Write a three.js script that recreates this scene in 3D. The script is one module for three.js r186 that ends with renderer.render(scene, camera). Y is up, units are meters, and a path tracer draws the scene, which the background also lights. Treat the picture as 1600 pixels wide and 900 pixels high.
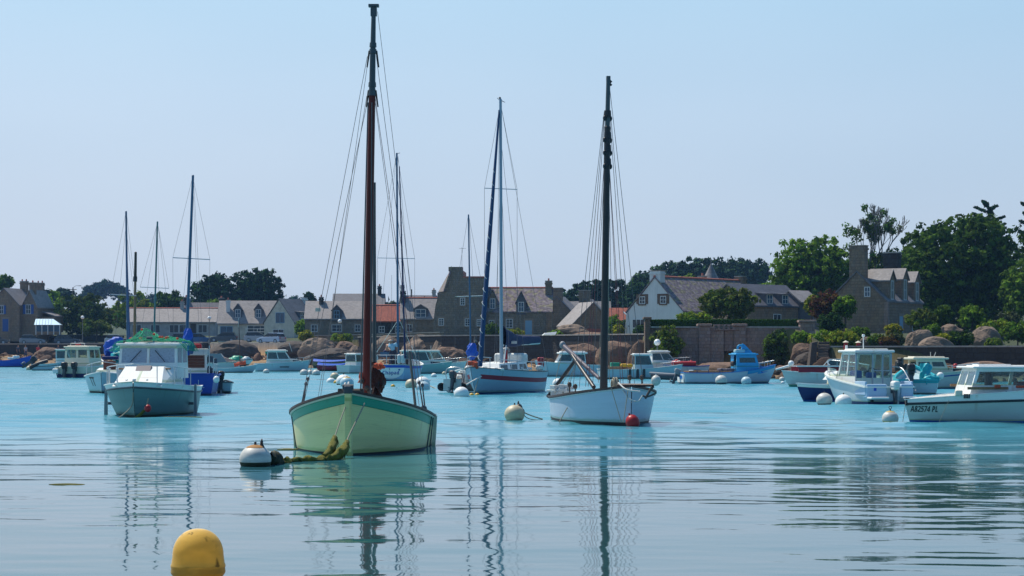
import * as THREE from 'three';
import { mergeGeometries } from 'three/addons/utils/BufferGeometryUtils.js';
import { ImprovedNoise } from 'three/addons/math/ImprovedNoise.js';
import { RoundedBoxGeometry } from 'three/addons/geometries/RoundedBoxGeometry.js';
import { TextGeometry } from 'three/addons/geometries/TextGeometry.js';
import { FontLoader } from 'three/addons/loaders/FontLoader.js';
import { MarchingCubes } from 'three/addons/objects/MarchingCubes.js';

// ------------------------------------------------------------------ camera, sky, sun, exposure
const F = 3100, EYE = 1.9, HORIZON = 550;               // focal length in pixels of a 1600 px wide frame, eye height, row of the horizon
const scene = new THREE.Scene();
const camera = new THREE.PerspectiveCamera(2 * Math.atan(450 / F) * 180 / Math.PI, 16 / 9, 0.5, 6000);
camera.position.set(0, EYE, 0);
camera.lookAt(0, EYE, -100);
camera.setViewOffset(1600, 900, 0, 450 - HORIZON, 1600, 900);
const renderer = new THREE.WebGLRenderer({ antialias: true });
renderer.toneMapping = THREE.LinearToneMapping;
renderer.toneMappingExposure = 1.0;
renderer.shadowMap.enabled = true;

const SUN = new THREE.Vector3(-0.40, 0.84, -0.36).normalize();
const sun = new THREE.DirectionalLight(new THREE.Color(1.0, 0.925, 0.80), 5.0);
sun.position.copy(SUN).multiplyScalar(400).add(new THREE.Vector3(0, 0, -120));
sun.target.position.set(0, 0, -120);
sun.castShadow = true;
sun.shadow.mapSize.set(4096, 4096);
Object.assign(sun.shadow.camera, { left: -160, right: 160, top: 260, bottom: -260, near: 1, far: 1200 });
scene.add(sun, sun.target);

const lerp0 = (a, b, t) => a + (b - a) * t;
{ // hazy summer sky: pale at the horizon, blue overhead
  const w = 1024, h = 512, hz = new ImprovedNoise(), data = new Float32Array(w * h * 4);
  const stops = [[0, [0.62, 0.715, 0.845]], [3.5, [0.60, 0.72, 0.87]], [7, [0.565, 0.74, 0.93]], [10.5, [0.51, 0.75, 0.97]], [18, [0.36, 0.62, 0.92]], [32, [0.17, 0.40, 0.74]], [55, [0.085, 0.27, 0.58]], [90, [0.06, 0.21, 0.50]]], az0 = Math.atan2(SUN.z, SUN.x);
  for (let y = 0; y < h; y++) {
    const e = ((y + 0.5) / h - 0.5) * 180, a = Math.abs(e);
    let k = 0; while (k < stops.length - 2 && a > stops[k + 1][0]) k++;
    const t = Math.min(1, (a - stops[k][0]) / (stops[k + 1][0] - stops[k][0]));
    for (let x = 0; x < w; x++) {
      const el = e * Math.PI / 180, az = ((x + 0.5) / w - 0.5) * 2 * Math.PI;
      const c = Math.cos(az) * Math.cos(el) * SUN.x + Math.sin(el) * SUN.y + Math.sin(az) * Math.cos(el) * SUN.z;
      const veil = 1 + 0.022 * hz.noise(Math.cos(az) * 5, el * 14, Math.sin(az) * 5) + 0.012 * hz.noise(Math.cos(az) * 13, el * 40, Math.sin(az) * 13), f = veil * lerp0(0.56, 1.10, Math.cos(az - az0) * 0.5 + 0.5), glow = 0.35 * Math.pow(Math.max(0, c), 8);       // light scattered round the sun
      for (let i = 0; i < 3; i++) data[(y * w + x) * 4 + i] = 0.93 * (stops[k][1][i] * (1 - t) + stops[k + 1][1][i] * t) * Math.pow(f, [1.7, 1.1, 0.75][i]) + glow * [1, 0.97, 0.9][i];
      data[(y * w + x) * 4 + 3] = 1;
    }
  }
  const sky = new THREE.DataTexture(data, w, h, THREE.RGBAFormat, THREE.FloatType);
  sky.mapping = THREE.EquirectangularReflectionMapping; sky.magFilter = THREE.LinearFilter; sky.needsUpdate = true;
  scene.background = sky; scene.environment = sky;
}
scene.fog = new THREE.FogExp2(new THREE.Color(0.30, 0.58, 1.0), 0.00017);

// ------------------------------------------------------------------ helpers
const V = (x, y, z) => new THREE.Vector3(x, y, z);
const W = (px, py, d) => V((px - 800) / F * d, EYE - (py - HORIZON) / F * d, -d);       // the point at depth d seen at pixel (px, py)
const X = (px, d) => (px - 800) / F * d, Y = (py, d) => EYE - (py - HORIZON) / F * d, DW = (py) => F * EYE / (py - HORIZON);
const PX = (d) => d / F;                                                              // metres per pixel at depth d
let seed = 12345;
const rnd = () => { seed = (seed + 0x6d2b79f5) | 0; let t = Math.imul(seed ^ (seed >>> 15), 1 | seed); t = (t + Math.imul(t ^ (t >>> 7), 61 | t)) ^ t; return ((t ^ (t >>> 14)) >>> 0) / 4294967296; };
const rr = (a, b) => a + (b - a) * rnd();
const perlin = new ImprovedNoise(), nz = (x, y, z) => perlin.noise(x, y, z);
const fbm = (x, y, z, o = 4) => { let s = 0, a = 1, f = 1; for (let i = 0; i < o; i++) { s += a * nz(x * f, y * f, z * f); a *= 0.5; f *= 2.03; } return s; };
const clamp = THREE.MathUtils.clamp, lerp = THREE.MathUtils.lerp, sstep = THREE.MathUtils.smoothstep;
const taken = {};
const numbered = (n) => { const k = taken[n] = (taken[n] ?? -1) + 1; return k ? `${n}_${String(k).padStart(3, '0')}` : n; };
function tag(o, label, category, group, kind) { if (label) o.userData.label = label; if (category) o.userData.category = category; if (group) o.userData.group = group; if (kind) o.userData.kind = kind; return o; }
function thing(name, label, category, pos = V(0, 0, 0), turn = 0, group) { const o = new THREE.Group(); o.name = numbered(name); o.position.copy(pos); o.rotation.y = turn; scene.add(o); return tag(o, label, category, group); }

function std(g) { // plain non-indexed geometry with position, normal and uv
  let q = g.index ? g.toNonIndexed() : g;
  for (const k of Object.keys(q.attributes)) if (!['position', 'normal', 'uv'].includes(k)) q.deleteAttribute(k);
  if (!q.attributes.normal) q.computeVertexNormals();
  if (!q.attributes.uv) boxUV(q);
  return q;
}
function boxUV(g) { // uv in metres from the plane each face lies nearest to
  const p = g.attributes.position, n = g.attributes.normal, uv = new Float32Array(p.count * 2);
  for (let i = 0; i < p.count; i++) {
    const ax = Math.abs(n.getX(i)), ay = Math.abs(n.getY(i)), az = Math.abs(n.getZ(i));
    if (ax >= ay && ax >= az) { uv[2 * i] = p.getZ(i); uv[2 * i + 1] = p.getY(i); }
    else if (ay >= az) { uv[2 * i] = p.getX(i); uv[2 * i + 1] = p.getZ(i); }
    else { uv[2 * i] = p.getX(i); uv[2 * i + 1] = p.getY(i); }
  }
  g.setAttribute('uv', new THREE.BufferAttribute(uv, 2)); return g;
}
const UPV = V(0, 1, 0);
class Bag {
  constructor() { this.g = []; }
  add(g, m) { g = std(g); if (m) g.applyMatrix4(m); this.g.push(g); return this; }
  box(w, h, d, x = 0, y = 0, z = 0, ry = 0, rx = 0, rz = 0) { const g = std(new THREE.BoxGeometry(w, h, d)); g.applyMatrix4(new THREE.Matrix4().compose(V(x, y, z), new THREE.Quaternion().setFromEuler(new THREE.Euler(rx, ry, rz)), V(1, 1, 1))); boxUV(g); this.g.push(g); return this; }
  rbox(w, h, d, x, y, z, r = 0.03, ry = 0, rx = 0, rz = 0) { const g = std(new RoundedBoxGeometry(w, h, d, 3, r)); g.applyMatrix4(new THREE.Matrix4().compose(V(x, y, z), new THREE.Quaternion().setFromEuler(new THREE.Euler(rx, ry, rz)), V(1, 1, 1))); boxUV(g); this.g.push(g); return this; }
  bar(a, b, r0, r1 = r0, seg = 8) { const d = b.clone().sub(a), L = d.length(); if (L < 1e-6) return this; const g = std(new THREE.CylinderGeometry(r1, r0, L, seg, 1)); g.applyMatrix4(new THREE.Matrix4().compose(a.clone().add(b).multiplyScalar(0.5), new THREE.Quaternion().setFromUnitVectors(UPV, d.normalize()), V(1, 1, 1))); this.g.push(g); return this; }
  tube(pts, r, seg = 6, n = 0, closed = false) { return this.add(new THREE.TubeGeometry(new THREE.CatmullRomCurve3(pts, closed), n || pts.length * 5, r, seg, closed)); }
  sph(x, y, z, r, sy = 1, sx = 1, sz = 1, a = 16, b = 12) { const g = std(new THREE.SphereGeometry(r, a, b)); g.applyMatrix4(new THREE.Matrix4().compose(V(x, y, z), new THREE.Quaternion(), V(sx, sy, sz))); this.g.push(g); return this; }
  lathe(pts, x = 0, y = 0, z = 0, seg = 24) { const g = std(new THREE.LatheGeometry(pts.map((p) => new THREE.Vector2(p[0], p[1])), seg)); g.translate(x, y, z); this.g.push(g); return this; }
  hexa(b, t) { // eight corners: b = four of the bottom (counter-clockwise seen from above), t = the four above them
    const q = [[b[3], b[2], b[1], b[0]], [t[0], t[1], t[2], t[3]], [b[0], b[1], t[1], t[0]], [b[1], b[2], t[2], t[1]], [b[2], b[3], t[3], t[2]], [b[3], b[0], t[0], t[3]]], pos = [];
    for (const [A, B, C, D] of q) for (const v of [A, B, C, A, C, D]) pos.push(v.x, v.y, v.z);
    const g = new THREE.BufferGeometry(); g.setAttribute('position', new THREE.Float32BufferAttribute(pos, 3)); g.computeVertexNormals(); boxUV(g); this.g.push(g); return this;
  }
  prism(poly, a, b) { // polygon in xy, extruded along z from a to b
    const s = new THREE.Shape(poly.map((p) => new THREE.Vector2(p[0], p[1]))), g = std(new THREE.ExtrudeGeometry(s, { depth: b - a, bevelEnabled: false })); g.translate(0, 0, a); boxUV(g); this.g.push(g); return this;
  }
  bprism(poly, a, b, bev = 0.03) { const s = new THREE.Shape(poly.map((p) => new THREE.Vector2(p[0], p[1]))), g = std(new THREE.ExtrudeGeometry(s, { depth: b - a - 2 * bev, bevelEnabled: true, bevelThickness: bev, bevelSize: bev, bevelOffset: -bev, bevelSegments: 2 })); g.translate(0, 0, a + bev); boxUV(g); this.g.push(g); return this; }
  grid(f, nu, nv, ulen = 1, vlen = 1) { // smooth sheet f(u, v)
    const pos = [], uv = [], idx = [];
    for (let i = 0; i <= nu; i++) for (let j = 0; j <= nv; j++) { const p = f(i / nu, j / nv); pos.push(p.x, p.y, p.z); uv.push(i / nu * ulen, j / nv * vlen); }
    for (let i = 0; i < nu; i++) for (let j = 0; j < nv; j++) { const a = i * (nv + 1) + j, b = a + nv + 1; idx.push(a, b, a + 1, b, b + 1, a + 1); }
    const g = new THREE.BufferGeometry(); g.setAttribute('position', new THREE.Float32BufferAttribute(pos, 3)); g.setAttribute('uv', new THREE.Float32BufferAttribute(uv, 2)); g.setIndex(idx); g.computeVertexNormals(); this.g.push(std(g)); return this;
  }
  sweep(pts, w, h) { // rectangular section along points, kept upright
    const n = pts.length;
    for (let i = 0; i < n - 1; i++) {
      const sec = [i, i + 1].map((k) => { const a = pts[Math.max(0, k - 1)], b = pts[Math.min(n - 1, k + 1)], t = b.clone().sub(a).setY(0).normalize(), s = V(-t.z, 0, t.x).multiplyScalar(w / 2), p = pts[k]; return [p.clone().sub(s), p.clone().add(s)]; });
      const up = V(0, h, 0), b = [sec[0][0], sec[0][1], sec[1][1], sec[1][0]];
      this.hexa(b, b.map((v) => v.clone().add(up)));
    }
    return this;
  }
  moved(m) { for (const g of this.g) g.applyMatrix4(m); return this; }
  geo() { return this.g.length === 1 ? this.g[0] : mergeGeometries(this.g); }
  build(name, mat, parent, label) {
    const m = new THREE.Mesh(this.geo(), mat); m.castShadow = m.receiveShadow = true;
    if (parent) { m.name = name; parent.add(m); } else { m.name = numbered(name); scene.add(m); }
    if (label) m.userData.label = label;
    return m;
  }
}
const bag = () => new Bag();
const T = (x, y, z, ry = 0, s = 1) => new THREE.Matrix4().compose(V(x, y, z), new THREE.Quaternion().setFromEuler(new THREE.Euler(0, ry, 0)), V(s, s, s));
const toLocal = (o, p) => { o.updateMatrixWorld(true); return o.worldToLocal(p.clone()); };

// ------------------------------------------------------------------ textures and materials
function tex(w, h, f, srgb = false) { // f(u, v) -> grey or [r, g, b], 0 to 1
  const d = new Uint8Array(w * h * 4);
  for (let y = 0; y < h; y++) for (let x = 0; x < w; x++) { const c = f(x / w, y / h), a = Array.isArray(c) ? c : [c, c, c], o = (y * w + x) * 4; for (let i = 0; i < 3; i++) d[o + i] = clamp(Math.round(a[i] * 255), 0, 255); d[o + 3] = 255; }
  const t = new THREE.DataTexture(d, w, h); t.wrapS = t.wrapT = THREE.RepeatWrapping; t.magFilter = THREE.LinearFilter; if (srgb) t.colorSpace = THREE.SRGBColorSpace; t.needsUpdate = true; return t;
}
const rep = (t, sx, sy = sx) => { const c = t.clone(); c.repeat.set(sx, sy); c.needsUpdate = true; return c; };
// noise that tiles: blended copies
const tn = (u, v, f, o = 4, s = 0) => { const n = (a, b) => fbm(a * f, b * f, s, o); return n(u, v) * (1 - u) * (1 - v) + n(u - 1, v) * u * (1 - v) + n(u, v - 1) * (1 - u) * v + n(u - 1, v - 1) * u * v; };
const mottle = tex(256, 256, (u, v) => 0.80 + 0.28 * tn(u, v, 7, 5, 3.1) + 0.12 * tn(u, v, 40, 2, 9));
const bumpy = tex(256, 256, (u, v) => 0.5 + 0.5 * tn(u, v, 9, 5, 5.7));
const streak = tex(256, 128, (u, v) => { const s = 0.5 + 0.5 * tn(u, v * 0.06 + 0.01, 26, 3, 1.7), b = 0.5 + 0.6 * tn(u, v, 6, 4, 2.2); return clamp(0.90 + 0.16 * (s - 0.55) + 0.14 * (b - 0.5), 0, 1); });
const granite = tex(256, 256, (u, v) => { const a = 0.5 + 0.7 * tn(u, v, 5, 5, 8), c = 0.5 + 0.6 * tn(u, v, 45, 2, 4), k = 0.62 + 0.28 * a + 0.2 * (c - 0.5), l = sstep(tn(u, v, 8, 4, 21), 0.16, 0.4); return [k * (1 - 0.25 * l), k * (0.93 - 0.12 * l), k * (0.86 - 0.12 * l)]; });
const masonry = (() => { // rough coursed stone seen from far off: 4 m x 4 m
  const rows = 10; const off = [], cut = []; for (let r = 0; r < rows; r++) { off.push(rnd()); const c = []; let x = 0; while (x < 1) { c.push(x); x += rr(0.07, 0.18); } c.push(1); cut.push(c); }
  const val = cut.map((c) => c.map(() => rr(0.62, 1)));
  const at = (u, v) => { const r = Math.min(rows - 1, Math.floor(v * rows)), fu = (u + off[r]) % 1, c = cut[r]; let k = 0; while (k < c.length - 2 && c[k + 1] <= fu) k++; return { e: Math.min((v * rows) % 1, 1 - (v * rows) % 1, Math.min(fu - c[k], c[k + 1] - fu) * rows), s: val[r][k], h: (k * 7 + r * 13) % 5 }; };
  return { map: tex(512, 512, (u, v) => { const a = at(u, v), j = a.e < 0.09 ? 0.78 : 1, n = 0.94 + 0.2 * tn(u, v, 20, 3, 2), w = [[1, 0.93, 0.86], [1, 0.9, 0.8], [0.93, 0.93, 0.93], [1, 0.95, 0.85], [0.96, 0.88, 0.84]][a.h]; return w.map((q) => q * (0.35 + 0.65 * a.s) * j * n); }), bump: tex(512, 512, (u, v) => { const a = at(u, v); return (a.e < 0.1 ? 0.2 : 0.75) + 0.2 * tn(u, v, 24, 3, 6); }) };
})();
const slates = tex(512, 512, (u, v) => { const rows = 36, r = Math.floor(v * rows), c = Math.floor(u * 26 + (r % 2) * 0.5), q = Math.abs(Math.sin(r * 127.1 + c * 311.7) * 43758.5) % 1, e = (v * rows) % 1 < 0.14 ? 0.78 : 1; return (0.74 + 0.26 * q) * e * (0.95 + 0.25 * tn(u, v, 5, 4, 12)); });
const lichen = tex(512, 512, (u, v) => { const rows = 30, r = Math.floor(v * rows), c = Math.floor(u * 22 + (r % 2) * 0.5), q = Math.abs(Math.sin(r * 91.7 + c * 271.3) * 43758.5) % 1, e = (v * rows) % 1 < 0.16 ? 0.75 : 1, l = sstep(tn(u, v, 9, 4, 31), 0.0, 0.25), w = sstep(tn(u, v, 14, 3, 51), 0.12, 0.3), k = (0.45 + 0.55 * q) * e; return [k * (0.78 + 0.25 * w + 0.05 * l), k * (0.70 + 0.30 * w + 0.12 * l), k * (0.76 + 0.15 * w - 0.25 * l)]; });
const tiles = tex(512, 512, (u, v) => { const rows = 20, cols = 28, r = Math.floor(v * rows), c = Math.floor(u * cols), q = Math.abs(Math.sin(r * 51.7 + c * 171.3) * 43758.5) % 1, e = (v * rows) % 1 < 0.2 ? 0.6 : 1, f = 0.75 + 0.25 * Math.sin((u * cols % 1) * Math.PI); return (0.7 + 0.3 * q) * e * f; });
const woodgrain = tex(256, 256, (u, v) => 0.8 + 0.22 * tn(u, v * 0.08 + 0.02, 30, 4, 14) + 0.1 * tn(u, v, 6, 3, 15));
const C = (r, g, b) => new THREE.Color().setRGB(r, g, b);
const hexc = (s) => new THREE.Color(s);
const M0 = (color, roughness = 0.6, extra = {}) => new THREE.MeshStandardMaterial({ color, roughness, ...extra });
const hullTex = (planks) => tex(512, 256, (u, v) => { // weathered paint: runs below the rail, scuffs, a slimy edge at the water, plank seams on wooden hulls
  const n = 0.95 + 0.10 * tn(u, v, 5, 4, 2.2), run = sstep(tn(u, 0.3, 34, 3, 7.7), 0.16, 0.4) * sstep(v + 0.25 * tn(u, 0.7, 20, 2, 3), 0.25, 0.95) * 0.22, slime = (1 - sstep(v + 0.06 * tn(u, v, 16, 3, 9), 0.03, 0.13)) * 0.5, scuff = sstep(tn(u, v * 2 % 1, 24, 3, 40), 0.30, 0.5) * 0.16, seam = planks && (v * 7 % 1) < 0.045 ? 0.10 : 0;
  const k = n * (1 - scuff) * (1 - seam); return [k * (1 - run * 0.55 - slime * 0.8), k * (1 - run * 0.9 - slime * 0.62), k * (1 - run * 1.2 - slime * 0.95)];
});
const hullSmooth = hullTex(false), hullWood = hullTex(true);
const paint = (r, g, b, rough = 0.42) => new THREE.MeshPhysicalMaterial({ color: C(r, g, b), roughness: rough, map: rep(hullSmooth, 0.16, 1), clearcoat: 0.07, clearcoatRoughness: 0.3, specularIntensity: 0.6 });
const woodpaint = (r, g, b, rough = 0.4) => new THREE.MeshPhysicalMaterial({ color: C(r, g, b), roughness: rough, map: rep(hullWood, 0.13, 1), bumpMap: rep(hullWood, 0.13, 1), bumpScale: 0.012, clearcoat: 0.15, clearcoatRoughness: 0.35 });
const M = {
  white: paint(0.84, 0.84, 0.80), cream: paint(0.76, 0.70, 0.54), palegreen: woodpaint(0.86, 0.76, 0.32), teal: paint(0.03, 0.36, 0.22), rail: M0(C(0.06, 0.022, 0.014), 0.5, { map: rep(woodgrain, 1) }),
  varnish: new THREE.MeshPhysicalMaterial({ color: C(0.15, 0.016, 0.008), roughness: 0.5, map: rep(woodgrain, 2, 0.4), clearcoat: 0.12, clearcoatRoughness: 0.3, specularIntensity: 0.5 }), darkmast: M0(C(0.022, 0.018, 0.017), 0.45), greymast: M0(C(0.062, 0.078, 0.082), 0.5),
  alu: M0(C(0.30, 0.36, 0.42), 0.38, { metalness: 0.5 }), bluemast: M0(C(0.05, 0.11, 0.19), 0.45), steel: M0(C(0.55, 0.57, 0.58), 0.3, { metalness: 0.85 }), wire: M0(C(0.12, 0.11, 0.12), 0.5), wirered: M0(C(0.16, 0.05, 0.06), 0.7),
  rope: M0(C(0.30, 0.27, 0.20), 0.95), ropewhite: M0(C(0.62, 0.6, 0.55), 0.95), weed: M0(C(0.20, 0.19, 0.012), 0.85, { map: rep(mottle, 6), bumpMap: rep(bumpy, 8), bumpScale: 0.02 }), darkweed: M0(C(0.025, 0.03, 0.008), 0.7, { map: rep(mottle, 3) }),
  black: M0(C(0.012, 0.012, 0.014), 0.45), rubber: M0(C(0.03, 0.032, 0.035), 0.7), darkgrey: M0(C(0.06, 0.065, 0.075), 0.5), grey: M0(C(0.24, 0.25, 0.26), 0.55), boot: M0(C(0.02, 0.014, 0.012), 0.6, { map: rep(mottle, 1) }), bootblue: paint(0.015, 0.08, 0.35),
  blue: paint(0.008, 0.055, 0.36), navy: paint(0.008, 0.018, 0.12), royal: paint(0.01, 0.08, 0.5), sky: paint(0.03, 0.34, 0.66), skydeep: paint(0.015, 0.17, 0.55), turq: paint(0.02, 0.40, 0.46), red: paint(0.42, 0.018, 0.02), crimson: paint(0.33, 0.012, 0.03), orange: M0(C(0.62, 0.10, 0.02), 0.5), yellow: M0(C(0.78, 0.42, 0.01), 0.45, { map: rep(mottle, 2) }),
  paleblue: paint(0.48, 0.62, 0.66), greywhite: paint(0.62, 0.64, 0.62), mauve: M0(C(0.10, 0.088, 0.115), 0.6), brownwood: M0(C(0.13, 0.030, 0.012), 0.5, { map: rep(woodgrain, 1) }), teak: M0(C(0.30, 0.17, 0.08), 0.6, { map: rep(woodgrain, 1) }),
  deck: M0(C(0.62, 0.62, 0.58), 0.75, { map: rep(mottle, 0.7) }), tarpblue: M0(C(0.012, 0.085, 0.46), 0.55, { bumpMap: rep(bumpy, 1), bumpScale: 0.03 }), sailnavy: M0(C(0.010, 0.016, 0.075), 0.8, { bumpMap: rep(bumpy, 1.5), bumpScale: 0.03 }), sailtan: M0(C(0.045, 0.013, 0.010), 0.85, { bumpMap: rep(bumpy, 1.5), bumpScale: 0.03 }), sailorange: M0(C(0.45, 0.07, 0.03), 0.85),
  sailblue: M0(C(0.022, 0.075, 0.19), 0.7), net: M0(C(0.01, 0.30, 0.16), 0.9), seatblue: M0(C(0.03, 0.1, 0.4), 0.7),
  glass: new THREE.MeshPhysicalMaterial({ color: C(0.72, 0.84, 0.84), roughness: 0.03, transmission: 1, thickness: 0, ior: 1.5 }),
  glintglass: new THREE.MeshPhysicalMaterial({ color: C(0.62, 0.68, 0.80), roughness: 0.2, transmission: 0.35, thickness: 0, ior: 1.5, map: rep(mottle, 3) }),  // pale mottled colour stands in for bright sky glints on the panes
  tint: new THREE.MeshPhysicalMaterial({ color: C(0.22, 0.34, 0.36), roughness: 0.04, transmission: 0.8, thickness: 0, ior: 1.5 }),
  darkglass: M0(C(0.014, 0.02, 0.028), 0.08), blueglass: M0(C(0.03, 0.07, 0.12), 0.08),
  stone: M0(C(0.26, 0.23, 0.19), 0.92, { map: rep(masonry.map, 0.36), bumpMap: rep(masonry.bump, 0.36), bumpScale: 0.03 }),
  stonewarm: M0(C(0.30, 0.225, 0.165), 0.92, { map: rep(masonry.map, 0.36), bumpMap: rep(masonry.bump, 0.36), bumpScale: 0.03 }),
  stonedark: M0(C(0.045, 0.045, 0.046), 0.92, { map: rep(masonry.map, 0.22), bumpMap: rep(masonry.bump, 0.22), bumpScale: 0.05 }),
  stonepink: M0(C(0.36, 0.27, 0.24), 0.92, { map: rep(masonry.map, 0.36), bumpMap: rep(masonry.bump, 0.36), bumpScale: 0.03 }),
  dressed: M0(C(0.34, 0.26, 0.20), 0.9, { map: rep(mottle, 0.8) }), coping: M0(C(0.42, 0.40, 0.36), 0.9, { map: rep(mottle, 0.5) }),
  render: M0(C(0.70, 0.71, 0.70), 0.9, { map: rep(streak, 0.2) }), rendercream: M0(C(0.66, 0.61, 0.50), 0.9, { map: rep(mottle, 0.25) }), rendergrey: M0(C(0.46, 0.45, 0.44), 0.9, { map: rep(mottle, 0.3) }),
  slate: M0(C(0.20, 0.185, 0.19), 0.7, { map: rep(slates, 0.17), bumpMap: rep(slates, 0.17), bumpScale: 0.02 }), slatelight: M0(C(0.30, 0.27, 0.26), 0.7, { map: rep(slates, 0.17), bumpMap: rep(slates, 0.17), bumpScale: 0.02 }), slatedark: M0(C(0.11, 0.11, 0.13), 0.65, { map: rep(slates, 0.17) }),
  lichenroof: M0(C(0.34, 0.30, 0.305), 0.9, { map: rep(lichen, 0.16), bumpMap: rep(lichen, 0.16), bumpScale: 0.03 }), tileroof: M0(C(0.42, 0.12, 0.075), 0.9, { map: rep(tiles, 0.2), bumpMap: rep(tiles, 0.2), bumpScale: 0.04 }), ridge: M0(C(0.42, 0.13, 0.09), 0.9), lead: M0(C(0.30, 0.31, 0.33), 0.6),
  shutterblue: M0(C(0.02, 0.08, 0.28), 0.6), doorblue: M0(C(0.20, 0.36, 0.50), 0.6), winframe: M0(C(0.66, 0.67, 0.66), 0.6), zinc: M0(C(0.50, 0.66, 0.76), 0.35, { metalness: 0.4 }), wooddark: M0(C(0.06, 0.045, 0.035), 0.8),
  rock: M0(C(0.29, 0.225, 0.18), 0.95, { map: rep(granite, 3), bumpMap: rep(bumpy, 4), bumpScale: 0.06 }), rockdark: M0(C(0.12, 0.10, 0.09), 0.95, { map: rep(granite, 3), bumpMap: rep(bumpy, 4), bumpScale: 0.06 }), rockred: M0(C(0.26, 0.17, 0.125), 0.95, { map: rep(granite, 3), bumpMap: rep(bumpy, 5), bumpScale: 0.08 }),
  skin: M0(C(0.42, 0.21, 0.13), 0.6), hair: M0(C(0.04, 0.025, 0.015), 0.8), iron: M0(C(0.06, 0.045, 0.04), 0.6),
  globe: new THREE.MeshPhysicalMaterial({ color: C(0.85, 0.86, 0.85), roughness: 0.25 }), pole: M0(C(0.16, 0.17, 0.17), 0.6),
};

// ------------------------------------------------------------------ ground
const COLS = [ // pixel column: depth of the water's edge, depth of the sea wall, height at its foot, height just behind it, height of the gardens behind
  [-900, 272, 306, 1.5, 3.1, 5.0], [0, 266, 304, 1.5, 3.1, 5.0], [200, 258, 300, 1.5, 3.1, 4.7], [320, 248, 284, 1.5, 3.1, 4.3], [450, 236, 268, 1.5, 3.2, 4.1], [560, 226, 256, 1.3, 3.5, 4.2], [690, 212, 238, 0.8, 3.7, 4.0],
  [860, 194, 228, 0.6, 3.6, 4.2], [1000, 178, 213, 0.6, 3.6, 4.4], [1009, 172, 210, 0.6, 3.6, 4.4], [1011, 150, 163, 0.5, 3.75, 4.5], [1250, 138, 161, 0.5, 3.75, 4.5], [1284, 131, 152, 0.5, 2.6, 3.8], [1300, 129, 150, 0.5, 2.2, 3.5], [1600, 122, 144, 0.5, 2.2, 3.6], [2600, 116, 138, 0.5, 2.2, 3.6]];
function col(px) { let k = 0; while (k < COLS.length - 2 && px > COLS[k + 1][0]) k++; const a = COLS[k], b = COLS[k + 1], t = clamp((px - a[0]) / (b[0] - a[0]), 0, 1); return a.map((v, i) => lerp(v, b[i], t)); }
function groundY(px, d) {
  const [, ds, dw, hb, ht, h2] = col(px);
  if (d <= ds) return -0.18 * Math.min(12, ds - d);
  if (d <= dw) return hb * Math.pow((d - ds) / (dw - ds), 0.8);
  if (d <= dw + 0.4) return lerp(hb, ht, (d - dw) / 0.4);
  const e = d - dw, wood = sstep(px, 780, 1000);
  return lerp(ht, h2, sstep(e, 14, 30)) + Math.max(0, d - 250) * 0.045 * wood * (1 - sstep(d, 480, 700)) + sstep(d, 480, 820) * 13;
}
{
  const pxs = []; for (let p = -900; p <= 2600; p += 14) pxs.push(p); pxs.push(1008.5, 1009.5, 1010.5, 1011.5); pxs.sort((a, b) => a - b);
  const rel = [[-30, 0], [-12, 0], [-5, 0], [-2, 0]]; for (let i = 0; i <= 12; i++) rel.push([0, i / 12]); for (const e of [0.4, 1.5, 4, 8, 12, 16, 20, 25, 31, 40, 52]) rel.push([e, 1]);
  const tail = [60, 75, 95, 120, 150, 190, 240, 300, 360, 430, 520, 620, 760, 1000, 1400, 2200];
  const nr = rel.length + tail.length, pos = [], colr = [], uv = [], idx = [];
  for (const p of pxs) {
    const [, ds, dw] = col(p);
    for (let r = 0; r < nr; r++) {
      const d = r < rel.length ? ds + rel[r][0] + (dw - ds) * rel[r][1] : dw + tail[r - rel.length], x = X(p, d);
      let y = groundY(p, d); const onBeach = d > ds && d < dw - 0.1;
      if (onBeach) y += 0.18 * fbm(x * 0.3, 3, d * 0.3); else if (d > dw + 30) y += 0.3 * fbm(x * 0.05, 7, d * 0.05);
      pos.push(x, y, -d); uv.push(x, d);
      const n = 0.5 + 0.5 * fbm(x * 0.25, 1, d * 0.25), n2 = 0.5 + 0.5 * fbm(x * 0.06, 9, d * 0.12); let c;
      if (d < ds + 2) c = [0.10, 0.075, 0.04];
      else if (d <= dw) { const w = sstep(n2, 0.4, 0.62); c = [lerp(0.40, 0.20, w), lerp(0.235, 0.13, w), lerp(0.10, 0.06, w)].map((q) => q * (0.7 + 0.5 * n)); }
      else if (d < dw + 18 && p < 470) c = [0.17, 0.165, 0.16];
      else if (p < 640 || p > 1262) c = [0.05, 0.07, 0.022].map((q) => q * (0.7 + 0.5 * n)); else c = [lerp(0.11, 0.26, n2 * n2), lerp(0.13, 0.20, n2 * n2), 0.05].map((q) => q * (0.7 + 0.5 * n));
      colr.push(...c);
    }
  }
  for (let i = 0; i < pxs.length - 1; i++) for (let r = 0; r < nr - 1; r++) { const a = i * nr + r, b = a + nr; idx.push(a, b, a + 1, b, b + 1, a + 1); }
  const g = new THREE.BufferGeometry(); g.setAttribute('position', new THREE.Float32BufferAttribute(pos, 3)); g.setAttribute('color', new THREE.Float32BufferAttribute(colr, 3)); g.setAttribute('uv', new THREE.Float32BufferAttribute(uv, 2)); g.setIndex(idx); g.computeVertexNormals();
  const m = new THREE.Mesh(g, M0(C(1, 1, 1), 0.95, { vertexColors: true, map: rep(mottle, 0.13), bumpMap: rep(bumpy, 0.3), bumpScale: 0.15 })); m.name = 'ground'; m.receiveShadow = true; scene.add(m); tag(m, 'sandy, weedy shore rising to the quay road and gardens', null, null, 'structure');
}

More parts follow.
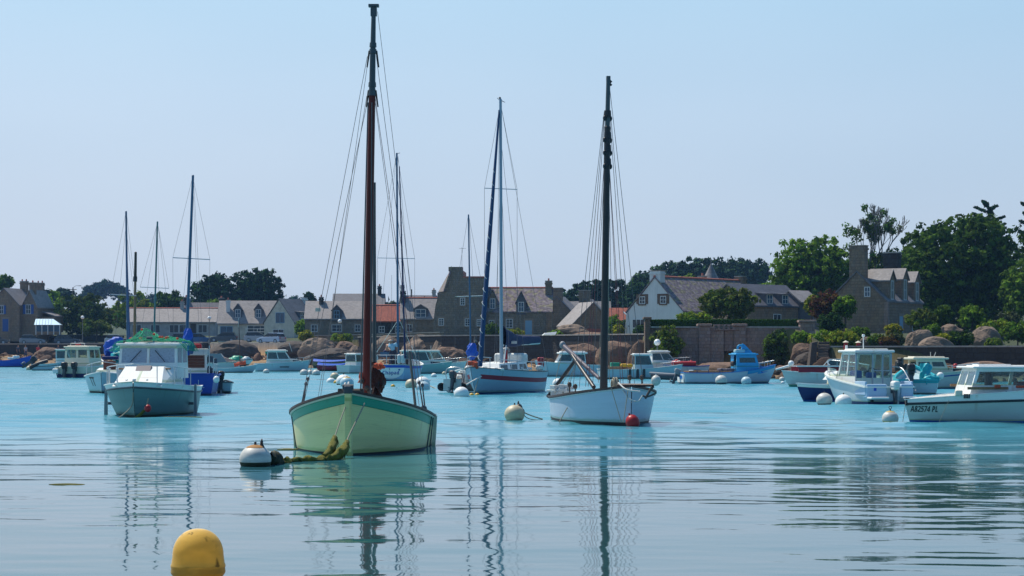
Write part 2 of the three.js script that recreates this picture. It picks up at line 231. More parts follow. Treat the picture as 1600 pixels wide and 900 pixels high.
// ------------------------------------------------------------------ water: one sheet, ruffled in the harbour, calmer close to the camera
{
  const N = 1024, TILE = 14, waves = [];
  for (let i = 0; i < 70; i++) { // waves that fit the tile a whole number of times, most of them running towards the camera
    const L = 0.13 * Math.pow(16, rnd()), k = TILE / L, a = (rnd() + rnd() - 1) * 0.85 + Math.PI / 2;
    const kx = Math.round(k * Math.cos(a) * 1.3), kz = Math.round(k * Math.sin(a)); if (kz === 0 && kx === 0) continue;
    waves.push([kx, kz, rnd() * 6.283, Math.pow(L, 1.15)]);
  }
  const h = new Float32Array(N * N); let mx = 0;
  for (const [kx, kz, ph, am] of waves) {
    const cx = new Float32Array(N), sx = new Float32Array(N); for (let i = 0; i < N; i++) { cx[i] = Math.cos(6.283185 * kx * i / N); sx[i] = Math.sin(6.283185 * kx * i / N); }
    for (let j = 0; j < N; j++) { const t = 6.283185 * kz * j / N + ph, c = Math.cos(t) * am, s = Math.sin(t) * am, o = j * N; for (let i = 0; i < N; i++) h[o + i] += c * cx[i] - s * sx[i]; }
  }
  for (const v of h) mx = Math.max(mx, Math.abs(v));
  const data = new Float32Array(N * N * 4); for (let i = 0; i < N * N; i++) { const v = 0.5 + 0.5 * h[i] / mx; data[4 * i] = data[4 * i + 1] = data[4 * i + 2] = v; data[4 * i + 3] = 1; }
  const bump = new THREE.DataTexture(data, N, N, THREE.RGBAFormat, THREE.FloatType); bump.wrapS = bump.wrapT = THREE.RepeatWrapping; bump.magFilter = THREE.LinearFilter; bump.needsUpdate = true;
  // a sheet whose rows follow the swell; wind lies on the middle of the harbour in streaks
  const xs = [-1400, -700, -350, -180, -110, -75]; for (let x = -52; x < -16; x += 0.8) xs.push(x); for (let x = -16; x <= 16; x += 0.3) xs.push(x); for (let x = 16.8; x <= 52; x += 0.8) xs.push(x); xs.push(75, 110, 180, 350, 700, 1400);
  const ds = [2, 5, 8]; while (ds[ds.length - 1] < 170) ds.push(ds[ds.length - 1] + clamp(ds[ds.length - 1] * 0.0052, 0.09, 0.7)); while (ds[ds.length - 1] < 330) ds.push(ds[ds.length - 1] * 1.03); ds.push(420, 700, 1500);
  const set = (n, L0, q, sl, spread) => Array.from({ length: n }, () => { const L = L0 * Math.pow(q, rnd()), a = (rnd() + rnd() - 1) * spread + Math.PI / 2; return [6.283 / L * Math.cos(a), 6.283 / L * Math.sin(a), rnd() * 6.283, sl * L / 6.283]; });
  const swell = set(40, 0.9, 4.5, 0.0165, 0.95), ripple = set(36, 0.32, 3.2, 0.0040, 1.15), pos = [], uv = [], uv1 = [], idx = [];
  for (const d of ds) for (const x of xs) {
    let y = 0; const out = 1 - sstep(Math.abs(x), 45, 52), k = (0.08 + 0.92 * sstep(d + 3 * fbm(x * 0.06, 2, d * 0.05), 28, 62)) * (1 - sstep(d, 120, 170)) * out, k2 = (0.75 + 0.9 * nz(x * 0.12, 3, d * 0.22)) * (1 - sstep(d, 46, 60)) * (1 - sstep(Math.abs(x), 12, 16)) * sstep(d, 8, 12);
    if (k > 0) for (const [kx, kz, ph, am] of swell) y += am * k * Math.sin(kx * x + kz * d + ph);
    if (k2 > 0) for (const [kx, kz, ph, am] of ripple) y += am * k2 * Math.sin(kx * x + kz * d + ph);
    pos.push(x, y, -d); uv.push(x / TILE, d / TILE); uv1.push(x / 400 + 0.5, d / 400);
  }
  for (let i = 0; i < ds.length - 1; i++) for (let j = 0; j < xs.length - 1; j++) { const a = i * xs.length + j, b = a + xs.length; idx.push(a, a + 1, b, a + 1, b + 1, b); }
  const g = new THREE.BufferGeometry(); g.setAttribute('position', new THREE.Float32BufferAttribute(pos, 3)); g.setAttribute('uv', new THREE.Float32BufferAttribute(uv, 2)); g.setAttribute('uv1', new THREE.Float32BufferAttribute(uv1, 2)); g.setIndex(idx); g.computeVertexNormals();
  const RW = 1024, RH = 2048; // wind on the water, 400 m x 400 m: roughness of the surface
  const rough = tex(RW, RH, (u, v) => {
    const x = (u - 0.5) * 400, d = v * 400, edge = 26.5 + 2.2 * fbm(x * 0.06, 2, d * 0.05) + 1.5 * fbm(x * 0.25, 5, d * 0.3);
    const wind = sstep(d, edge - 2, edge + 42), st = fbm(x * 0.035, 11, d * 0.16, 3) + 0.8 * nz(x * 0.75, 5, d * 1.6);
    return clamp(0.035 + wind * (0.22 + 0.15 * st), 0.03, 0.6);
  });
  rough.channel = 1; rough.wrapS = rough.wrapT = THREE.ClampToEdgeWrapping;
  const body = tex(256, 1024, (u, v) => { const x = (u - 0.5) * 400, d = v * 400, k = sstep(d + 3 * fbm(x * 0.05, 4, d * 0.06), 21, 47), s = sstep(d, 120, 240) * 0.5; return [lerp(0.028, 0.046, k), lerp(0.085, 0.255, k) + 0.02 * s, lerp(0.095, 0.335, k)]; }); // body colour: darker close by, brighter turquoise further out
  body.channel = 1; body.wrapS = body.wrapT = THREE.ClampToEdgeWrapping;
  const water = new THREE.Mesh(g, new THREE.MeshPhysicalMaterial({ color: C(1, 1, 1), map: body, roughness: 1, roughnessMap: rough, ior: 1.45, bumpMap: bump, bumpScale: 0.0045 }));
  water.name = 'water'; water.receiveShadow = true; scene.add(water); tag(water, 'turquoise harbour water, ruffled in the middle and calm close by', null, null, 'structure');
}

// ------------------------------------------------------------------ walls along the shore
function wallRun(name, label, pts, top, bot, thick, mat, coping, category = 'wall') { // pts: [px, d]; top, bot: heights (numbers or lists)
  const root = thing(name, label, category, W(pts[0][0], HORIZON, pts[0][1]).setY(0)), o = root.position, tp = (i) => Array.isArray(top) ? top[i] : top, bt = (i) => Array.isArray(bot) ? bot[i] : bot, b = bag(), c = bag();
  for (let i = 0; i < pts.length - 1; i++) {
    const a = V(X(pts[i][0], pts[i][1]), 0, -pts[i][1]).sub(o).setY(0), e = V(X(pts[i + 1][0], pts[i + 1][1]), 0, -pts[i + 1][1]).sub(o).setY(0), dir = e.clone().sub(a).normalize(), n = V(-dir.z, 0, dir.x).multiplyScalar(thick), nn = Math.max(1, Math.round(a.distanceTo(e) / 3));
    const q = (p, y) => p.clone().setY(y);
    b.hexa([q(a, bt(i)), q(e, bt(i + 1)), q(e.clone().sub(n), bt(i + 1)), q(a.clone().sub(n), bt(i))], [q(a, tp(i)), q(e, tp(i + 1)), q(e.clone().sub(n), tp(i + 1)), q(a.clone().sub(n), tp(i))]);
    if (coping) { const f = n.clone().multiplyScalar(0.12 / thick), a2 = a.clone().add(f), e2 = e.clone().add(f), a3 = a.clone().sub(n).sub(f), e3 = e.clone().sub(n).sub(f); c.hexa([q(a2, tp(i) + 0.004), q(e2, tp(i + 1) + 0.004), q(e3, tp(i + 1) + 0.004), q(a3, tp(i) + 0.004)], [q(a2, tp(i) + coping), q(e2, tp(i + 1) + coping), q(e3, tp(i + 1) + coping), q(a3, tp(i) + coping)]); }
  }
  b.build('wall', mat, root); if (coping) c.build('coping', M.coping, root);
  return root;
}
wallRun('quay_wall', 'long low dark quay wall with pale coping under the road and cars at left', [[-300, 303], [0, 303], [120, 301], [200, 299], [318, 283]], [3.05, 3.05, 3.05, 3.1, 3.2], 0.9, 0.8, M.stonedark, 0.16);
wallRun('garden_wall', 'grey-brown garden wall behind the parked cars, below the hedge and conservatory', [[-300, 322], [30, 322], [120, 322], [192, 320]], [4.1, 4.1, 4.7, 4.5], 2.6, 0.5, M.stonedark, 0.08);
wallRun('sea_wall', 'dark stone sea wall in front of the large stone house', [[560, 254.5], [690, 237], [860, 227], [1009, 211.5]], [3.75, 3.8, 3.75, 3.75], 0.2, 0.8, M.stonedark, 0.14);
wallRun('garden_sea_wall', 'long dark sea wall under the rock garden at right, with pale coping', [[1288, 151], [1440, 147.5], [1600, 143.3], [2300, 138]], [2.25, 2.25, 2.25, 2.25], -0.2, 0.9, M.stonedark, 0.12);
wallRun('low_wall', 'low roadside wall below the slate and red tiled roofs', [[480, 262], [560, 258], [688, 246]], [4.0, 4.1, 4.3], 3, 0.5, M.stone, 0.1);
{ // the old retaining wall with two buttress pillars, a balustrade and a dark doorway
  const d = 162, root = wallRun('retaining_wall', 'tall warm stone retaining wall with balustrade and doorway below the hedge', [[1013, d], [1131, d - 0.6]], [3.86, 3.86], -0.3, 0.9, M.stonepink, 0.0);
  const o = root.position, lx = (px) => X(px, d) - o.x, b2 = bag();
  const x0 = lx(1131), x1 = lx(1146), x2 = lx(1252);
  b2.box(x2 - x1, 4.16, 0.9, (x1 + x2) / 2, 1.78, -0.02); b2.box(x1 - x0, 1.9, 0.9, (x0 + x1) / 2, 2.93, -0.02); b2.box(x1 - x0, 2.3, 0.2, (x0 + x1) / 2, 0.85, -0.4);
  b2.build('wall', M.stonepink, root);
  const pil = (px, w, h, mat, mm) => { const p = bag(); p.rbox(w, h + 0.3, 1.25, lx(px), h / 2 - 0.15, 0.02, 0.05); p.rbox(w + 0.24, 0.2, 1.5, lx(px), h + 0.1, 0.02, 0.06); p.build('pillar', mat, root, mm); };
  pil(1011, 0.42, 4.55, M.rockred, 'reddish end pillar'); pil(1100, 0.95, 4.0, M.stonepink); pil(1155, 0.95, 4.0, M.stonepink); pil(1260, 1.2, 4.3, M.stonepink);
  const bl = bag(), a = lx(1114), e = lx(1153), n = 5, wd = (e - a) / n; // pierced parapet with a row of round openings
  { const s = new THREE.Shape(); s.moveTo(a, 3.62); s.lineTo(e, 3.62); s.lineTo(e, 4.1); s.lineTo(a, 4.1); s.closePath(); for (let i = 0; i < n; i++) { const hp = new THREE.Path(); hp.absellipse(a + wd * (i + 0.5), 3.86, wd * 0.33, 0.15, 0, Math.PI * 2); s.holes.push(hp); } const g = new THREE.ExtrudeGeometry(s, { depth: 0.22, bevelEnabled: false, curveSegments: 10 }); g.translate(0, 0.05, 0.46); bl.add(g); }
  bl.build('balustrade', M.stonepink, root);
  const dr = bag(); dr.box(x1 - x0 - 0.12, 1.9, 0.1, (x0 + x1) / 2, 1.0, -0.18); dr.build('door', M.wooddark, root);
  const cp = bag(); cp.box(lx(1250) - lx(1016), 0.12, 1.05, (lx(1016) + lx(1250)) / 2, 3.93, -0.03); cp.build('coping', M.coping, root);
}
{ // rough stone steps down to the shore
  const d = 150.5, root = thing('stone_steps', 'steep flight of rough stone steps between the retaining wall and the sea wall', 'stairs', W(1284, HORIZON, d).setY(0));
  const side = bag(); side.hexa([V(-1.15, -0.3, 0.6), V(-0.65, -0.3, 0.6), V(-0.65, -0.3, -1), V(-1.15, -0.3, -1)], [V(-0.75, 2.6, 0), V(-0.3, 2.7, 0), V(-0.3, 2.7, -1), V(-0.75, 2.6, -1)]); side.build('side_wall', M.rockdark, root);
  for (let i = 0; i < 13; i++) { const b = bag(), k = i / 12; b.rbox(0.85 + rr(-0.1, 0.1), 0.19, 0.5, lerp(-0.25, 0.22, k) + rr(-0.05, 0.05), 0.12 + i * 0.205, 0.75 - i * 0.1, 0.05, rr(-0.08, 0.08), 0, rr(-0.03, 0.03)); b.build('step', i % 3 ? M.rock : M.rockdark, root); }
  const core = bag(); core.hexa([V(-0.6, -0.3, 0.7), V(0.2, -0.3, 0.7), V(0.6, -0.3, -1), V(-0.3, -0.3, -1)], [V(-0.1, 2.45, -0.6), V(0.55, 2.45, -0.6), V(0.6, 2.45, -1), V(-0.1, 2.45, -1)]); core.build('core', M.rockdark, root);
}

// ------------------------------------------------------------------ boulders
let rockN = 0; const rvc = new Map(), rockVC = (m) => { if (!rvc.has(m)) { const c = m.clone(); c.vertexColors = true; rvc.set(m, c); } return rvc.get(m); };
function boulder(label, px, pyTop, pyBase, wpx, d, mat = M.rock, o = {}) {
  const s = PX(d), w = wpx * s, h = (pyBase - pyTop) * s, g = new THREE.IcosahedronGeometry(1, 5), p = g.attributes.position, k = ++rockN * 17.3, v = V();
  for (let i = 0; i < p.count; i++) {
    v.fromBufferAttribute(p, i); const q = v.clone();
    let r = 1 + 0.24 * nz(q.x * 1.1 + k, q.y * 1.1, q.z * 1.1) + 0.07 * nz(q.x * 2.6 + k, q.y * 3.0, q.z * 2.6) + 0.022 * nz(q.x * 8, q.y * 9 + k, q.z * 8);
    const cr = Math.abs(nz(q.x * 1.7 + k * 2, q.y * (o.beds ?? 1.4), q.z * 1.7)); r -= 0.10 * (1 - sstep(cr, 0, 0.045)); // fissures
    v.multiplyScalar(r); if (v.y < -0.35) v.y = -0.35 + (v.y + 0.35) * 0.3;
    p.setXYZ(i, v.x * w / 2, (v.y + 0.35) / 1.35 * h * 1.12, v.z * (o.depth ?? w * 0.36));
  }
  g.computeVertexNormals(); const wp = W(px, pyBase, d), col_ = new Float32Array(p.count * 3); // dark weed and wet stone up to the tide mark, pale lichen on the crowns
  for (let i = 0; i < p.count; i++) { const y = wp.y + p.getY(i), n = fbm(p.getX(i) * 0.8 + k, p.getY(i) * 1.5, p.getZ(i) * 0.8), tide = 1 - sstep(y + 0.5 * n, 0.55, 1.0), c = 0.86 + 0.35 * fbm(p.getX(i) * 0.35 + k, p.getY(i) * 0.5, p.getZ(i) * 0.35); col_[3 * i] = lerp(c, 0.34, tide); col_[3 * i + 1] = lerp(c * 0.99, 0.33, tide); col_[3 * i + 2] = lerp(c * 0.97, 0.20, tide); }
  g.setAttribute('color', new THREE.BufferAttribute(col_, 3)); const m = new THREE.Mesh(g, rockVC(mat)); m.name = numbered('boulder'); m.castShadow = m.receiveShadow = true; scene.add(m); m.position.copy(wp); m.position.y -= 0.1 * h; m.rotation.z = o.tilt ?? 0;
  return tag(m, label, 'rock', o.group);
}
const gr = { group: 'granite boulders along the shore' };
boulder('pale flat-topped granite boulder at the left end of the rocks, below the skylight cottage', 498, 529, 560, 62, 248, M.rock, gr);
boulder('pinkish-brown boulder between the flat pale one and the green boat mast', 538, 534, 562, 40, 246, M.rockred, gr);
boulder('small round boulder just left of the green boat mast, above the blue tarpaulins', 557, 540, 566, 26, 243, M.rock, gr);
boulder('wide dark boulder behind the mast of the green boat', 602, 528, 570, 60, 246, M.rock, gr);
boulder('broad smooth dark granite boulder below the red tiled roof', 660, 525, 568, 78, 242, M.rock, gr);
boulder('rounded boulder at the right end of the dark rocks beside the sea wall', 693, 528, 566, 44, 238, M.rock, gr);
boulder('smooth sunlit orange-brown boulder above the white cabin boats', 703, 543, 573, 62, 226, M.rockred, gr);
boulder('long low ledge of dark rock above the blue tarpaulins', 520, 545, 566, 84, 240, M.rockdark, { ...gr, tilt: 0.06 });
boulder('dark flat boulder beside the green dinghy cover', 462, 534, 556, 70, 252, M.rockdark, gr);
boulder('blocky brown rock outcrop below the parked dark car, behind the sailing dinghy', 362, 533, 562, 86, 262, M.rockdark, { ...gr, depth: 3.5 });
boulder('low sloping rock on the orange weed behind the motorboat', 560, 557, 572, 44, 228, M.rockred, gr);
boulder('sandy mound of rock on the left beach beside the walkers', 76, 543, 560, 44, 286, M.rockred, gr);
boulder('reddish rock slab under the sea wall, left of the black mast', 905, 538, 578, 70, 204, M.rockred, { ...gr, beds: 3 });
boulder('reddish layered rock face under the sea wall, right of the black mast', 965, 534, 584, 66, 200, M.rockred, { ...gr, beds: 3 });
boulder('reddish rock at the foot of the end pillar of the retaining wall', 1000, 535, 584, 42, 194, M.rockred, { ...gr, beds: 2.5 });
boulder('grey whaleback rock above the sea wall beside the gabled brick house', 893, 507, 526, 62, 232, M.rock, gr);
boulder('long flat pinkish rock on the lawn behind the black mast', 930, 519, 529, 84, 228, M.rockred, gr);
boulder('wide low brown rock on the weed behind the pale blue fishing boat', 1130, 566, 588, 92, 152, M.rockred, gr);
boulder('low weedy rock right of the blue fishing boat', 1222, 573, 592, 62, 147, M.rockdark, gr);
boulder('yellowish weed-covered rock at the waterline below the stone steps', 1246, 582, 600, 74, 138, M.rockred, gr);
boulder('overhanging knob of brown rock at the right end of the retaining wall', 1257, 536, 565, 44, 155, M.rockred, gr);
boulder('upright dark rock below the overhanging knob', 1262, 550, 592, 52, 154, M.rockdark, gr);
boulder('big domed pale boulder in the garden, left of the yellow shrub', 1438, 516, 548, 48, 160, M.rock, gr);
boulder('long sloping pale boulder in the garden above the white cabin boat', 1462, 526, 550, 56, 156, M.rock, gr);
boulder('grey-pink split boulder half hidden behind the garden bushes', 1484, 508, 522, 46, 172, M.rock, gr);
boulder('large dark round boulder in the garden at right', 1541, 511, 544, 56, 164, M.rock, gr);
boulder('small flat stone jutting from the garden bank above the pilothouse boat', 1352, 527, 539, 22, 158, M.rock, gr);
boulder('brown rock under the sea wall behind the cream cabin boat', 1397, 571, 590, 36, 136, M.rockred, gr);
boulder('long low brown rock under the sea wall behind the boat with the registration', 1540, 566, 590, 110, 134, M.rockred, gr);
boulder('brown rock at the foot of the sea wall at the right edge of the view', 1640, 566, 590, 90, 134, M.rockred, gr);
{ // loose stones and weed along the water's edge
  const g = new THREE.IcosahedronGeometry(1, 1), im = new THREE.InstancedMesh(g, M.rockred, 1600), m = new THREE.Matrix4(), cc = new THREE.Color();
  for (let i = 0; i < 1600; i++) { const px = rr(-200, 1800), c = col(px), t = Math.pow(rnd(), 0.8), d = lerp(c[1] + 0.5, c[2] - 1, t), r = 0.12 + 0.5 * Math.pow(rnd(), 4); m.compose(V(X(px, d), groundY(px, d) + r * 0.1, -d), new THREE.Quaternion().setFromEuler(new THREE.Euler(rnd(), rnd() * 6, rnd())), V(r * rr(1, 2.2), r * rr(0.4, 0.8), r * rr(0.8, 1.6))); im.setMatrixAt(i, m); const q = rr(0.35, 1.1); im.setColorAt(i, rnd() < 0.4 ? cc.setRGB(q * 0.8, q * 0.62, q * 0.2) : cc.setRGB(q, q * 0.9, q * 0.85)); }
  im.name = 'rubble'; im.castShadow = im.receiveShadow = true; scene.add(im); tag(im, 'loose stones and weed strewn along the shore', null, null, 'stuff');
}

// ------------------------------------------------------------------ houses
const P4 = (P) => (B, u0, u1, v0, v1, o0, o1) => B.hexa([P(u0, v0, o1), P(u1, v0, o1), P(u1, v0, o0), P(u0, v0, o0)], [P(u0, v1, o1), P(u1, v1, o1), P(u1, v1, o0), P(u0, v1, o0)]);
function winAt(parent, P, uc, v0, w, h, o = {}) { // a window on the face P(u, v, outwards): frame, muntins, pane, sill, surround, shutters
  const put = P4(P), f = bag(), fw = o.fw ?? 0.07, u0 = uc - w / 2, u1 = uc + w / 2, v1 = v0 + h, dp = o.dp ?? 0.05, nx = o.nx ?? 2, ny = o.ny ?? 2;
  put(f, u0, u0 + fw, v0, v1, 0, dp); put(f, u1 - fw, u1, v0, v1, 0, dp); put(f, u0 + fw, u1 - fw, v0, v0 + fw, 0, dp); put(f, u0 + fw, u1 - fw, v1 - fw, v1, 0, dp);
  for (let i = 1; i < nx; i++) { const u = lerp(u0, u1, i / nx); put(f, u - 0.025, u + 0.025, v0 + fw, v1 - fw, 0.012, dp - 0.008); }
  for (let i = 1; i < ny; i++) { const v = lerp(v0, v1, i / ny); put(f, u0 + fw, u1 - fw, v - 0.02, v + 0.02, 0.012, dp - 0.012); }
  const fr = f.build(o.flat ? 'window_frame' : 'window', o.frame ?? M.winframe, parent), g = bag(); put(g, u0 + fw - 0.01, u1 - fw + 0.01, v0 + fw - 0.01, v1 - fw + 0.01, 0.002, 0.02); g.build('pane', o.glass ?? M.darkglass, o.flat ? parent : fr);
  const host = o.flat ? parent : fr;
  if (o.sill) { const b = bag(); put(b, u0 - 0.12, u1 + 0.12, v0 - 0.14, v0 - 0.005, 0, 0.12); b.build('sill', o.sill, host); }
  if (o.surround) { const b = bag(), q = o.sw ?? 0.18; put(b, u0 - q, u0 - 0.006, v0, v1, -0.01, 0.035); put(b, u1 + 0.006, u1 + q, v0, v1, -0.01, 0.035); put(b, u0 - q, u1 + q, v1 + 0.006, v1 + 0.24, -0.01, 0.04); b.build('surround', o.surround, host); }
  if (o.shutter) for (const s of [-1, 1]) { const b = bag(), a = s < 0 ? u0 - w * 0.52 : u1 + 0.02; put(b, a, a + w * 0.5, v0, v1, 0.01, 0.06); b.build('shutter', o.shutter, o.flat ? parent : parent); }
  return fr;
}
function doorAt(parent, P, uc, v0, w, h, mat, surround) { const put = P4(P), b = bag(); put(b, uc - w / 2, uc + w / 2, v0, v0 + h, 0, 0.04); for (const k of [0.1, 0.55]) put(b, uc - w * 0.35, uc + w * 0.35, v0 + h * k, v0 + h * (k + 0.35), 0.03, 0.06); const d = b.build('door', mat, parent); if (surround) { const s = bag(); put(s, uc - w / 2 - 0.2, uc - w / 2 - 0.005, v0, v0 + h, -0.01, 0.05); put(s, uc + w / 2 + 0.005, uc + w / 2 + 0.2, v0, v0 + h, -0.01, 0.05); put(s, uc - w / 2 - 0.2, uc + w / 2 + 0.2, v0 + h + 0.005, v0 + h + 0.28, -0.01, 0.055); s.build('surround', surround, d); } return d; }
function house(name, label, o) { // o: W along the ridge, D across, eave, ridge (heights above base), turn in degrees, anchor [lx, lz] that stands at [px, d], base height
  const t = o.turn * Math.PI / 180, [lx, lz] = o.anchor, [px, d] = o.at, p = V(X(px, d), o.base, -d), c = Math.cos(t), s = Math.sin(t);
  p.x -= lx * c + lz * s; p.z -= -lx * s + lz * c;
  const root = thing(name, label, o.category ?? 'house', p, t, o.group);
  wing(root, o); return root;
}
const RY = new THREE.Matrix4().makeRotationY(Math.PI / 2);
function wing(root, o, ox = 0, oz = 0) {
  const { W: w, D, eave, ridge } = o, ov = o.over ?? 0.3, th = o.thick ?? 0.16, b = bag(), sl = (ridge - eave) / (D / 2);
  b.prism([[-D / 2, -1.5], [D / 2, -1.5], [D / 2, eave], [0, ridge - 0.02], [-D / 2, eave]], -w / 2, w / 2).moved(RY); // gables across x
  b.moved(T(ox, 0, oz)); for (const g of b.g) boxUV(g); b.build('wall', o.wall, root, o.wallLabel);
  if (o.roof) {
    const r = bag(), g = o.gov ?? 0.12, q = (x, z, y) => V(ox + x, y, oz + z);
    for (const s of [1, -1]) { const z1 = s * (D / 2 + ov), y1 = eave - sl * ov + 0.05, A = [q(-w / 2 - g, z1, y1), q(w / 2 + g, z1, y1), q(w / 2 + g, 0, ridge + 0.05), q(-w / 2 - g, 0, ridge + 0.05)], up = V(0, th, 0); if (s < 0) A.reverse(); r.hexa(A, A.map((v) => v.clone().add(up))); }
    for (const gg of r.g) { const p = gg.attributes.position, uv = gg.attributes.uv; for (let i = 0; i < p.count; i++) { uv.setXY(i, p.getX(i), Math.hypot(p.getZ(i) - oz, (p.getZ(i) - oz) * sl)); } }
    const rf = r.build('roof', o.roof, root);
    if (o.ridgeMat) { const k = bag(); k.bar(V(ox - w / 2 - g, ridge + 0.16, oz), V(ox + w / 2 + g, ridge + 0.16, oz), 0.14, 0.14, 8); k.build('ridge_tiles', o.ridgeMat, rf); }
  }
}
function chimney(root, x, z, y0, y1, w, d, mat, pots = 2, capMat) { const b = bag(); b.box(w, y1 - y0, d, x, (y0 + y1) / 2, z); b.box(w + 0.16, 0.18, d + 0.16, x, y1 - 0.25, z); const m = b.build('chimney', mat, root); const c = bag(); c.box(w + 0.1, 0.1, d + 0.1, x, y1 + 0.053, z); c.build('cap', capMat ?? M.coping, m); for (let i = 0; i < pots; i++) { const q = bag(), k = pots > 1 ? (i / (pots - 1) - 0.5) : 0; q.bar(V(x + (w > d ? k * w * 0.6 : 0), y1 + 0.1, z + (d >= w ? k * d * 0.6 : 0)), V(x + (w > d ? k * w * 0.6 : 0), y1 + 0.42, z + (d >= w ? k * d * 0.6 : 0)), 0.13, 0.1, 10); q.build('chimney_pot', M.ridge, m); } return m; }
const front = (o, ox = 0, oz = 0) => (u, v, k) => V(ox + u, v, oz + o.D / 2 + k), gableL = (o, ox = 0, oz = 0) => (u, v, k) => V(ox - o.W / 2 - k, v, oz + u), gableR = (o, ox = 0, oz = 0) => (u, v, k) => V(ox + o.W / 2 + k, v, oz - u);
function dormer(root, o, x, y0, w, h, rh, wallMat, roofMat, win = {}, kind = 'gable') { // on the front slope; its face stands where the slope is at y0
  const sl = (o.ridge - o.eave) / (o.D / 2), zf = o.D / 2 - (y0 - o.eave) / sl, zb = o.D / 2 - (y0 + h + rh - o.eave) / sl - 0.2, b = bag();
  b.prism(kind === 'gable' ? [[-w / 2, y0 - 0.2], [w / 2, y0 - 0.2], [w / 2, y0 + h], [0, y0 + h + rh], [-w / 2, y0 + h]] : [[-w / 2, y0 - 0.2], [w / 2, y0 - 0.2], [w / 2, y0 + h], [-w / 2, y0 + h]], zb, zf).moved(T(x, 0, 0));
  const m = b.build('dormer', wallMat, root), r = bag(), ov = 0.14;
  if (kind === 'gable') for (const s of [1, -1]) { const yl = y0 + h - ov * rh / (w / 2), A = [V(x + s * (w / 2 + ov), yl, zf + 0.15), V(x, y0 + h + rh + 0.02, zf + 0.15), V(x, y0 + h + rh + 0.02, zb), V(x + s * (w / 2 + ov), yl, zb)]; if (s > 0) A.reverse(); r.hexa(A, A.map((v) => v.clone().add(V(0, 0.12, 0)))); }
  else r.box(w + 0.3, 0.12, zf - zb + 0.25, x, y0 + h + 0.07, (zf + zb) / 2 + 0.1, 0, 0.08);
  r.build('dormer_roof', roofMat, m);
  winAt(m, (u, v, k) => V(x + u, v, zf + k), 0, y0 + 0.15, w * (win.k ?? 0.62), h - 0.2, { flat: true, ...win });
  return m;
}
const sW = { sill: M.dressed, surround: M.dressed };

{ // far left: granite house with two gables, slate roofs and blue shutters
  const d = 318, a = { W: 7, D: 5.4, eave: 4.2, ridge: 6.9, wall: M.stonewarm, roof: M.slate, turn: 78, anchor: [-3.5, 0], at: [6, d], base: 5.1, over: 0.15 };
  const r = house('granite_house', 'granite house with two gables, slate roofs and blue shutters at the left edge', a), G = gableL(a);
  winAt(r, G, -0.4, 2.9, 0.75, 1.35, { shutter: M.shutterblue, ...sW }); doorAt(r, G, 0.3, 0.1, 1.0, 2.0, M.shutterblue, M.dressed); winAt(r, G, -2.0, 0.6, 0.7, 1.1, { ...sW });
  const b = { W: 6, D: 2.7, eave: 4.0, ridge: 6.6, wall: M.stonewarm, roof: M.slatelight, over: 0.12 }; wing(r, b, 0.4, 4.0);
  const H = gableL(b, 0.4, 4.0); winAt(r, H, -0.2, 2.9, 0.9, 1.5, { shutter: M.shutterblue, sill: M.dressed });
  chimney(r, -1.2, 3.9, 6, 7.9, 0.6, 1.0, M.stonewarm, 1); chimney(r, 3.4, 0.2, 6.5, 8.3, 0.7, 1.2, M.stonewarm, 2); chimney(r, 3.0, 3.2, 6.5, 8.0, 0.7, 1.2, M.stonewarm, 2);
  const an = bag(); an.box(3, 2.5, 2.6, 0.5, 1.25, 6.4); an.build('annexe', M.stonewarm, r); const ar = bag(); ar.hexa([V(-1.1, 2.45, 7.8), V(2.1, 2.45, 7.8), V(2.1, 3.3, 5), V(-1.1, 3.3, 5)].reverse(), [V(-1.1, 2.6, 7.8), V(2.1, 2.6, 7.8), V(2.1, 3.45, 5), V(-1.1, 3.45, 5)].reverse()); ar.build('annexe_roof', M.slate, r);
}
{ // conservatory
  const d = 312, s = PX(d), r = thing('conservatory', 'small glazed conservatory with pale hipped metal roof beside the granite house', 'conservatory', V(X(76, d), 4.6, -d), 0.15), w = 36 * s, h = 1.55;
  for (let i = 0; i < 5; i++) { const b = bag(); b.box(0.12, h, 0.12, -w / 2 + w * i / 4, h / 2, 1.6); b.build('post', M.winframe, r); }
  for (let i = 0; i < 4; i++) { const b = bag(); b.box(w / 4 - 0.14, h - 0.5, 0.03, -w / 2 + w * (i + 0.5) / 4, h / 2 + 0.25, 1.6); b.build('pane', M.blueglass, r); }
  const k = bag(); k.box(w, 0.5, 0.1, 0, 0.25, 1.6); k.box(w, 1.5, 0.1, 0, 0.75, -1.5); k.box(0.1, h, 3, -w / 2, h / 2, 0); k.box(0.1, h, 3, w / 2, h / 2, 0); k.build('base_wall', M.stonewarm, r);
  const q = bag(), e = w / 2 + 0.25; q.hexa([V(-e, h, 1.9), V(e, h, 1.9), V(e, h, -1.9), V(-e, h, -1.9)], [V(-e + 0.1, h + 0.95, 0.35), V(e - 1.35, h + 0.95, 0.35), V(e - 1.35, h + 0.95, -0.35), V(-e + 0.1, h + 0.95, -0.35)]); const rf = q.build('roof', M.zinc, r);
  for (let i = 0; i < 6; i++) { const b = bag(), u = -e + 0.3 + i * 0.45; b.bar(V(u, h + 0.03, 1.93), V(u, h + 0.98, 0.36), 0.02, 0.02, 5); b.build('glazing_bar', M.winframe, rf); }
}
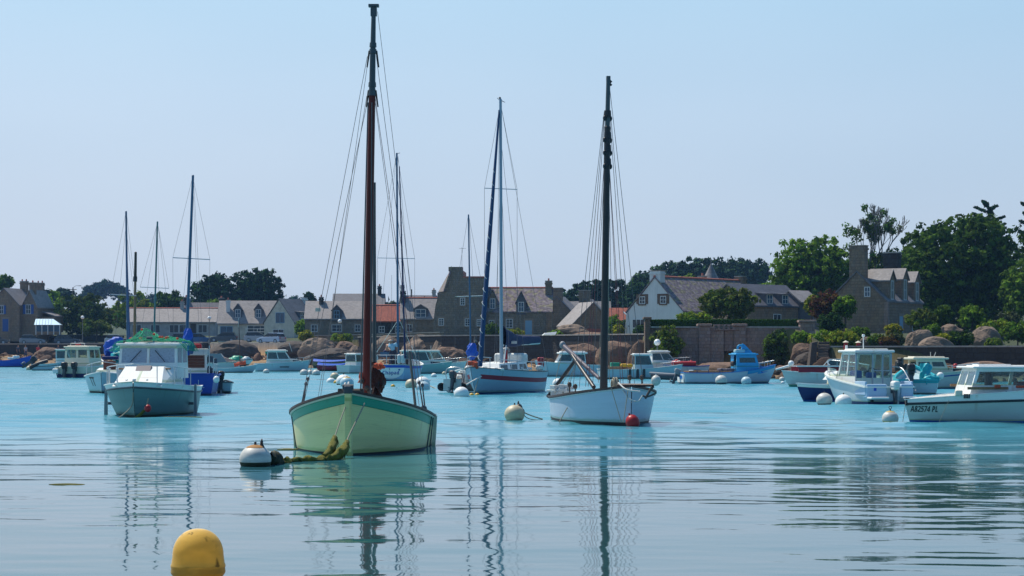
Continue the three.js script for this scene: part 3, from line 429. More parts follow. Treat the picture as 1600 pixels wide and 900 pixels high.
{ const d = 322, a = { W: 14.3, D: 6.5, eave: 2.3, ridge: 4.4, wall: M.rendergrey, roof: M.slatelight, turn: 4, anchor: [0, 3.25], at: [268, d], base: 4.5, ridgeMat: M.ridge, over: 0.35 };
  const r = house('bungalow', 'long low white house with weathered slate roof behind the green-netted boat', a), P = front(a); for (const u of [-5.6, -2.6, 0.4, 2.0, 5.0]) winAt(r, P, u, 0.5, 1.5, 1.35, { nx: 2, ny: 1 }); doorAt(r, P, 3.5, 0, 0.95, 2.0, M.wooddark); chimney(r, 1.4, 0, 4.2, 5.6, 0.6, 0.6, M.rendergrey, 1); }
{ const d = 326, a = { W: 6.5, D: 6.5, eave: 2.6, ridge: 5.6, wall: M.stonedark, roof: M.slate, turn: 15, anchor: [0, 3.25], at: [322, d], base: 4.3, over: 0.2 };
  const r = house('slate_roofed_cottage', 'brown stone cottage with steep slate roof between the long white house and the dormer house', a), P = front(a); winAt(r, P, -1.2, 0.5, 0.9, 1.2); winAt(r, P, 1.5, 0.5, 0.9, 1.2); chimney(r, -2.9, 0, 5.2, 6.6, 0.8, 0.9, M.stonedark, 2); chimney(r, 2.9, 0, 5.2, 6.5, 0.8, 0.9, M.stonedark, 2); }
{ const d = 300, s = PX(d), a = { W: 8.6, D: 7.0, eave: 2.25, ridge: 5.5, wall: M.rendercream, roof: M.slatelight, turn: 3, anchor: [0, 3.5], at: [385, d], base: 4.05, over: 0.3 };
  const r = house('dormer_house', 'cream house with pale slate roof and two gabled dormers', a), P = front(a);
  dormer(r, a, -1.35, 2.9, 1.15, 1.45, 0.75, M.slatedark, M.slatedark, { glass: M.blueglass, k: 0.7 }); dormer(r, a, 1.75, 2.9, 1.15, 1.45, 0.75, M.slatedark, M.slatedark, { glass: M.blueglass, k: 0.7 });
  chimney(r, -2.9, 1.6, 3.6, 5.7, 0.6, 0.6, M.render, 1);
  winAt(r, P, -3.0, 0.15, 1.9, 1.6, { nx: 2, ny: 1, frame: M.doorblue, glass: M.blueglass }); winAt(r, P, 1.6, 0.1, 2.9, 1.75, { nx: 3, ny: 1 }); const b = bag(); b.box(3.6, 0.08, 0.08, 1.7, 1.35, 4.2); b.box(3.6, 0.08, 0.08, 1.7, 0.9, 4.2); for (const u of [0, 1.7, 3.4]) b.box(0.08, 1.4, 0.08, u, 0.7, 4.2); b.build('railing', M.white, r);
  const b2 = { W: 6.6, D: 5.4, eave: 2.3, ridge: 5.7, wall: M.rendercream, roof: M.slate, turn: 62, anchor: [-3.3, 0], at: [436, 296], base: 4.0, over: 0.2 };
  const q = house('gabled_house', 'cream gabled house with tall glazed gable window right of the dormer house', b2), G = gableL(b2), R = front(b2);
  winAt(q, G, 0.2, 2.2, 1.6, 1.6, { nx: 2, ny: 1, frame: M.doorblue, glass: M.blueglass }); winAt(q, G, -0.1, 0.4, 2.0, 0.9, { nx: 2, ny: 1 }); dormer(q, b2, -0.6, 2.75, 1.5, 1.1, 0, M.slatedark, M.slatelight, { k: 0.6 }, 'flat'); winAt(q, R, 0.3, 0.5, 0.7, 0.8); winAt(q, R, 2.3, 0.5, 0.7, 0.8); chimney(q, 3.0, 0.3, 5, 6.1, 0.7, 0.7, M.render, 0); }
{ const d = 275, a = { W: 8.6, D: 6.4, eave: 2.35, ridge: 4.75, wall: M.stone, roof: M.slatelight, turn: 2, anchor: [0, 3.2], at: [525, d], base: 4.1, over: 0.2 };
  const r = house('stone_cottage', 'low stone cottage with skylight and arched dormer behind the left rocks', a), P = front(a);
  const k = bag(), zz = 3.2 - (3.5 - 2.35) / 0.75; k.box(0.7, 0.05, 0.75, -2.6, 3.72, zz + 0.05, 0, Math.atan(0.75)); k.build('skylight', M.glass, r); dormer(r, a, 0.1, 2.25, 1.3, 1.35, 0.65, M.slatedark, M.slate, { k: 0.6, frame: M.doorblue });
  winAt(r, P, -3.0, 0.6, 0.9, 1.0, sW); winAt(r, P, 0.1, 0.6, 1.4, 1.0, sW); winAt(r, P, 3.0, 0.6, 0.8, 1.0, sW); chimney(r, -2.2, 0.4, 4.4, 5.4, 0.6, 0.6, M.stonedark, 1); }
{ const a = { W: 8, D: 6, eave: 4.6, ridge: 6.3, wall: M.rendergrey, roof: M.slatedark, turn: 2, anchor: [0, 3], at: [560, 310], base: 4.6 }; const r = house('slate_roof_house', 'plain dark slate roof rising behind the stone cottage, left of the tall brown mast', a); chimney(r, 3.2, 0, 6, 7.6, 0.6, 0.9, M.stonedark, 2); }
{ const d = 268, a = { W: 5.0, D: 5.6, eave: 1.9, ridge: 4.0, wall: M.stonedark, roof: M.tileroof, turn: 2, anchor: [0, 2.8], at: [608, d], base: 4.1, over: 0.2, ridgeMat: M.ridge }; const r = house('red_roofed_shed', 'low building with bright red tiled roof behind the dark rocks', a), P = front(a); winAt(r, P, -1.0, 0.4, 0.8, 0.9); winAt(r, P, 1.2, 0.4, 0.8, 0.9); }
{ const d = 264, a = { W: 4.9, D: 6.0, eave: 2.2, ridge: 4.9, wall: M.stone, roof: M.slatelight, turn: 2, anchor: [0, 3], at: [655, d], base: 4.1, over: 0.2, ridgeMat: M.ridge }; const r = house('cottage_with_dormer', 'small slate-roofed cottage with arched dormer against the tall stone house', a), P = front(a); dormer(r, a, 0.2, 2.25, 1.7, 1.3, 0.5, M.slatedark, M.slatelight, { k: 0.8, glass: M.blueglass }); winAt(r, P, -1.3, 0.5, 0.8, 1.0, sW); chimney(r, -2.2, 0.4, 4.2, 5.9, 0.7, 0.9, M.stonedark, 0); }
{ const a = { W: 6, D: 5, eave: 5.0, ridge: 6.6, wall: M.rendergrey, roof: M.slatedark, turn: 8, anchor: [0, 2.5], at: [656, 330], base: 4.6 }; const r = house('distant_house', 'distant grey house with chimneys above the small cottage, beside the tall stone house', a); chimney(r, -2.7, 0, 6, 8.4, 0.6, 0.8, M.rendergrey, 1); chimney(r, 2.6, 0, 6, 7.6, 0.6, 0.8, M.rendergrey, 1); }
{ // the large stone house: steep tower gable at left, high wall, lichened main roof
  const d = 252, s = PX(d), a = { W: 9.3, D: 7.2, eave: 3.0, ridge: 6.05, wall: M.stone, roof: M.lichenroof, turn: -2, anchor: [0, 3.6], at: [805, d], base: 3.95, over: 0.15, ridgeMat: M.ridge };
  const r = house('manor_house', 'large old stone house with steep tower gable and lichened roof', a), P = front(a);
  dormer(r, a, 0.75, 2.9, 1.25, 1.45, 1.25, M.slatedark, M.lichenroof, { k: 0.6, frame: M.winframe, glass: M.blueglass }); dormer(r, a, -2.9, 3.3, 1.0, 1.5, 1.0, M.stone, M.slatedark, { k: 0.7, glass: M.blueglass });
  winAt(r, P, -0.75, 1.0, 0.85, 1.15, { nx: 2, ny: 3, ...sW }); winAt(r, P, -3.0, 0.9, 0.7, 1.1, { nx: 2, ny: 3, ...sW }); doorAt(r, P, 1.7, 0.0, 0.85, 1.95, M.doorblue, M.dressed);
  chimney(r, 4.2, 0.5, 2.5, 7.0, 0.85, 1.5, M.stone, 1); const qn = bag(); qn.box(0.7, 4.2, 0.25, 4.3, 0.9, 3.72); qn.build('corner_stones', M.stonewarm, r);
  const tb = bag(), z0 = -2.6, z1 = 4.6, x = (px) => (px - 805) * s, y = (py) => Y(py, d - 4) - 3.95; // tower: its gable faces the water
  tb.prism([[x(678), -1], [x(757), -1], [x(757), y(433)], [x(724), y(431)], [x(724), y(421)], [x(707), y(419)], [x(695), y(454)], [x(684), y(456)], [x(684), y(466)], [x(681), y(476)], [x(678), y(500)]], z0, z1); tb.build('tower', M.stone, r);
  const tr = bag(), A = [V(x(695.5), y(456), z1 + 0.2), V(x(708), y(416), z1 + 0.2), V(x(702), y(415), z0), V(x(681), y(454), z0)]; tr.hexa(A, A.map((v) => v.clone().add(V(-0.16, 0.16, 0)))); tr.build('tower_roof', M.lichenroof, r);
  const cap = bag(); cap.box(1.75, 0.55, 2.0, x(712), y(418.5), 3.4); cap.build('tower_cap', M.lichenroof, r); const ck = bag(); ck.box(1.5, 1.4, 1.7, x(713.5), y(424), 3.73); ck.build('tower_chimney', M.stone, r);
  const eb = bag(); eb.box(x(757) - x(724), 0.15, 7.4, (x(724) + x(757)) / 2, y(432) + 0.07, 1); eb.build('wall_coping', M.ridge, r);
  const TP = (u, v, k) => V(u, v, z1 + k); for (const [px, py, w, h] of [[723.5, 476, 0.6, 0.95], [690, 508, 0.65, 0.9], [731, 509, 0.65, 0.95], [749, 509, 0.55, 0.85]]) winAt(r, TP, x(px), y(py), w, h, { nx: 2, ny: 3, ...sW });
  const ae = bag(); ae.bar(V(x(719), y(421), 0), V(x(719), y(381), 0), 0.025, 0.02, 6); ae.box(0.9, 0.03, 0.03, x(720), y(383), 0); for (let i = 0; i < 4; i++) ae.box(0.02, 0.02, 0.5, x(716) + i * 0.22, y(383), 0); ae.build('aerial', M.pole, r);
}
{ const a = { W: 5, D: 4.6, eave: 2.5, ridge: 4.8, wall: M.stone, roof: M.slate, turn: 76, anchor: [-2.5, 0], at: [870, 262], base: 4.3 }; const r = house('chimneyed_cottage', 'grey stone cottage with broad gable chimney right of the large stone house', a); chimney(r, -2.1, 0, 3.8, 6.0, 0.9, 1.3, M.stone, 0); const b = { W: 5, D: 4.4, eave: 2.2, ridge: 4.5, wall: M.stone, roof: M.slate }; wing(r, b, 1.2, 3.6); chimney(r, -0.8, 3.4, 3.8, 5.7, 0.9, 1.4, M.stone, 0); }
{ const a = { W: 5.5, D: 5.4, eave: 2.4, ridge: 4.9, wall: M.rendergrey, roof: M.lead, turn: 80, anchor: [-2.7, 0], at: [856, 272], base: 4.4 }; house('pale_gabled_shed', 'pale roofed shed peeping out between the large stone house and the cottage', a); }
{ const a = { W: 7, D: 6.0, eave: 2.0, ridge: 4.2, wall: M.stone, roof: M.slate, turn: 0, anchor: [0, 3], at: [915, 275], base: 4.6 }; const r = house('slate_cottage', 'slate roof with chimney behind the brown gabled barn', a); chimney(r, 0.0, 0, 4, 5.4, 1.2, 0.8, M.stonedark, 0); }
{ const a = { W: 5, D: 5.4, eave: 0.9, ridge: 3.55, wall: M.stonewarm, roof: M.slatelight, turn: 108, anchor: [-2.5, 0], at: [927, 243], base: 4.3, over: 0.3 }; const r = house('brown_barn', 'brown stone barn with sloping pale roof edge left of the black mast', a); const p = bag(); p.box(5.2, 0.5, 0.3, -2.9, 0.2, 1.6, 1.57); p.build('low_wall', M.ridge, r); }
{ const a = { W: 3.4, D: 3.6, eave: 1.3, ridge: 2.6, wall: M.stonedark, roof: M.tileroof, turn: 0, anchor: [0, 1.8], at: [972, 232], base: 4.3 }; house('red_tiled_hut', 'little hut with red tiled roof beside the white gabled house', a); }
{ // white house with granite window surrounds
  const a = { W: 17.6, D: 7.7, eave: 2.2, ridge: 6.0, wall: M.render, roof: M.lichenroof, turn: 50, anchor: [-8.8, 3.85], at: [1068, 216], base: 4.05, over: 0.1, ridgeMat: M.ridge };
  const r = house('white_house', 'white rendered house with gable chimney, lichened roof and stone window surrounds', a), G = gableL(a), P = front(a);
  for (const u of [-1.7, 1.15]) winAt(r, G, u, 3.15, 0.8, 0.85, { nx: 2, ny: 2, surround: M.rockred, sill: M.rockred, sw: 0.4 });
  winAt(r, G, -2.2, 0.5, 1.7, 1.0, { nx: 3, ny: 1 }); chimney(r, -8.33, 0, 4.5, 6.75, 0.9, 1.45, M.render, 0, M.dressed); const rb = bag(); rb.bar(V(-8.9, 2.0, -3.8), V(-8.9, 2.3, -4.2), 0.09); rb.bar(V(-8.9, -0.5, -3.9), V(-8.9, 2.0, -3.8), 0.05); rb.build('downpipe', M.winframe, r);
  chimney(r, 8.2, 0, 5, 6.6, 0.8, 1.1, M.stonewarm, 0); chimney(r, 2.6, -1.5, 5, 6.5, 0.5, 0.9, M.stonewarm, 1);
  for (const u of [-5, -1, 3]) winAt(r, P, u, 0.4, 1.1, 1.4, { nx: 2, ny: 2 });
}
{ const a = { W: 9, D: 5.8, eave: 2.5, ridge: 4.7, wall: M.stonewarm, roof: M.slatedark, turn: 40, anchor: [-4.5, 2.9], at: [1168, 206], base: 4.2, over: 0.2 };
  const r = house('stone_annexe', 'low brown stone annexe with dark slate roof and twin dormer windows', a), P = front(a); dormer(r, a, -1.0, 2.6, 1.1, 1.2, 0, M.slatedark, M.slatedark, { k: 0.8, glass: M.blueglass }, 'flat'); dormer(r, a, 1.4, 2.6, 1.1, 1.2, 0, M.slatedark, M.slatedark, { k: 0.8, glass: M.blueglass }, 'flat');
  const b = { W: 3.0, D: 3.2, eave: 3.0, ridge: 4.1, wall: M.slatedark, roof: M.slatelight }; wing(r, b, 4.8, 1.6); winAt(r, P, 0, 0.3, 1.2, 1.4, { nx: 2, ny: 2 }); }
{ const d = 300, r = thing('turret', 'pointed slate turret spire showing above the white house roof', 'tower', W(1111, 480, d)), b = bag(); b.bar(V(0, -6, 0), V(0, 3.9, 0), 1.1, 1.1, 8); b.build('wall', M.stonedark, r); const c = bag(); c.add(new THREE.ConeGeometry(1.5, 3.0, 8), T(0, 5.2, 0)); c.bar(V(0, 6.6, 0), V(0, 7.3, 0), 0.05); c.build('spire', M.slate, r); }
{ // dark stone house at right
  const a = { W: 9.5, D: 6.0, eave: 3.3, ridge: 6.1, wall: M.stonewarm, roof: M.slate, turn: 58, anchor: [-4.75, 3.0], at: [1386, 186], base: 3.3, over: 0.1 };
  const r = house('gabled_stone_house', 'shadowed stone house with big gable chimney and steep roof gablets at right', a), G = gableL(a), P = front(a);
  chimney(r, -4.35, 0, 5, 8.6, 0.85, 1.55, M.stonewarm, 0, M.dressed); winAt(r, G, 1.05, 3.8, 0.6, 0.95, { nx: 2, ny: 2, glass: M.blueglass }); const lt = bag(); lt.prism([[-0.2, -1], [2.6, -1], [2.6, 1.2], [-0.2, 1.9]], -6.6, -4.6).moved(new THREE.Matrix4().makeRotationY(0)); lt.build('lean_to', M.slatedark, r);
  for (const [x, h] of [[-3.2, 2.0], [0.2, 2.2], [3.4, 2.0]]) dormer(r, a, x, 3.4, 1.6, h, 0.9, M.stonewarm, M.slatelight, { k: 0.4, glass: M.darkglass });
  chimney(r, 4.3, 0, 5.5, 8.3, 1.0, 1.5, M.stonedark, 0); doorAt(r, P, -1.2, 0, 0.9, 2.0, M.doorblue, M.dressed); winAt(r, P, 2.2, 0.6, 0.9, 1.3, sW);
  const qn = bag(); qn.box(0.3, 5.0, 0.4, -4.68, 0.8, 2.95); qn.build('corner_stones', M.stonepink, r);
}

// ------------------------------------------------------------------ lamps, poles
function lampPost(label, px, pyGlobe, d, base) { const r = thing('street_lamp', label, 'street lamp', V(X(px, d), base, -d), 0, 'street lamps with white globes'), y = Y(pyGlobe, d) - base, b = bag(); b.bar(V(0, -0.2, 0), V(0, y - 0.2, 0), 0.06, 0.045, 8); b.bar(V(0, -0.2, 0), V(0, 0.6, 0), 0.1, 0.08, 8); b.bar(V(0, y - 0.28, 0), V(0, y - 0.18, 0), 0.12, 0.16, 10); b.build('pole', M.pole, r); const g = bag(); g.sph(0, y, 0, 0.27); g.build('globe', M.globe, r); return r; }
lampPost('street lamp with white globe in front of the dark round tree at left', 129, 496, 300, 3.0); lampPost('street lamp with white globe beside the slate-roofed cottage', 327, 497, 283, 3.2); lampPost('street lamp with white globe in front of the arched dormer', 531, 502, 258, 3.6); lampPost('street lamp with white globe in front of the bush on the retaining wall', 1027, 535, 159, 0.4);
{ const d = 360, r = thing('utility_pole', 'dark utility pole with lamp arm above the trees at left', 'pole', V(X(114, d), 4, -d)), b = bag(), y = Y(449, d) - 4; b.bar(V(0, 0, 0), V(0, y, 0), 0.16, 0.11); b.box(1.3, 0.12, 0.12, 0, y - 0.4, 0); b.build('post', M.wooddark, r); const a = bag(); a.tube([V(0, y - 0.1, 0), V(0.5, y + 0.25, 0), V(1.1, y + 0.3, 0)], 0.04); a.box(0.5, 0.1, 0.2, 1.25, y + 0.28, 0); a.build('lamp_arm', M.pole, r); }
{ const d = 300; for (const [px, top, label] of [[643, 452, 'dark pole rising behind the small cottage beside the tall stone house'], [663, 463, 'shorter dark pole between the distant chimneys']]) { const r = thing('utility_pole', label, 'pole', V(X(px, d), 4.3, -d)), b = bag(); b.bar(V(0, 0, 0), V(0, Y(top, d) - 4.3, 0), 0.13, 0.1); b.build('post', M.wooddark, r); } }

// ------------------------------------------------------------------ trees, bushes, hedges
const leafMat = new THREE.MeshPhysicalMaterial({ color: C(1, 1, 1), roughness: 0.85, vertexColors: true, transmission: 0.35, thickness: 0, ior: 1.3, specularIntensity: 0.06 });
const needleMat = new THREE.MeshPhysicalMaterial({ color: C(1, 1, 1), roughness: 0.9, vertexColors: true, specularIntensity: 0.06 });
const bark = M0(C(0.085, 0.065, 0.05), 0.95, { map: rep(mottle, 1) });
class Leaves {
  constructor() { this.p = []; this.n = []; this.c = []; }
  leaf(x, y, z, nx, ny, nz_, s, c) { // a small folded leaf spray facing roughly (nx, ny, nz)
    const a = rnd() * 6.283, up = Math.abs(ny) < 0.9 ? [0, 1, 0] : [1, 0, 0];
    let tx = up[1] * nz_ - up[2] * ny, ty = up[2] * nx - up[0] * nz_, tz = up[0] * ny - up[1] * nx, l = Math.hypot(tx, ty, tz); tx /= l; ty /= l; tz /= l;
    const bx = ny * tz - nz_ * ty, by = nz_ * tx - nx * tz, bz = nx * ty - ny * tx, ca = Math.cos(a) * s, sa = Math.sin(a) * s;
    const ux = tx * ca + bx * sa, uy = ty * ca + by * sa, uz = tz * ca + bz * sa, vx = (-tx * sa + bx * ca) * 0.62, vy = (-ty * sa + by * ca) * 0.62, vz = (-tz * sa + bz * ca) * 0.62, f = 0.3 * s;
    const A = [x - ux, y - uy, z - uz], B = [x + vx - nx * f, y + vy - ny * f, z + vz - nz_ * f], D = [x - vx - nx * f, y - vy - ny * f, z - vz - nz_ * f], E = [x + ux, y + uy, z + uz];
    this.p.push(...A, ...E, ...B, ...A, ...D, ...E);
    for (let i = 0; i < 6; i++) { this.c.push(c[0], c[1], c[2]); this.n.push(nx, ny, nz_); }
  }
  clump(cx, cy, cz, r, n, s, c, flat = 1) {
    for (let i = 0; i < n; i++) {
      const z = rnd() * 2 - 1, a = rnd() * 6.283, q = Math.sqrt(1 - z * z), R = r * Math.pow(rnd(), 0.4), x = q * Math.cos(a), y = z, w = q * Math.sin(a);
      const k = rr(0.75, 1.25); let nx = x + rr(-0.6, 0.6), ny = y * 0.7 + 0.35 + rr(-0.6, 0.6), nw = w + rr(-0.6, 0.6); const l = Math.hypot(nx, ny, nw) || 1;
      this.leaf(cx + x * R, cy + y * R * flat, cz + w * R, nx / l, ny / l, nw / l, s * rr(0.7, 1.3), [c[0] * k, c[1] * k, c[2] * k]);
    }
  }
  build(name, parent, mat = leafMat) {
    const g = new THREE.BufferGeometry(); g.setAttribute('position', new THREE.Float32BufferAttribute(this.p, 3)); g.setAttribute('normal', new THREE.Float32BufferAttribute(this.n, 3)); g.setAttribute('color', new THREE.Float32BufferAttribute(this.c, 3));
    const m = new THREE.Mesh(g, mat); m.name = name; m.castShadow = m.receiveShadow = true; parent.add(m); return m;
  }
}
const G = { oak: [0.075, 0.135, 0.014], dark: [0.030, 0.070, 0.014], pine: [0.018, 0.048, 0.020], light: [0.14, 0.245, 0.022], olive: [0.115, 0.135, 0.026], yellow: [0.24, 0.25, 0.02], hedge: [0.035, 0.080, 0.012], red: [0.075, 0.018, 0.020], grey: [0.06, 0.08, 0.045], far: [0.025, 0.05, 0.03], bronze: [0.13, 0.09, 0.02] };
// px: centre, top and bottom rows, width in pixels at depth d; lobes are placed through the crown's envelope
function tree(name, label, o) {
  const s = PX(o.d), w = o.w * s, base = o.base ?? groundY(o.px, o.d), yt = Y(o.top, o.d), H = yt - base, r = thing(name, label, o.category ?? 'tree', V(X(o.px, o.d), base, -o.d), 0, o.group);
  const y0 = o.bot !== undefined ? Y(o.bot, o.d) - base : H * 0.2, ch = H - y0, L = new Leaves(), rx = w / 2, rz = o.rz ?? rx * 0.85, nl = Math.round((o.lobes ?? 9) * 1.6), flat = o.flat ?? 1, ls = o.leaf ?? 0.3, lobes = [];
  for (let i = 0; i < nl; i++) { // lobes spread evenly over the crown's envelope, then jittered
    let y = 1 - 2 * (i + 0.5) / nl, a = i * 2.39996 + rr(-0.35, 0.35); y = clamp(y * 0.98 + rr(-0.08, 0.08), -1, 1); const q = Math.sqrt(1 - y * y), m = rr(0.78, 1.02), x = q * Math.cos(a) * m, z = q * Math.sin(a) * m;
    const hull_ = y > 0 ? Math.pow(1 - Math.pow(y, 2.4), 0.5) / Math.max(q, 0.2) : 1, taper = o.cone ? 1 - (y * 0.5 + 0.5) * o.cone : Math.min(1.15, hull_), lr = (o.lobe ?? 0.38) * Math.min(rx, ch / 2 / Math.max(flat, 0.35)) * rr(0.75, 1.2) * (o.cone ? lerp(1, taper, 0.7) : 1);
    lobes.push([x * (rx - lr * 0.8) * taper, y0 + ch / 2 + y * m * (ch / 2 - lr * 0.8 * flat), z * (rz - lr * 0.6) * taper, lr]);
  }
  if (!o.hollow) for (const [kx, ky, kr] of [[0, 0.48, 0.7], [-0.35, 0.38, 0.55], [0.35, 0.4, 0.55]]) lobes.push([kx * rx, y0 + ch * ky, 0, Math.min(rx, ch / 2) * kr * (o.cone ? 0.6 : 1)]);
  const total = o.n ?? 2600, area = lobes.reduce((a, l) => a + l[3] * l[3], 0);
  for (const [x, y, z, lr] of lobes) {
    const nc = Math.max(6, Math.round(lr * lr / area * total / 16));
    for (let i = 0; i < nc; i++) {
      const zz = rnd() * 2 - 1, a = rnd() * 6.283, q = Math.sqrt(1 - zz * zz), R = lr * rr(0.72, 1.04), b = rr(0.65, 1.4), t = rnd(), c2 = o.c2 ?? o.c, cl = o.c.map((v, k) => lerp(v, c2[k], t * t) * b);
      L.clump(x + q * Math.cos(a) * R, y + zz * R * flat, z + q * Math.sin(a) * R, ls * rr(1.6, 2.6), 16, ls, cl, o.cflat ?? 0.75);
    }
  }
  const crown = L.build(o.bush ? 'foliage' : 'crown', r, o.needle ? needleMat : leafMat), t = bag(), tr = o.trunk ?? Math.max(0.05, H * 0.026);
  const mid = V(rr(-0.1, 0.1) * rx, y0 + ch * 0.35, 0); t.bar(V(0, -0.4, 0), mid, tr * 1.3, tr * 0.8, 9);
  for (const [x, y, z, lr] of lobes.slice(0, o.bush ? 4 : 8)) t.bar(mid, V(x, y - lr * 0.2, z), tr * 0.55, tr * 0.15, 6);
  t.build(o.bush ? 'stem' : 'trunk', bark, r); return r;
}
const bush = (label, o) => tree('bush', label, { bush: true, category: 'bush', lobes: 7, n: 900, leaf: 0.16, lobe: 0.5, ...o });
// left
tree('tree', 'tall tree edge with feathery crown behind the granite house roof at far left', { px: 4, top: 431, bot: 452, w: 40, d: 370, c: G.oak, n: 900, leaf: 0.35 });
tree('tree', 'mid-green spreading tree between the granite house and the conservatory', { px: 72, top: 454, bot: 522, w: 90, d: 345, c: G.light, c2: G.oak, n: 2600, leaf: 0.34 });
tree('tree', 'dark dense round tree in front of the garden wall right of the conservatory', { px: 132, top: 457, bot: 530, w: 86, d: 324, base: 3.4, c: G.dark, c2: G.olive, n: 5200, lobes: 14, leaf: 0.28 });
bush('low dark green bush on the garden wall in front of the dark round tree', { px: 150, top: 498, bot: 523, w: 54, d: 317, base: 3.2, c: G.oak, c2: G.olive, n: 1600, leaf: 0.25 });
tree('tree', 'yellow-green tree behind the blue mast and the long white house', { px: 208, top: 458, bot: 520, w: 78, d: 345, c: G.light, c2: G.olive, n: 3400, leaf: 0.33 });
tree('tree', 'round-topped dark green tree behind the long white house roof', { px: 266, top: 453, bot: 490, w: 54, d: 352, c: G.dark, c2: G.oak, n: 2000, leaf: 0.32 });
tree('tree', 'blue-green flat cedar far behind the trees at left', { px: 88, top: 452, bot: 470, w: 56, d: 520, c: G.far, n: 1200, flat: 0.5, needle: true, leaf: 0.5 });
tree('pine_tree', 'big dark pine with ragged crown behind the dormer house, left one of the pair', { px: 340, top: 424, bot: 490, w: 90, d: 375, c: G.pine, c2: G.dark, n: 5600, lobes: 14, leaf: 0.34, needle: true, flat: 0.8, lobe: 0.34 });
tree('pine_tree', 'big dark pine leaning out over the gabled house, right one of the pair', { px: 404, top: 413, bot: 490, w: 84, d: 378, c: G.pine, c2: G.dark, n: 5600, lobes: 14, leaf: 0.34, needle: true, flat: 0.7, lobe: 0.4 });
tree('tree', 'light green tree top behind the chimney of the slate-roofed cottage', { px: 338, top: 468, bot: 495, w: 30, d: 345, c: G.light, n: 700, leaf: 0.28 });
tree('conifer_tree', 'small dark pointed conifer behind the stone cottage with the skylight', { px: 483, top: 456, bot: 490, w: 36, d: 345, c: G.pine, n: 1300, cone: 0.75, lobes: 12, leaf: 0.28, needle: true });
tree('tree', 'pale blue-green tree behind the red tiled roof', { px: 611, top: 468, bot: 500, w: 40, d: 352, c: G.grey, c2: G.far, n: 1300, leaf: 0.3 });
tree('tree', 'dark green tree behind the red tiled roof beside the brown mast', { px: 588, top: 478, bot: 505, w: 30, d: 345, c: G.dark, n: 800, leaf: 0.3 });
// centre
tree('pine_tree', 'dark pine group behind the chimney of the large stone house', { px: 868, top: 451, bot: 505, w: 56, d: 395, c: G.pine, c2: G.dark, n: 2600, lobes: 12, needle: true, leaf: 0.36 });
tree('cedar_tree', 'spreading cedar behind the black mast, left half of it', { px: 916, top: 431, bot: 505, w: 72, d: 360, c: G.pine, c2: G.far, n: 3600, lobes: 15, flat: 0.5, lobe: 0.36, needle: true, leaf: 0.34 });
tree('cedar_tree', 'spreading cedar right of the black mast', { px: 957, top: 430, bot: 505, w: 62, d: 365, c: G.pine, c2: G.far, n: 3200, lobes: 14, flat: 0.5, lobe: 0.36, needle: true, leaf: 0.34 });
tree('pine_tree', 'dark pines left of the white gabled house', { px: 996, top: 440, bot: 510, w: 64, d: 350, c: G.pine, c2: G.dark, n: 3600, lobes: 14, needle: true, leaf: 0.34 });
for (const [px, top, w, d, l] of [[1016, 424, 60, 400, 'leftmost dark pine on the wooded rise behind the white house'], [1052, 408, 66, 420, 'dark pine second from the left on the wooded rise'], [1090, 399, 76, 430, 'tallest dark pine at the crest of the wooded rise'], [1136, 402, 72, 432, 'dark pine right of the crest of the wooded rise'], [1178, 405, 58, 428, 'rightmost dark round pine on the wooded rise behind the white house']])
  tree('pine_tree', l, { px, top, bot: 452, w, d, c: G.far, c2: G.dark, n: 3000, lobes: 12, needle: true, leaf: 0.42, flat: 0.7, group: 'pines on the wooded rise' });
tree('tree', 'light green rounded tree top showing above the white house roof', { px: 1073, top: 430, bot: 455, w: 46, d: 320, c: G.light, n: 1300, leaf: 0.3 });
tree('tree', 'pale green tree behind the dark annexe roof', { px: 1206, top: 438, bot: 475, w: 60, d: 262, c: G.light, c2: G.oak, n: 2200, leaf: 0.26 });
tree('tree', 'bushy olive-green tree in front of the white house roof', { px: 1138, top: 446, bot: 502, w: 96, d: 186, c: G.olive, c2: G.oak, n: 5200, lobes: 14, leaf: 0.17 });
bush('dense light green shrub on the hedge beside the white house wall', { px: 1085, top: 488, bot: 506, w: 60, d: 178, c: G.light, c2: G.yellow, base: 3.8, n: 2000, leaf: 0.14 });
bush('olive shrub growing out of the retaining wall beside the lamp', { px: 1043, top: 510, bot: 562, w: 52, d: 160.5, c: G.olive, c2: G.light, n: 3200, lobes: 11, leaf: 0.15, base: 0.8 });
bush('dark green shrub at the foot of the retaining wall, right of the doorway', { px: 1213, top: 514, bot: 572, w: 40, d: 159, c: G.oak, c2: G.grey, n: 2600, lobes: 10, leaf: 0.15, base: 0.6 });
bush('green bush beside the small red hut', { px: 957, top: 492, bot: 521, w: 28, d: 226, c: G.light, c2: G.oak, n: 900, leaf: 0.18 });
bush('spiky blue-green shrub in front of the little red hut', { px: 980, top: 500, bot: 524, w: 26, d: 222, c: G.grey, c2: G.dark, n: 800, leaf: 0.18 });
bush('yellow-green bush at the foot of the white gable', { px: 966, top: 508, bot: 524, w: 14, d: 219, c: G.yellow, n: 360, leaf: 0.16 });
bush('dark green bush under the white gable window', { px: 1002, top: 508, bot: 526, w: 24, d: 214, c: G.dark, c2: G.oak, n: 700, leaf: 0.16 });
bush('low green bushes on the rock beside the large stone house', { px: 868, top: 517, bot: 528, w: 26, d: 229, c: G.light, n: 700, leaf: 0.15 });
bush('sunlit green shrubs under the window of the large stone house', { px: 800, top: 514, bot: 526, w: 40, d: 240, c: G.yellow, c2: G.light, n: 1200, leaf: 0.15, base: 3.7 });
bush('dark climbing shrub beside the blue rolled sail on the large stone house', { px: 770, top: 505, bot: 527, w: 26, d: 243, c: G.oak, n: 900, leaf: 0.15, base: 3.7 });
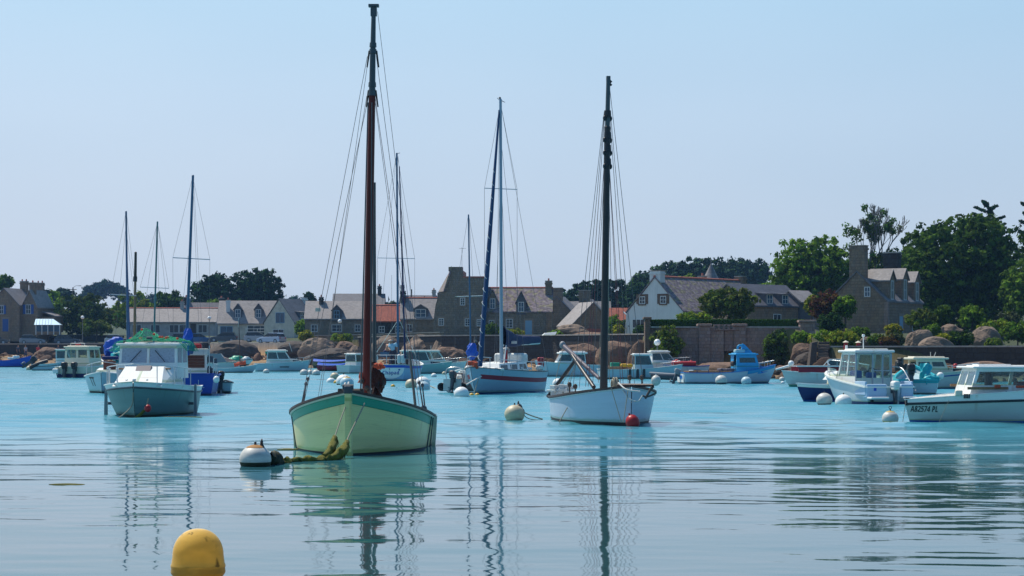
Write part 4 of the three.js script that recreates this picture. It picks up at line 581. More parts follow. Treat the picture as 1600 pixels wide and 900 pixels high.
bush('green shrubs on the rocks below the arched dormer', { px: 535, top: 521, bot: 535, w: 36, d: 255, c: G.light, c2: G.yellow, n: 1100, leaf: 0.17 });
bush('yellow-green shrub at the left end of the rocks', { px: 478, top: 517, bot: 532, w: 24, d: 259, c: G.yellow, c2: G.olive, n: 700, leaf: 0.17 });
bush('green shrub at the corner of the gabled house', { px: 470, top: 500, bot: 524, w: 18, d: 285, c: G.light, n: 500, leaf: 0.18, base: 4 });
// right
tree('tree', 'large bright green leafy tree left of the dark stone house', { px: 1270, top: 362, bot: 508, w: 136, d: 232, c: G.light, c2: G.oak, n: 15000, lobes: 20, lobe: 0.38, leaf: 0.24 });
tree('tree', 'mid-green tree mass behind the big stone chimney', { px: 1356, top: 394, bot: 500, w: 150, d: 242, c: G.light, c2: G.oak, n: 11000, lobes: 18, lobe: 0.42, leaf: 0.24 });
tree('tree', 'huge dark spreading oak at right, tallest crown in the garden', { px: 1508, top: 325, bot: 522, w: 212, d: 212, c: G.oak, c2: G.dark, n: 26000, lobes: 26, leaf: 0.26, lobe: 0.36 });
tree('tree', 'dark lower tree filling the gap left of the huge oak', { px: 1432, top: 360, bot: 510, w: 76, d: 224, c: G.oak, c2: G.dark, n: 7000, lobes: 14, leaf: 0.24 });
tree('tree', 'dark leafy tree cut by the right edge of the view', { px: 1612, top: 395, bot: 520, w: 100, d: 200, c: G.oak, c2: G.light, n: 5200, lobes: 14, leaf: 0.22 });
tree('tree', 'dense garden trees beyond the right edge of the view', { px: 1720, top: 360, bot: 520, w: 150, d: 215, c: G.oak, c2: G.dark, n: 5200, lobes: 16, leaf: 0.3 });
function cypress(label, px, top, bot, w, d, tiers) { // open conifer of long up-swept boughs
  const s = PX(d), base = groundY(px, d), r = thing('cypress_tree', label, 'tree', V(X(px, d), base, -d)), H = Y(top, d) - base, y0 = Y(bot, d) - base, L = new Leaves(), t = bag(); t.bar(V(0, -0.4, 0), V(0, H * 0.97, 0), 0.35, 0.06, 9);
  for (let i = 0; i < tiers; i++) { const k = i / tiers, y = lerp(y0, H, k), a = i * 2.4 + rr(-0.3, 0.3), len = w * s / 2 * rr(0.75, 1.1) * (1 - k * 0.55), e = V(Math.cos(a) * len, y + len * 0.28, Math.sin(a) * len * 0.7); t.bar(V(0, y, 0), e, 0.1, 0.02, 5); for (let j = 2; j <= 8; j++) { const q = j / 8; L.clump(e.x * q, lerp(y, e.y, q) + 0.2 * q, e.z * q, 0.36 * (1.25 - q * 0.6), 16, 0.2, G.pine.map((v) => v * rr(0.8, 1.5)), 0.5); } }
  L.build('crown', r, needleMat); t.build('trunk', bark, r); return r;
}
cypress('layered conifer poking out above the huge dark oak', 1544, 316, 380, 74, 236, 16); cypress('conifer at the right edge of the view above the leafy tree', 1610, 318, 420, 60, 220, 18);
{ // tree with bare upper branches
  const d = 228, px = 1366, s = PX(d), base = groundY(px, d), r = thing('half_bare_tree', 'thin tree with bare upper branches and leafy ivy-clad limbs', 'tree', V(X(px, d), base, -d)), t = bag(), L = new Leaves();
  const grow = (p, dir, len, rad, dep) => { const e = p.clone().addScaledVector(dir, len); t.bar(p, e, Math.max(rad, 0.03), Math.max(rad * 0.72, 0.025), dep < 2 ? 8 : 5); if (dep <= 1 || rnd() < (dir.x < -0.2 ? 0.10 : 0.02)) for (let i = 0; i < 2; i++) { const q = p.clone().lerp(e, rnd()); L.clump(q.x + rr(-0.3, 0.3), q.y, q.z, 0.45, 26, 0.16, G.oak.map((v) => v * rr(0.8, 1.5))); } if (dep > 5) return; const n = dep < 1 ? 3 : rnd() < 0.35 ? 3 : 2; for (let i = 0; i < n; i++) { const nd = dir.clone().add(V(rr(-0.5, 0.5), rr(0, 0.4), rr(-0.5, 0.5))).normalize(); grow(e, nd, len * rr(0.6, 0.85), rad * 0.62, dep + 1); } };
  const H = Y(335, d) - base; t.bar(V(0, -0.4, 0), V(0.1, H * 0.42, 0), 0.3, 0.24, 9); for (const [a, b] of [[-0.3, 1], [0.02, 1.1], [0.3, 0.95]]) grow(V(0.1, H * 0.42, 0), V(a, b, rr(-0.2, 0.2)).normalize(), H * 0.165, 0.15, 0);
  for (const [x, y, q] of [[-2.6, H * 0.80, 0.8], [-2.0, H * 0.66, 0.9], [1.7, H * 0.55, 0.9], [-0.8, H * 0.5, 0.9], [2.0, H * 0.68, 0.5], [0.2, H * 0.46, 1.1], [-2.9, H * 0.88, 0.5]]) for (let i = 0; i < 7; i++) L.clump(x + rr(-q, q), y + rr(-q, q) * 1.2, rr(-q, q), 0.5, 22, 0.17, G.oak.map((v) => v * rr(0.8, 1.6)));
  L.build('crown', r); t.build('trunk', M0(C(0.16, 0.14, 0.12), 0.95), r);
}
bush('dark red-leaved shrub in front of the big stone gable', { px: 1291, top: 452, bot: 500, w: 52, d: 181, c: G.red, c2: G.bronze, n: 2600, lobes: 10, leaf: 0.16, base: 3.4 });
bush('yellow-green shrub left of the dark red shrub', { px: 1268, top: 460, bot: 492, w: 22, d: 184, c: G.yellow, c2: G.oak, n: 800, leaf: 0.15, base: 3.6 });
tree('small_tree', 'small round-headed tree with thin bare trunk before the stone gable', { px: 1321, top: 461, bot: 496, w: 34, d: 172, c: G.oak, c2: G.light, n: 1400, leaf: 0.15, trunk: 0.09 });
bush('clipped dark green shrub below the red-leaved one', { px: 1297, top: 489, bot: 520, w: 46, d: 170, c: G.dark, n: 2200, leaf: 0.13, base: 2.9 });
const gb = [[1284, 518, 547, 38, 157, 'light', 'yellow', 'bright green shrubs spilling over the top of the stone steps'], [1318, 515, 545, 50, 156, 'yellow', 'light', 'yellow-green mound of shrubs on the bank left of the pilothouse boat'], [1252, 517, 540, 28, 158, 'light', 'oak', 'green shrub on top of the overhanging knob of rock'], [1345, 511, 532, 30, 164, 'oak', 'light', 'dark green shrub behind the small flat stone'], [1373, 524, 541, 30, 157, 'oak', 'olive', 'low green shrub on the bank above the pilothouse boat roof'], [1397, 507, 528, 26, 166, 'yellow', 'bronze', 'yellow flowering shrub below the stone house door'], [1388, 526, 543, 28, 156, 'bronze', 'red', 'orange-red shrub on the bank above the sea wall'], [1400, 520, 543, 22, 158, 'grey', 'olive', 'grey-green shrub left of the domed pale boulder'],
  [1440, 483, 515, 48, 172, 'olive', 'light', 'large loose olive shrub left of the garden tree'], [1473, 477, 508, 32, 176, 'oak', 'dark', 'dark rounded shrub under the huge oak'], [1518, 474, 515, 40, 170, 'light', 'oak', 'bright green young tree-like shrub under the huge oak'], [1500, 516, 544, 40, 160, 'dark', 'oak', 'dark green shrub between the two garden boulders'], [1455, 506, 530, 26, 165, 'oak', 'light', 'green shrub behind the domed pale boulder'], [1554, 500, 527, 60, 168, 'light', 'yellow', 'long light green shrub behind the large dark boulder'], [1590, 503, 535, 56, 160, 'oak', 'light', 'wide green shrub at the right edge above the sea wall'], [1552, 530, 545, 24, 156, 'olive', 'light', 'small olive shrub on the wall top right of the large dark boulder'], [1575, 488, 512, 40, 176, 'grey', 'olive', 'grey-green brush in the shade under the trees at right'], [1660, 500, 540, 80, 160, 'oak', 'light', 'green shrubs just past the right edge of the view'], [1474, 523, 533, 18, 158, 'yellow', 'yellow', 'small patch of yellow flowers between the boulders']];
for (const [px, top, bot, w, d, c, c2, l] of gb) bush(l, { px, top, bot, w, d, c: G[c], c2: G[c2], n: Math.round(w * 46), lobes: 9, leaf: 0.13, base: Y(bot, d) });
{ // clipped hedge on the retaining wall
  const d = 163, r = thing('hedge', 'long clipped dark green hedge along the top of the retaining wall', 'hedge', V(X(1016, d), 3.8, -d)), L = new Leaves(), w = X(1256, d) - X(1016, d); 
  for (let i = 0; i < 9000; i++) { const f = rnd(), x = rr(0, w), top = 0.72 + 0.06 * nz(x * 0.8, 0, 3), y = f < 0.62 ? rr(0, top) : top + rr(-0.05, 0.05), z = f < 0.62 ? 0.5 + rr(-0.08, 0.08) : rr(-0.5, 0.5), k = rr(0.6, 1.4) * (f < 0.62 ? 1 : 1.2); let n = f < 0.62 ? [rr(-0.7, 0.7), rr(-0.3, 0.8), 1] : [rr(-0.6, 0.6), 1, rr(-0.4, 0.8)]; const l = Math.hypot(...n); L.leaf(x, y, z, n[0] / l, n[1] / l, n[2] / l, 0.1, G.hedge.map((v) => v * k)); }
  L.build('foliage', r); const b = bag(); b.box(w - 0.1, 0.64, 0.8, w / 2, 0.32, 0); b.build('core', M0(C(0.02, 0.04, 0.01), 1), r);
}
{ const d = 319, r = thing('hedge', 'low dark hedge on the garden wall in front of the granite house', 'hedge', V(X(-10, d), 4.1, -d)), L = new Leaves(), w = X(58, d) - X(-10, d); for (let i = 0; i < 1600; i++) { const x = rr(0, w), y = rr(0, 1.1), k = rr(0.6, 1.4); let n = [rr(-0.7, 0.7), rr(-0.2, 1), 1], l = Math.hypot(...n); L.leaf(x, y, rr(-0.3, 0.3), n[0] / l, n[1] / l, n[2] / l, 0.2, G.oak.map((v) => v * k)); } L.build('foliage', r); }
// far woods
function woods(name, label, list, mat = needleMat) { const L = new Leaves(); for (const [px, top, bot, w, d, c, n] of list) { const s = PX(d), x0 = X(px, d); for (let i = 0; i < n; i++) { const u = rr(-1, 1), th = Math.pow(1 - Math.abs(u) ** 2.2, 0.6), y = Y(bot, d) + (Y(top, d) - Y(bot, d)) * th * (0.35 + 0.65 * Math.pow(rnd(), 0.5)) * (1 + 0.18 * nz(x0 * 0.1 + u * 6, 2, d)); L.clump(x0 + u * w * s / 2, y, -d + rr(-6, 6), s * 6, 12, s * 2.3, c.map((v) => v * rr(0.6, 1.4)), 0.7); } } const m = L.build(name, scene, mat); m.name = numbered(name); return tag(m, label, null, null, 'stuff'); }
woods('distant_woods', 'hazy blue woods on the far hill at left', [[165, 441, 485, 90, 820, G.far, 420], [60, 458, 490, 200, 800, G.far, 420], [250, 462, 495, 140, 760, G.far, 300], [-80, 450, 490, 200, 800, G.far, 300], [420, 466, 500, 260, 760, G.far, 420], [600, 474, 505, 200, 760, G.far, 300]]);
woods('hillside_woods', 'dark woods filling the wooded rise behind the houses', [[-140, 470, 515, 220, 345, G.oak, 420], [-330, 462, 512, 260, 350, G.dark, 420], [-560, 468, 512, 260, 350, G.oak, 420], [-780, 460, 512, 260, 355, G.dark, 420], [1010, 440, 500, 130, 380, G.dark, 420], [1110, 420, 480, 220, 450, G.far, 600], [900, 462, 505, 130, 400, G.dark, 360], [1230, 440, 490, 120, 300, G.dark, 320], [1400, 430, 510, 160, 245, G.dark, 420], [1560, 430, 520, 200, 240, G.dark, 420], [1750, 420, 520, 260, 250, G.dark, 420]]);
woods('garden_shrubbery', 'green shrubbery between the cottages behind the quay', [[40, 486, 512, 110, 338, G.oak, 240], [190, 488, 522, 110, 338, G.oak, 200], [470, 480, 508, 60, 330, G.oak, 120], [640, 486, 505, 120, 335, G.oak, 160], [330, 486, 512, 60, 340, G.light, 100]], leafMat);

// ------------------------------------------------------------------ boats: hull, cabin, rig, motor
const font = await new FontLoader().loadAsync('fonts/droid/droid_sans_bold.typeface.json');
const Q3 = (a, b, c, t) => { const m = 0.45; return a * (t - m) * (t - 1) / (m) + b * t * (t - 1) / (m * (m - 1)) + c * t * (t - m) / (1 - m); };
function hullForm(o) { // x forward, y up, z to starboard; t 0 stern to 1 bow, v 0 keel to 1 sheer
  const { L, B, stern, mid, bow } = o, draft = o.draft ?? 0.45, w0 = o.w0 ?? 0.75, tm = o.tm ?? 0.42, pw = o.pw ?? 2.1, rake = o.rake ?? 0.5, tr = o.trake ?? -0.12, eM = o.e ?? 0.13, eB = o.eB ?? 0.5;
  const b = (t) => B / 2 * (t < tm ? w0 + (1 - w0) * Math.sin(Math.PI / 2 * t / tm) : 1 - Math.pow((t - tm) / (1 - tm), pw)) + 0.012;
  const sheer = (t) => Q3(stern, mid, bow, t), keel = (t) => -draft * (1 - 0.75 * Math.pow(t, 5));
  const P = (t, v, s, off = 0) => {
    const e = lerp(eM, eB, sstep(t, tm * 0.7, 1)), k = keel(t), y = k + (sheer(t) - k) * v, xe = L / 2 - rake * Math.pow(1 - clamp(v, 0, 1), 1.4), xs = -L / 2 - tr * (1 - v);
    return V(lerp(xs, xe, t), y, s * (b(t) * Math.pow(Math.max(v, 0), e) + off));
  };
  const vAt = (t, y) => (y - keel(t)) / (sheer(t) - keel(t));
  const at = (x, y, s, off = 0) => { let lo = 0, hi = 1; for (let i = 0; i < 26; i++) { const m = (lo + hi) / 2; if (P(m, vAt(m, y), 1).x < x) lo = m; else hi = m; } return P((lo + hi) / 2, vAt((lo + hi) / 2, y), s, off); };
  return { P, b, sheer, keel, vAt, at, L, B, o };
}
function hull(root, o) { // bands by height: boot stripe, topsides, strake under the rail; then rail, deck, transom
  const h = hullForm(o), nt = o.nt ?? 30, boot = o.boot ?? 0.07, strake = o.strake ?? 0;
  const band = (name, f0, f1, mat, nv, off = 0, t1 = 1) => {
    const g = bag(); for (const s of [1, -1]) g.grid((u, w) => { const t = (s > 0 ? u : 1 - u) * t1, v = lerp(f0(t), f1(t), w); return h.P(t, v, s, off); }, nt, nv, o.L, 1);
    g.grid((u, w) => { const v = lerp(f0(0), f1(0), w), p = h.P(0, v, 1, off); return V(p.x, p.y, lerp(p.z, -p.z, u)); }, 8, nv, o.B, 1);
    return g.build(name, mat, root);
  };
  const vb = (t) => h.vAt(t, boot), vs = (t) => h.vAt(t, h.sheer(t) - (typeof strake === 'function' ? strake(t) : strake));
  band('bottom', () => 0.001, vb, o.bootMat ?? M.boot, 6); band('hull', vb, strake ? vs : () => 1, o.mat, 8);
  if (strake) band('sheer_strake', vs, () => 1, o.strakeMat, 3, 0.004);
  if (o.stripe) { const [dy, th, mat, t0 = 0, t1 = 1] = o.stripe, g = bag(); for (const s of [1, -1]) g.grid((u, w) => { const t = lerp(t0, t1, u), y = h.sheer(t) - dy - th * (s > 0 ? 1 - w : w); return h.P(t, h.vAt(t, y), s, 0.006); }, nt, 1); g.build('stripe', mat, root); }
  if (o.transomMat) { const g = bag(), y0 = o.transomY ?? boot; g.grid((u, w) => { const v = lerp(h.vAt(0, y0), 0.985, w), p = h.P(0, v, 1); return V(p.x - 0.008, p.y, lerp(p.z, -p.z, u) * 0.985); }, 8, 6, o.B, 1); g.build('transom', o.transomMat, root); }
  if (o.railMat !== null) { // capping all along the sheer
    const w = o.railW ?? 0.09, hh = o.railH ?? 0.05, r = bag(); for (const s of [1, -1]) { const pts = []; for (let i = 0; i <= nt; i++) pts.push(h.P(i / nt, 1, s, 0.01)); r.sweep(pts, w, hh); } r.sweep([h.P(0, 1, 1), h.P(0, 1, -1)], w, hh); r.build('rail', o.railMat ?? M.rail, root);
  }
  if (o.rub) { const [y, th, mat] = o.rub, r = bag(); for (const s of [1, -1]) { const pts = []; for (let i = 0; i <= nt; i++) { const t = i / nt; pts.push(h.P(t, h.vAt(t, h.sheer(t) - y), s, 0.015)); } r.tube(pts, th, 6, 40); } r.build('rubbing_strake', mat, root); }
  const drop = o.deckDrop ?? 0.1, g = bag(); g.grid((u, w) => { const t = lerp(0.01, 0.985, u), y = (typeof drop === 'function' ? h.sheer(t) - drop(t) : h.sheer(t) - drop), p = h.P(t, h.vAt(t, y), 1), k = w * 2 - 1; return V(p.x, y + 0.03 * (1 - k * k), -p.z * k * 0.995); }, nt, 6, o.L, o.B); g.build('deck', o.deckMat ?? M.deck, root);
  return h;
}
function boat(name, label, category, px, d, turnDeg, o, group, y = 0) { const r = thing(name, label, category, V(X(px, d), y, -d), turnDeg * Math.PI / 180, group), h = hull(r, o); return { r, h, loc: (px_, py_, d_) => toLocal(r, W(px_, py_, d_ ?? d)) }; }
function letters(root, name, text, h, xc, yc, side, size, mat, slant = 0, narrow = 1) { // lettering that follows the hull's curve; size = height in metres
  const g = std(new TextGeometry(text, { font, size, depth: 0.004, curveSegments: 3 })), p = g.attributes.position; g.computeBoundingBox(); const w = g.boundingBox.max.x;
  for (let i = 0; i < p.count; i++) { const u = ((p.getX(i) - w / 2) * narrow + slant * p.getY(i)) * (side > 0 ? 1 : -1), q = h.at(xc + u, yc + p.getY(i) - size / 2, side, 0.007 + p.getZ(i)); p.setXYZ(i, q.x, q.y, q.z); }
  g.computeVertexNormals(); const b = bag(); b.g.push(g); return b.build(name, mat, root);
}
const lerpV = (a, b, t) => a.clone().lerp(b, t);
function faceP(A, B, Cc, D) { const n = B.clone().sub(A).cross(D.clone().sub(A)).normalize(); return (u, v, k) => lerpV(lerpV(A, B, u), lerpV(D, Cc, u), v).addScaledVector(n, k); } // A, B bottom left to right seen from outside, C, D above
function cabin(root, o) { // wheelhouse: x0 aft, x1 fore, half width w at the foot, wt at the top; y0 foot, ys sill, y1 top; fr, ar = how far front and aft lean in
  const { x0, x1, w, y0, ys, y1 } = o, wt = o.wt ?? w * 0.88, fr = o.fr ?? 0.2, ar = o.ar ?? 0, zc = o.z ?? 0, wall = o.mat ?? M.white, lev = (y) => { const k = (y - y0) / (y1 - y0), ww = lerp(w, wt, k); return [V(x0 + ar * k, y, zc + ww), V(x1 - fr * k, y, zc + ww), V(x1 - fr * k, y, zc - ww), V(x0 + ar * k, y, zc - ww)]; };
  const b = bag(), a = lev(y0), s = lev(ys), t = lev(y1), pw = o.post ?? 0.06; b.hexa(a, s);
  const faces = { star: [s[0], s[1], t[1], t[0]], fore: [s[1], s[2], t[2], t[1]], port: [s[2], s[3], t[3], t[2]], aft: [s[3], s[0], t[0], t[3]] }, panes = { star: 2, fore: 2, port: 2, aft: 0, ...(o.panes ?? {}) }, glass = [];
  for (const [k, q] of Object.entries(faces)) {
    const n = panes[k]; if (n < 0) continue; const P = faceP(...q), put = P4(P), W_ = q[0].distanceTo(q[1]), H_ = q[0].distanceTo(q[3]), e = pw / W_, ev = pw / H_;
    if (n === 0 && k === 'aft' && o.open) { put(b, 0, e, 0, 1, -0.04, 0); put(b, 1 - e, 1, 0, 1, -0.04, 0); continue; }
    if (n === 0) { put(b, 0.002, 0.998, 0, 1, -0.03, -0.002); continue; }
    for (let i = 0; i <= n; i++) { const c = i / n, u0 = clamp(c - e / (i === 0 || i === n ? 1 : 2), 0, 1), u1 = clamp(c + e / (i === 0 || i === n ? 1 : 2), 0, 1); put(b, u0, u1, 0, 1, -0.035, -0.001); }
    put(b, e, 1 - e, 0, ev, -0.03, -0.003); put(b, e, 1 - e, 1 - ev, 1, -0.03, -0.003);
    for (let i = 0; i < n; i++) { const g = bag(); put(g, i / n + e * 0.6, (i + 1) / n - e * 0.6, ev * 0.8, 1 - ev * 0.8, -0.02, -0.012); glass.push(g); }
  }
  b.build('cabin', wall, root); for (const g of glass) g.build('window', o.glass ?? M.tint, root);
  const ov = o.ov ?? 0.12, ovf = o.ovf ?? ov, rt = o.rt ?? 0.07, L = x1 - fr - x0 - ar + ov + ovf, r = bag(); r.rbox(L, rt, wt * 2 + ov * 1.6, (x0 + ar - ov + x1 - fr + ovf) / 2, y1 + rt / 2 + 0.003, zc, Math.min(rt * 0.45, 0.05)); r.rbox(L * 0.86, rt, wt * 1.7, (x0 + ar - ov + x1 - fr + ovf) / 2, y1 + rt * 1.1, zc, Math.min(rt * 0.48, 0.05)); r.build('cabin_roof', o.roofMat ?? wall, root);
}
function coach(root, o) { // low solid coachroof with dark side lights
  const { x0, x1, w, y0, y1 } = o, fr = o.fr ?? 0.3, ar = o.ar ?? 0.05, wt = o.wt ?? w * 0.8, A = [V(x0, y0, w), V(x1, y0, o.wf ?? w * 0.7), V(x1, y0, -(o.wf ?? w * 0.7)), V(x0, y0, -w)], t = [V(x0 + ar, y1, wt), V(x1 - fr, y1 - (o.slope ?? 0.08), (o.wf ?? w * 0.7) * 0.8), V(x1 - fr, y1 - (o.slope ?? 0.08), -(o.wf ?? w * 0.7) * 0.8), V(x0 + ar, y1, -wt)], b = bag(); b.hexa(A, t); const m = b.build('coachroof', o.mat ?? M.white, root);
  for (const [p, q, r, s] of [[A[0], A[1], t[1], t[0]], [A[2], A[3], t[3], t[2]]]) { const put = P4(faceP(p, q, r, s)), n = o.ports ?? 2; for (let i = 0; i < n; i++) { const g = bag(); put(g, (i + 0.15) / n, (i + 0.85) / n, 0.3, 0.8, 0.002, 0.012); g.build('porthole', M.darkglass, root); } }
  return m;
}
function bowRail(root, h, t0, t1, hh, mat = M.steel, n = 3, close = true) { const b = bag(), S = []; for (const s of [1, -1]) { const pts = []; for (let i = 0; i <= 10; i++) { const p = h.P(lerp(t0, t1, i / 10), 1, s, -0.06); p.y += hh; pts.push(p); } for (let i = 0; i < n; i++) { const t = lerp(t0, t1, (i + 0.15) / n), p = h.P(t, 1, s, -0.06); b.bar(p, p.clone().add(V(0, hh, 0)), 0.014, 0.014, 6); } S.push(s > 0 ? pts : pts.reverse()); } b.tube(close ? [...S[0], ...S[1]] : S[0], 0.016, 6, 60); if (!close) b.tube(S[1], 0.016, 6, 40); b.build('guard_rail', mat, root); }
function outboard(root, x, y, z, tilt = 0, mat = M.black, s = 1, turn = 0) { // motor clamped to the transom
  const o = new THREE.Group(); o.name = 'outboard_motor'; o.position.set(x, y, z); o.rotation.set(0, turn, -tilt); o.scale.setScalar(s); root.add(o);
  const c = bag(); c.rbox(0.52, 0.34, 0.34, -0.22, 0.30, 0, 0.12); c.rbox(0.42, 0.2, 0.28, -0.2, 0.12, 0, 0.07); c.build('cowling', mat, o);
  const l = bag(); l.hexa([V(-0.34, -0.75, 0.05), V(-0.16, -0.75, 0.05), V(-0.16, -0.75, -0.05), V(-0.34, -0.75, -0.05)], [V(-0.32, 0.06, 0.08), V(-0.06, 0.06, 0.08), V(-0.06, 0.06, -0.08), V(-0.32, 0.06, -0.08)]); l.box(0.46, 0.025, 0.22, -0.3, -0.5, 0); l.bar(V(-0.5, -0.68, 0), V(-0.12, -0.68, 0), 0.05, 0.06, 8); l.hexa([V(-0.3, -0.92, 0.01), V(-0.2, -0.92, 0.01), V(-0.2, -0.92, -0.01), V(-0.3, -0.92, -0.01)], [V(-0.34, -0.72, 0.02), V(-0.14, -0.72, 0.02), V(-0.14, -0.72, -0.02), V(-0.34, -0.72, -0.02)]); l.box(0.16, 0.3, 0.2, -0.02, 0.02, 0); l.build('leg', M.darkgrey, o);
  const p = bag(); for (let i = 0; i < 3; i++) { const a = i * 2.094; p.box(0.03, 0.17, 0.09, -0.54, -0.68 + Math.cos(a) * 0.09, Math.sin(a) * 0.09, 0.4, -a); } p.build('propeller', M.grey, o); return o;
}
// rig drawn from points in the boat's own axes
function mastPart(root, a, b, r0, r1, mat, name = 'mast') { const m = bag(); m.bar(a, b, r0, r1, 12); m.sph(b.x, b.y, b.z, r1 * 1.05, 1, 1, 1, 8, 6); return m.build(name, mat, root); }
function wire(root, a, b, r = 0.006, mat = M.wire, name = 'shroud', sag = 0) { const m = bag(); if (sag) m.tube([a, lerpV(a, b, 0.3).add(V(0, -sag * 0.8, 0)), lerpV(a, b, 0.65).add(V(0, -sag * 0.9, 0)), b], r, 5, 24); else m.bar(a, b, r, r, 5); return m.build(name, mat, root); }
function fold(a, b, r, f, seg = 10, n = 30) { // lumpy bundle of cloth from a to b; r(u) radius
  const d = b.clone().sub(a), L = d.length(), q = new THREE.Quaternion().setFromUnitVectors(UPV, d.normalize()), g = bag();
  g.grid((u, w) => { const ang = w * 2 * Math.PI, R = r(u) * (1 + 0.22 * Math.sin(ang * f + u * 9) + 0.25 * nz(u * 8, Math.cos(ang) * 1.5, Math.sin(ang) * 1.5 + f)); return V(Math.cos(ang) * R, u * L, Math.sin(ang) * R).applyQuaternion(q).add(a); }, n, seg * 3); return g;
}
function legs(root, h, t, low, mat, wd = 0.1, off = 0.0, plumb = false) { if (plumb) { for (const s of [1, -1]) { const p = h.P(t, 1, s, off), b = bag(); b.hexa([V(p.x - wd / 2, low, p.z - 0.05), V(p.x - wd / 2, low, p.z + 0.05), V(p.x + wd / 2, low, p.z + 0.05), V(p.x + wd / 2, low, p.z - 0.05)], [V(p.x - wd / 2, p.y + 0.08, p.z - 0.03), V(p.x - wd / 2, p.y + 0.08, p.z + 0.03), V(p.x + wd / 2, p.y + 0.08, p.z + 0.03), V(p.x + wd / 2, p.y + 0.08, p.z - 0.03)]); b.build('beaching_leg', mat, root); } return; } for (const s of [1, -1]) { const b = bag(), n = 5, P_ = (k, o2, dx) => { const y = lerp(h.sheer(t) + 0.02, low, k), p = h.P(t, h.vAt(t, Math.max(y, 0.02)), s, off + o2); return V(p.x + dx, y, p.z); }; for (let i = 0; i < n; i++) { const a = i / n, e = (i + 1) / n; b.hexa([P_(e, 0, -wd / 2), P_(e, 0, wd / 2), P_(e, 0.07, wd / 2), P_(e, 0.07, -wd / 2)], [P_(a, 0, -wd / 2), P_(a, 0, wd / 2), P_(a, 0.07, wd / 2), P_(a, 0.07, -wd / 2)]); } b.build('beaching_leg', mat, root); } }
const rigWires = (B, list, d, mat = M.wire, r = 0.006) => { for (const [x0, y0, x1, y1, da = d, db = d, m = mat, rad = r] of list) wire(B.r, B.loc(x0, y0, da), B.loc(x1, y1, db), rad, m); };

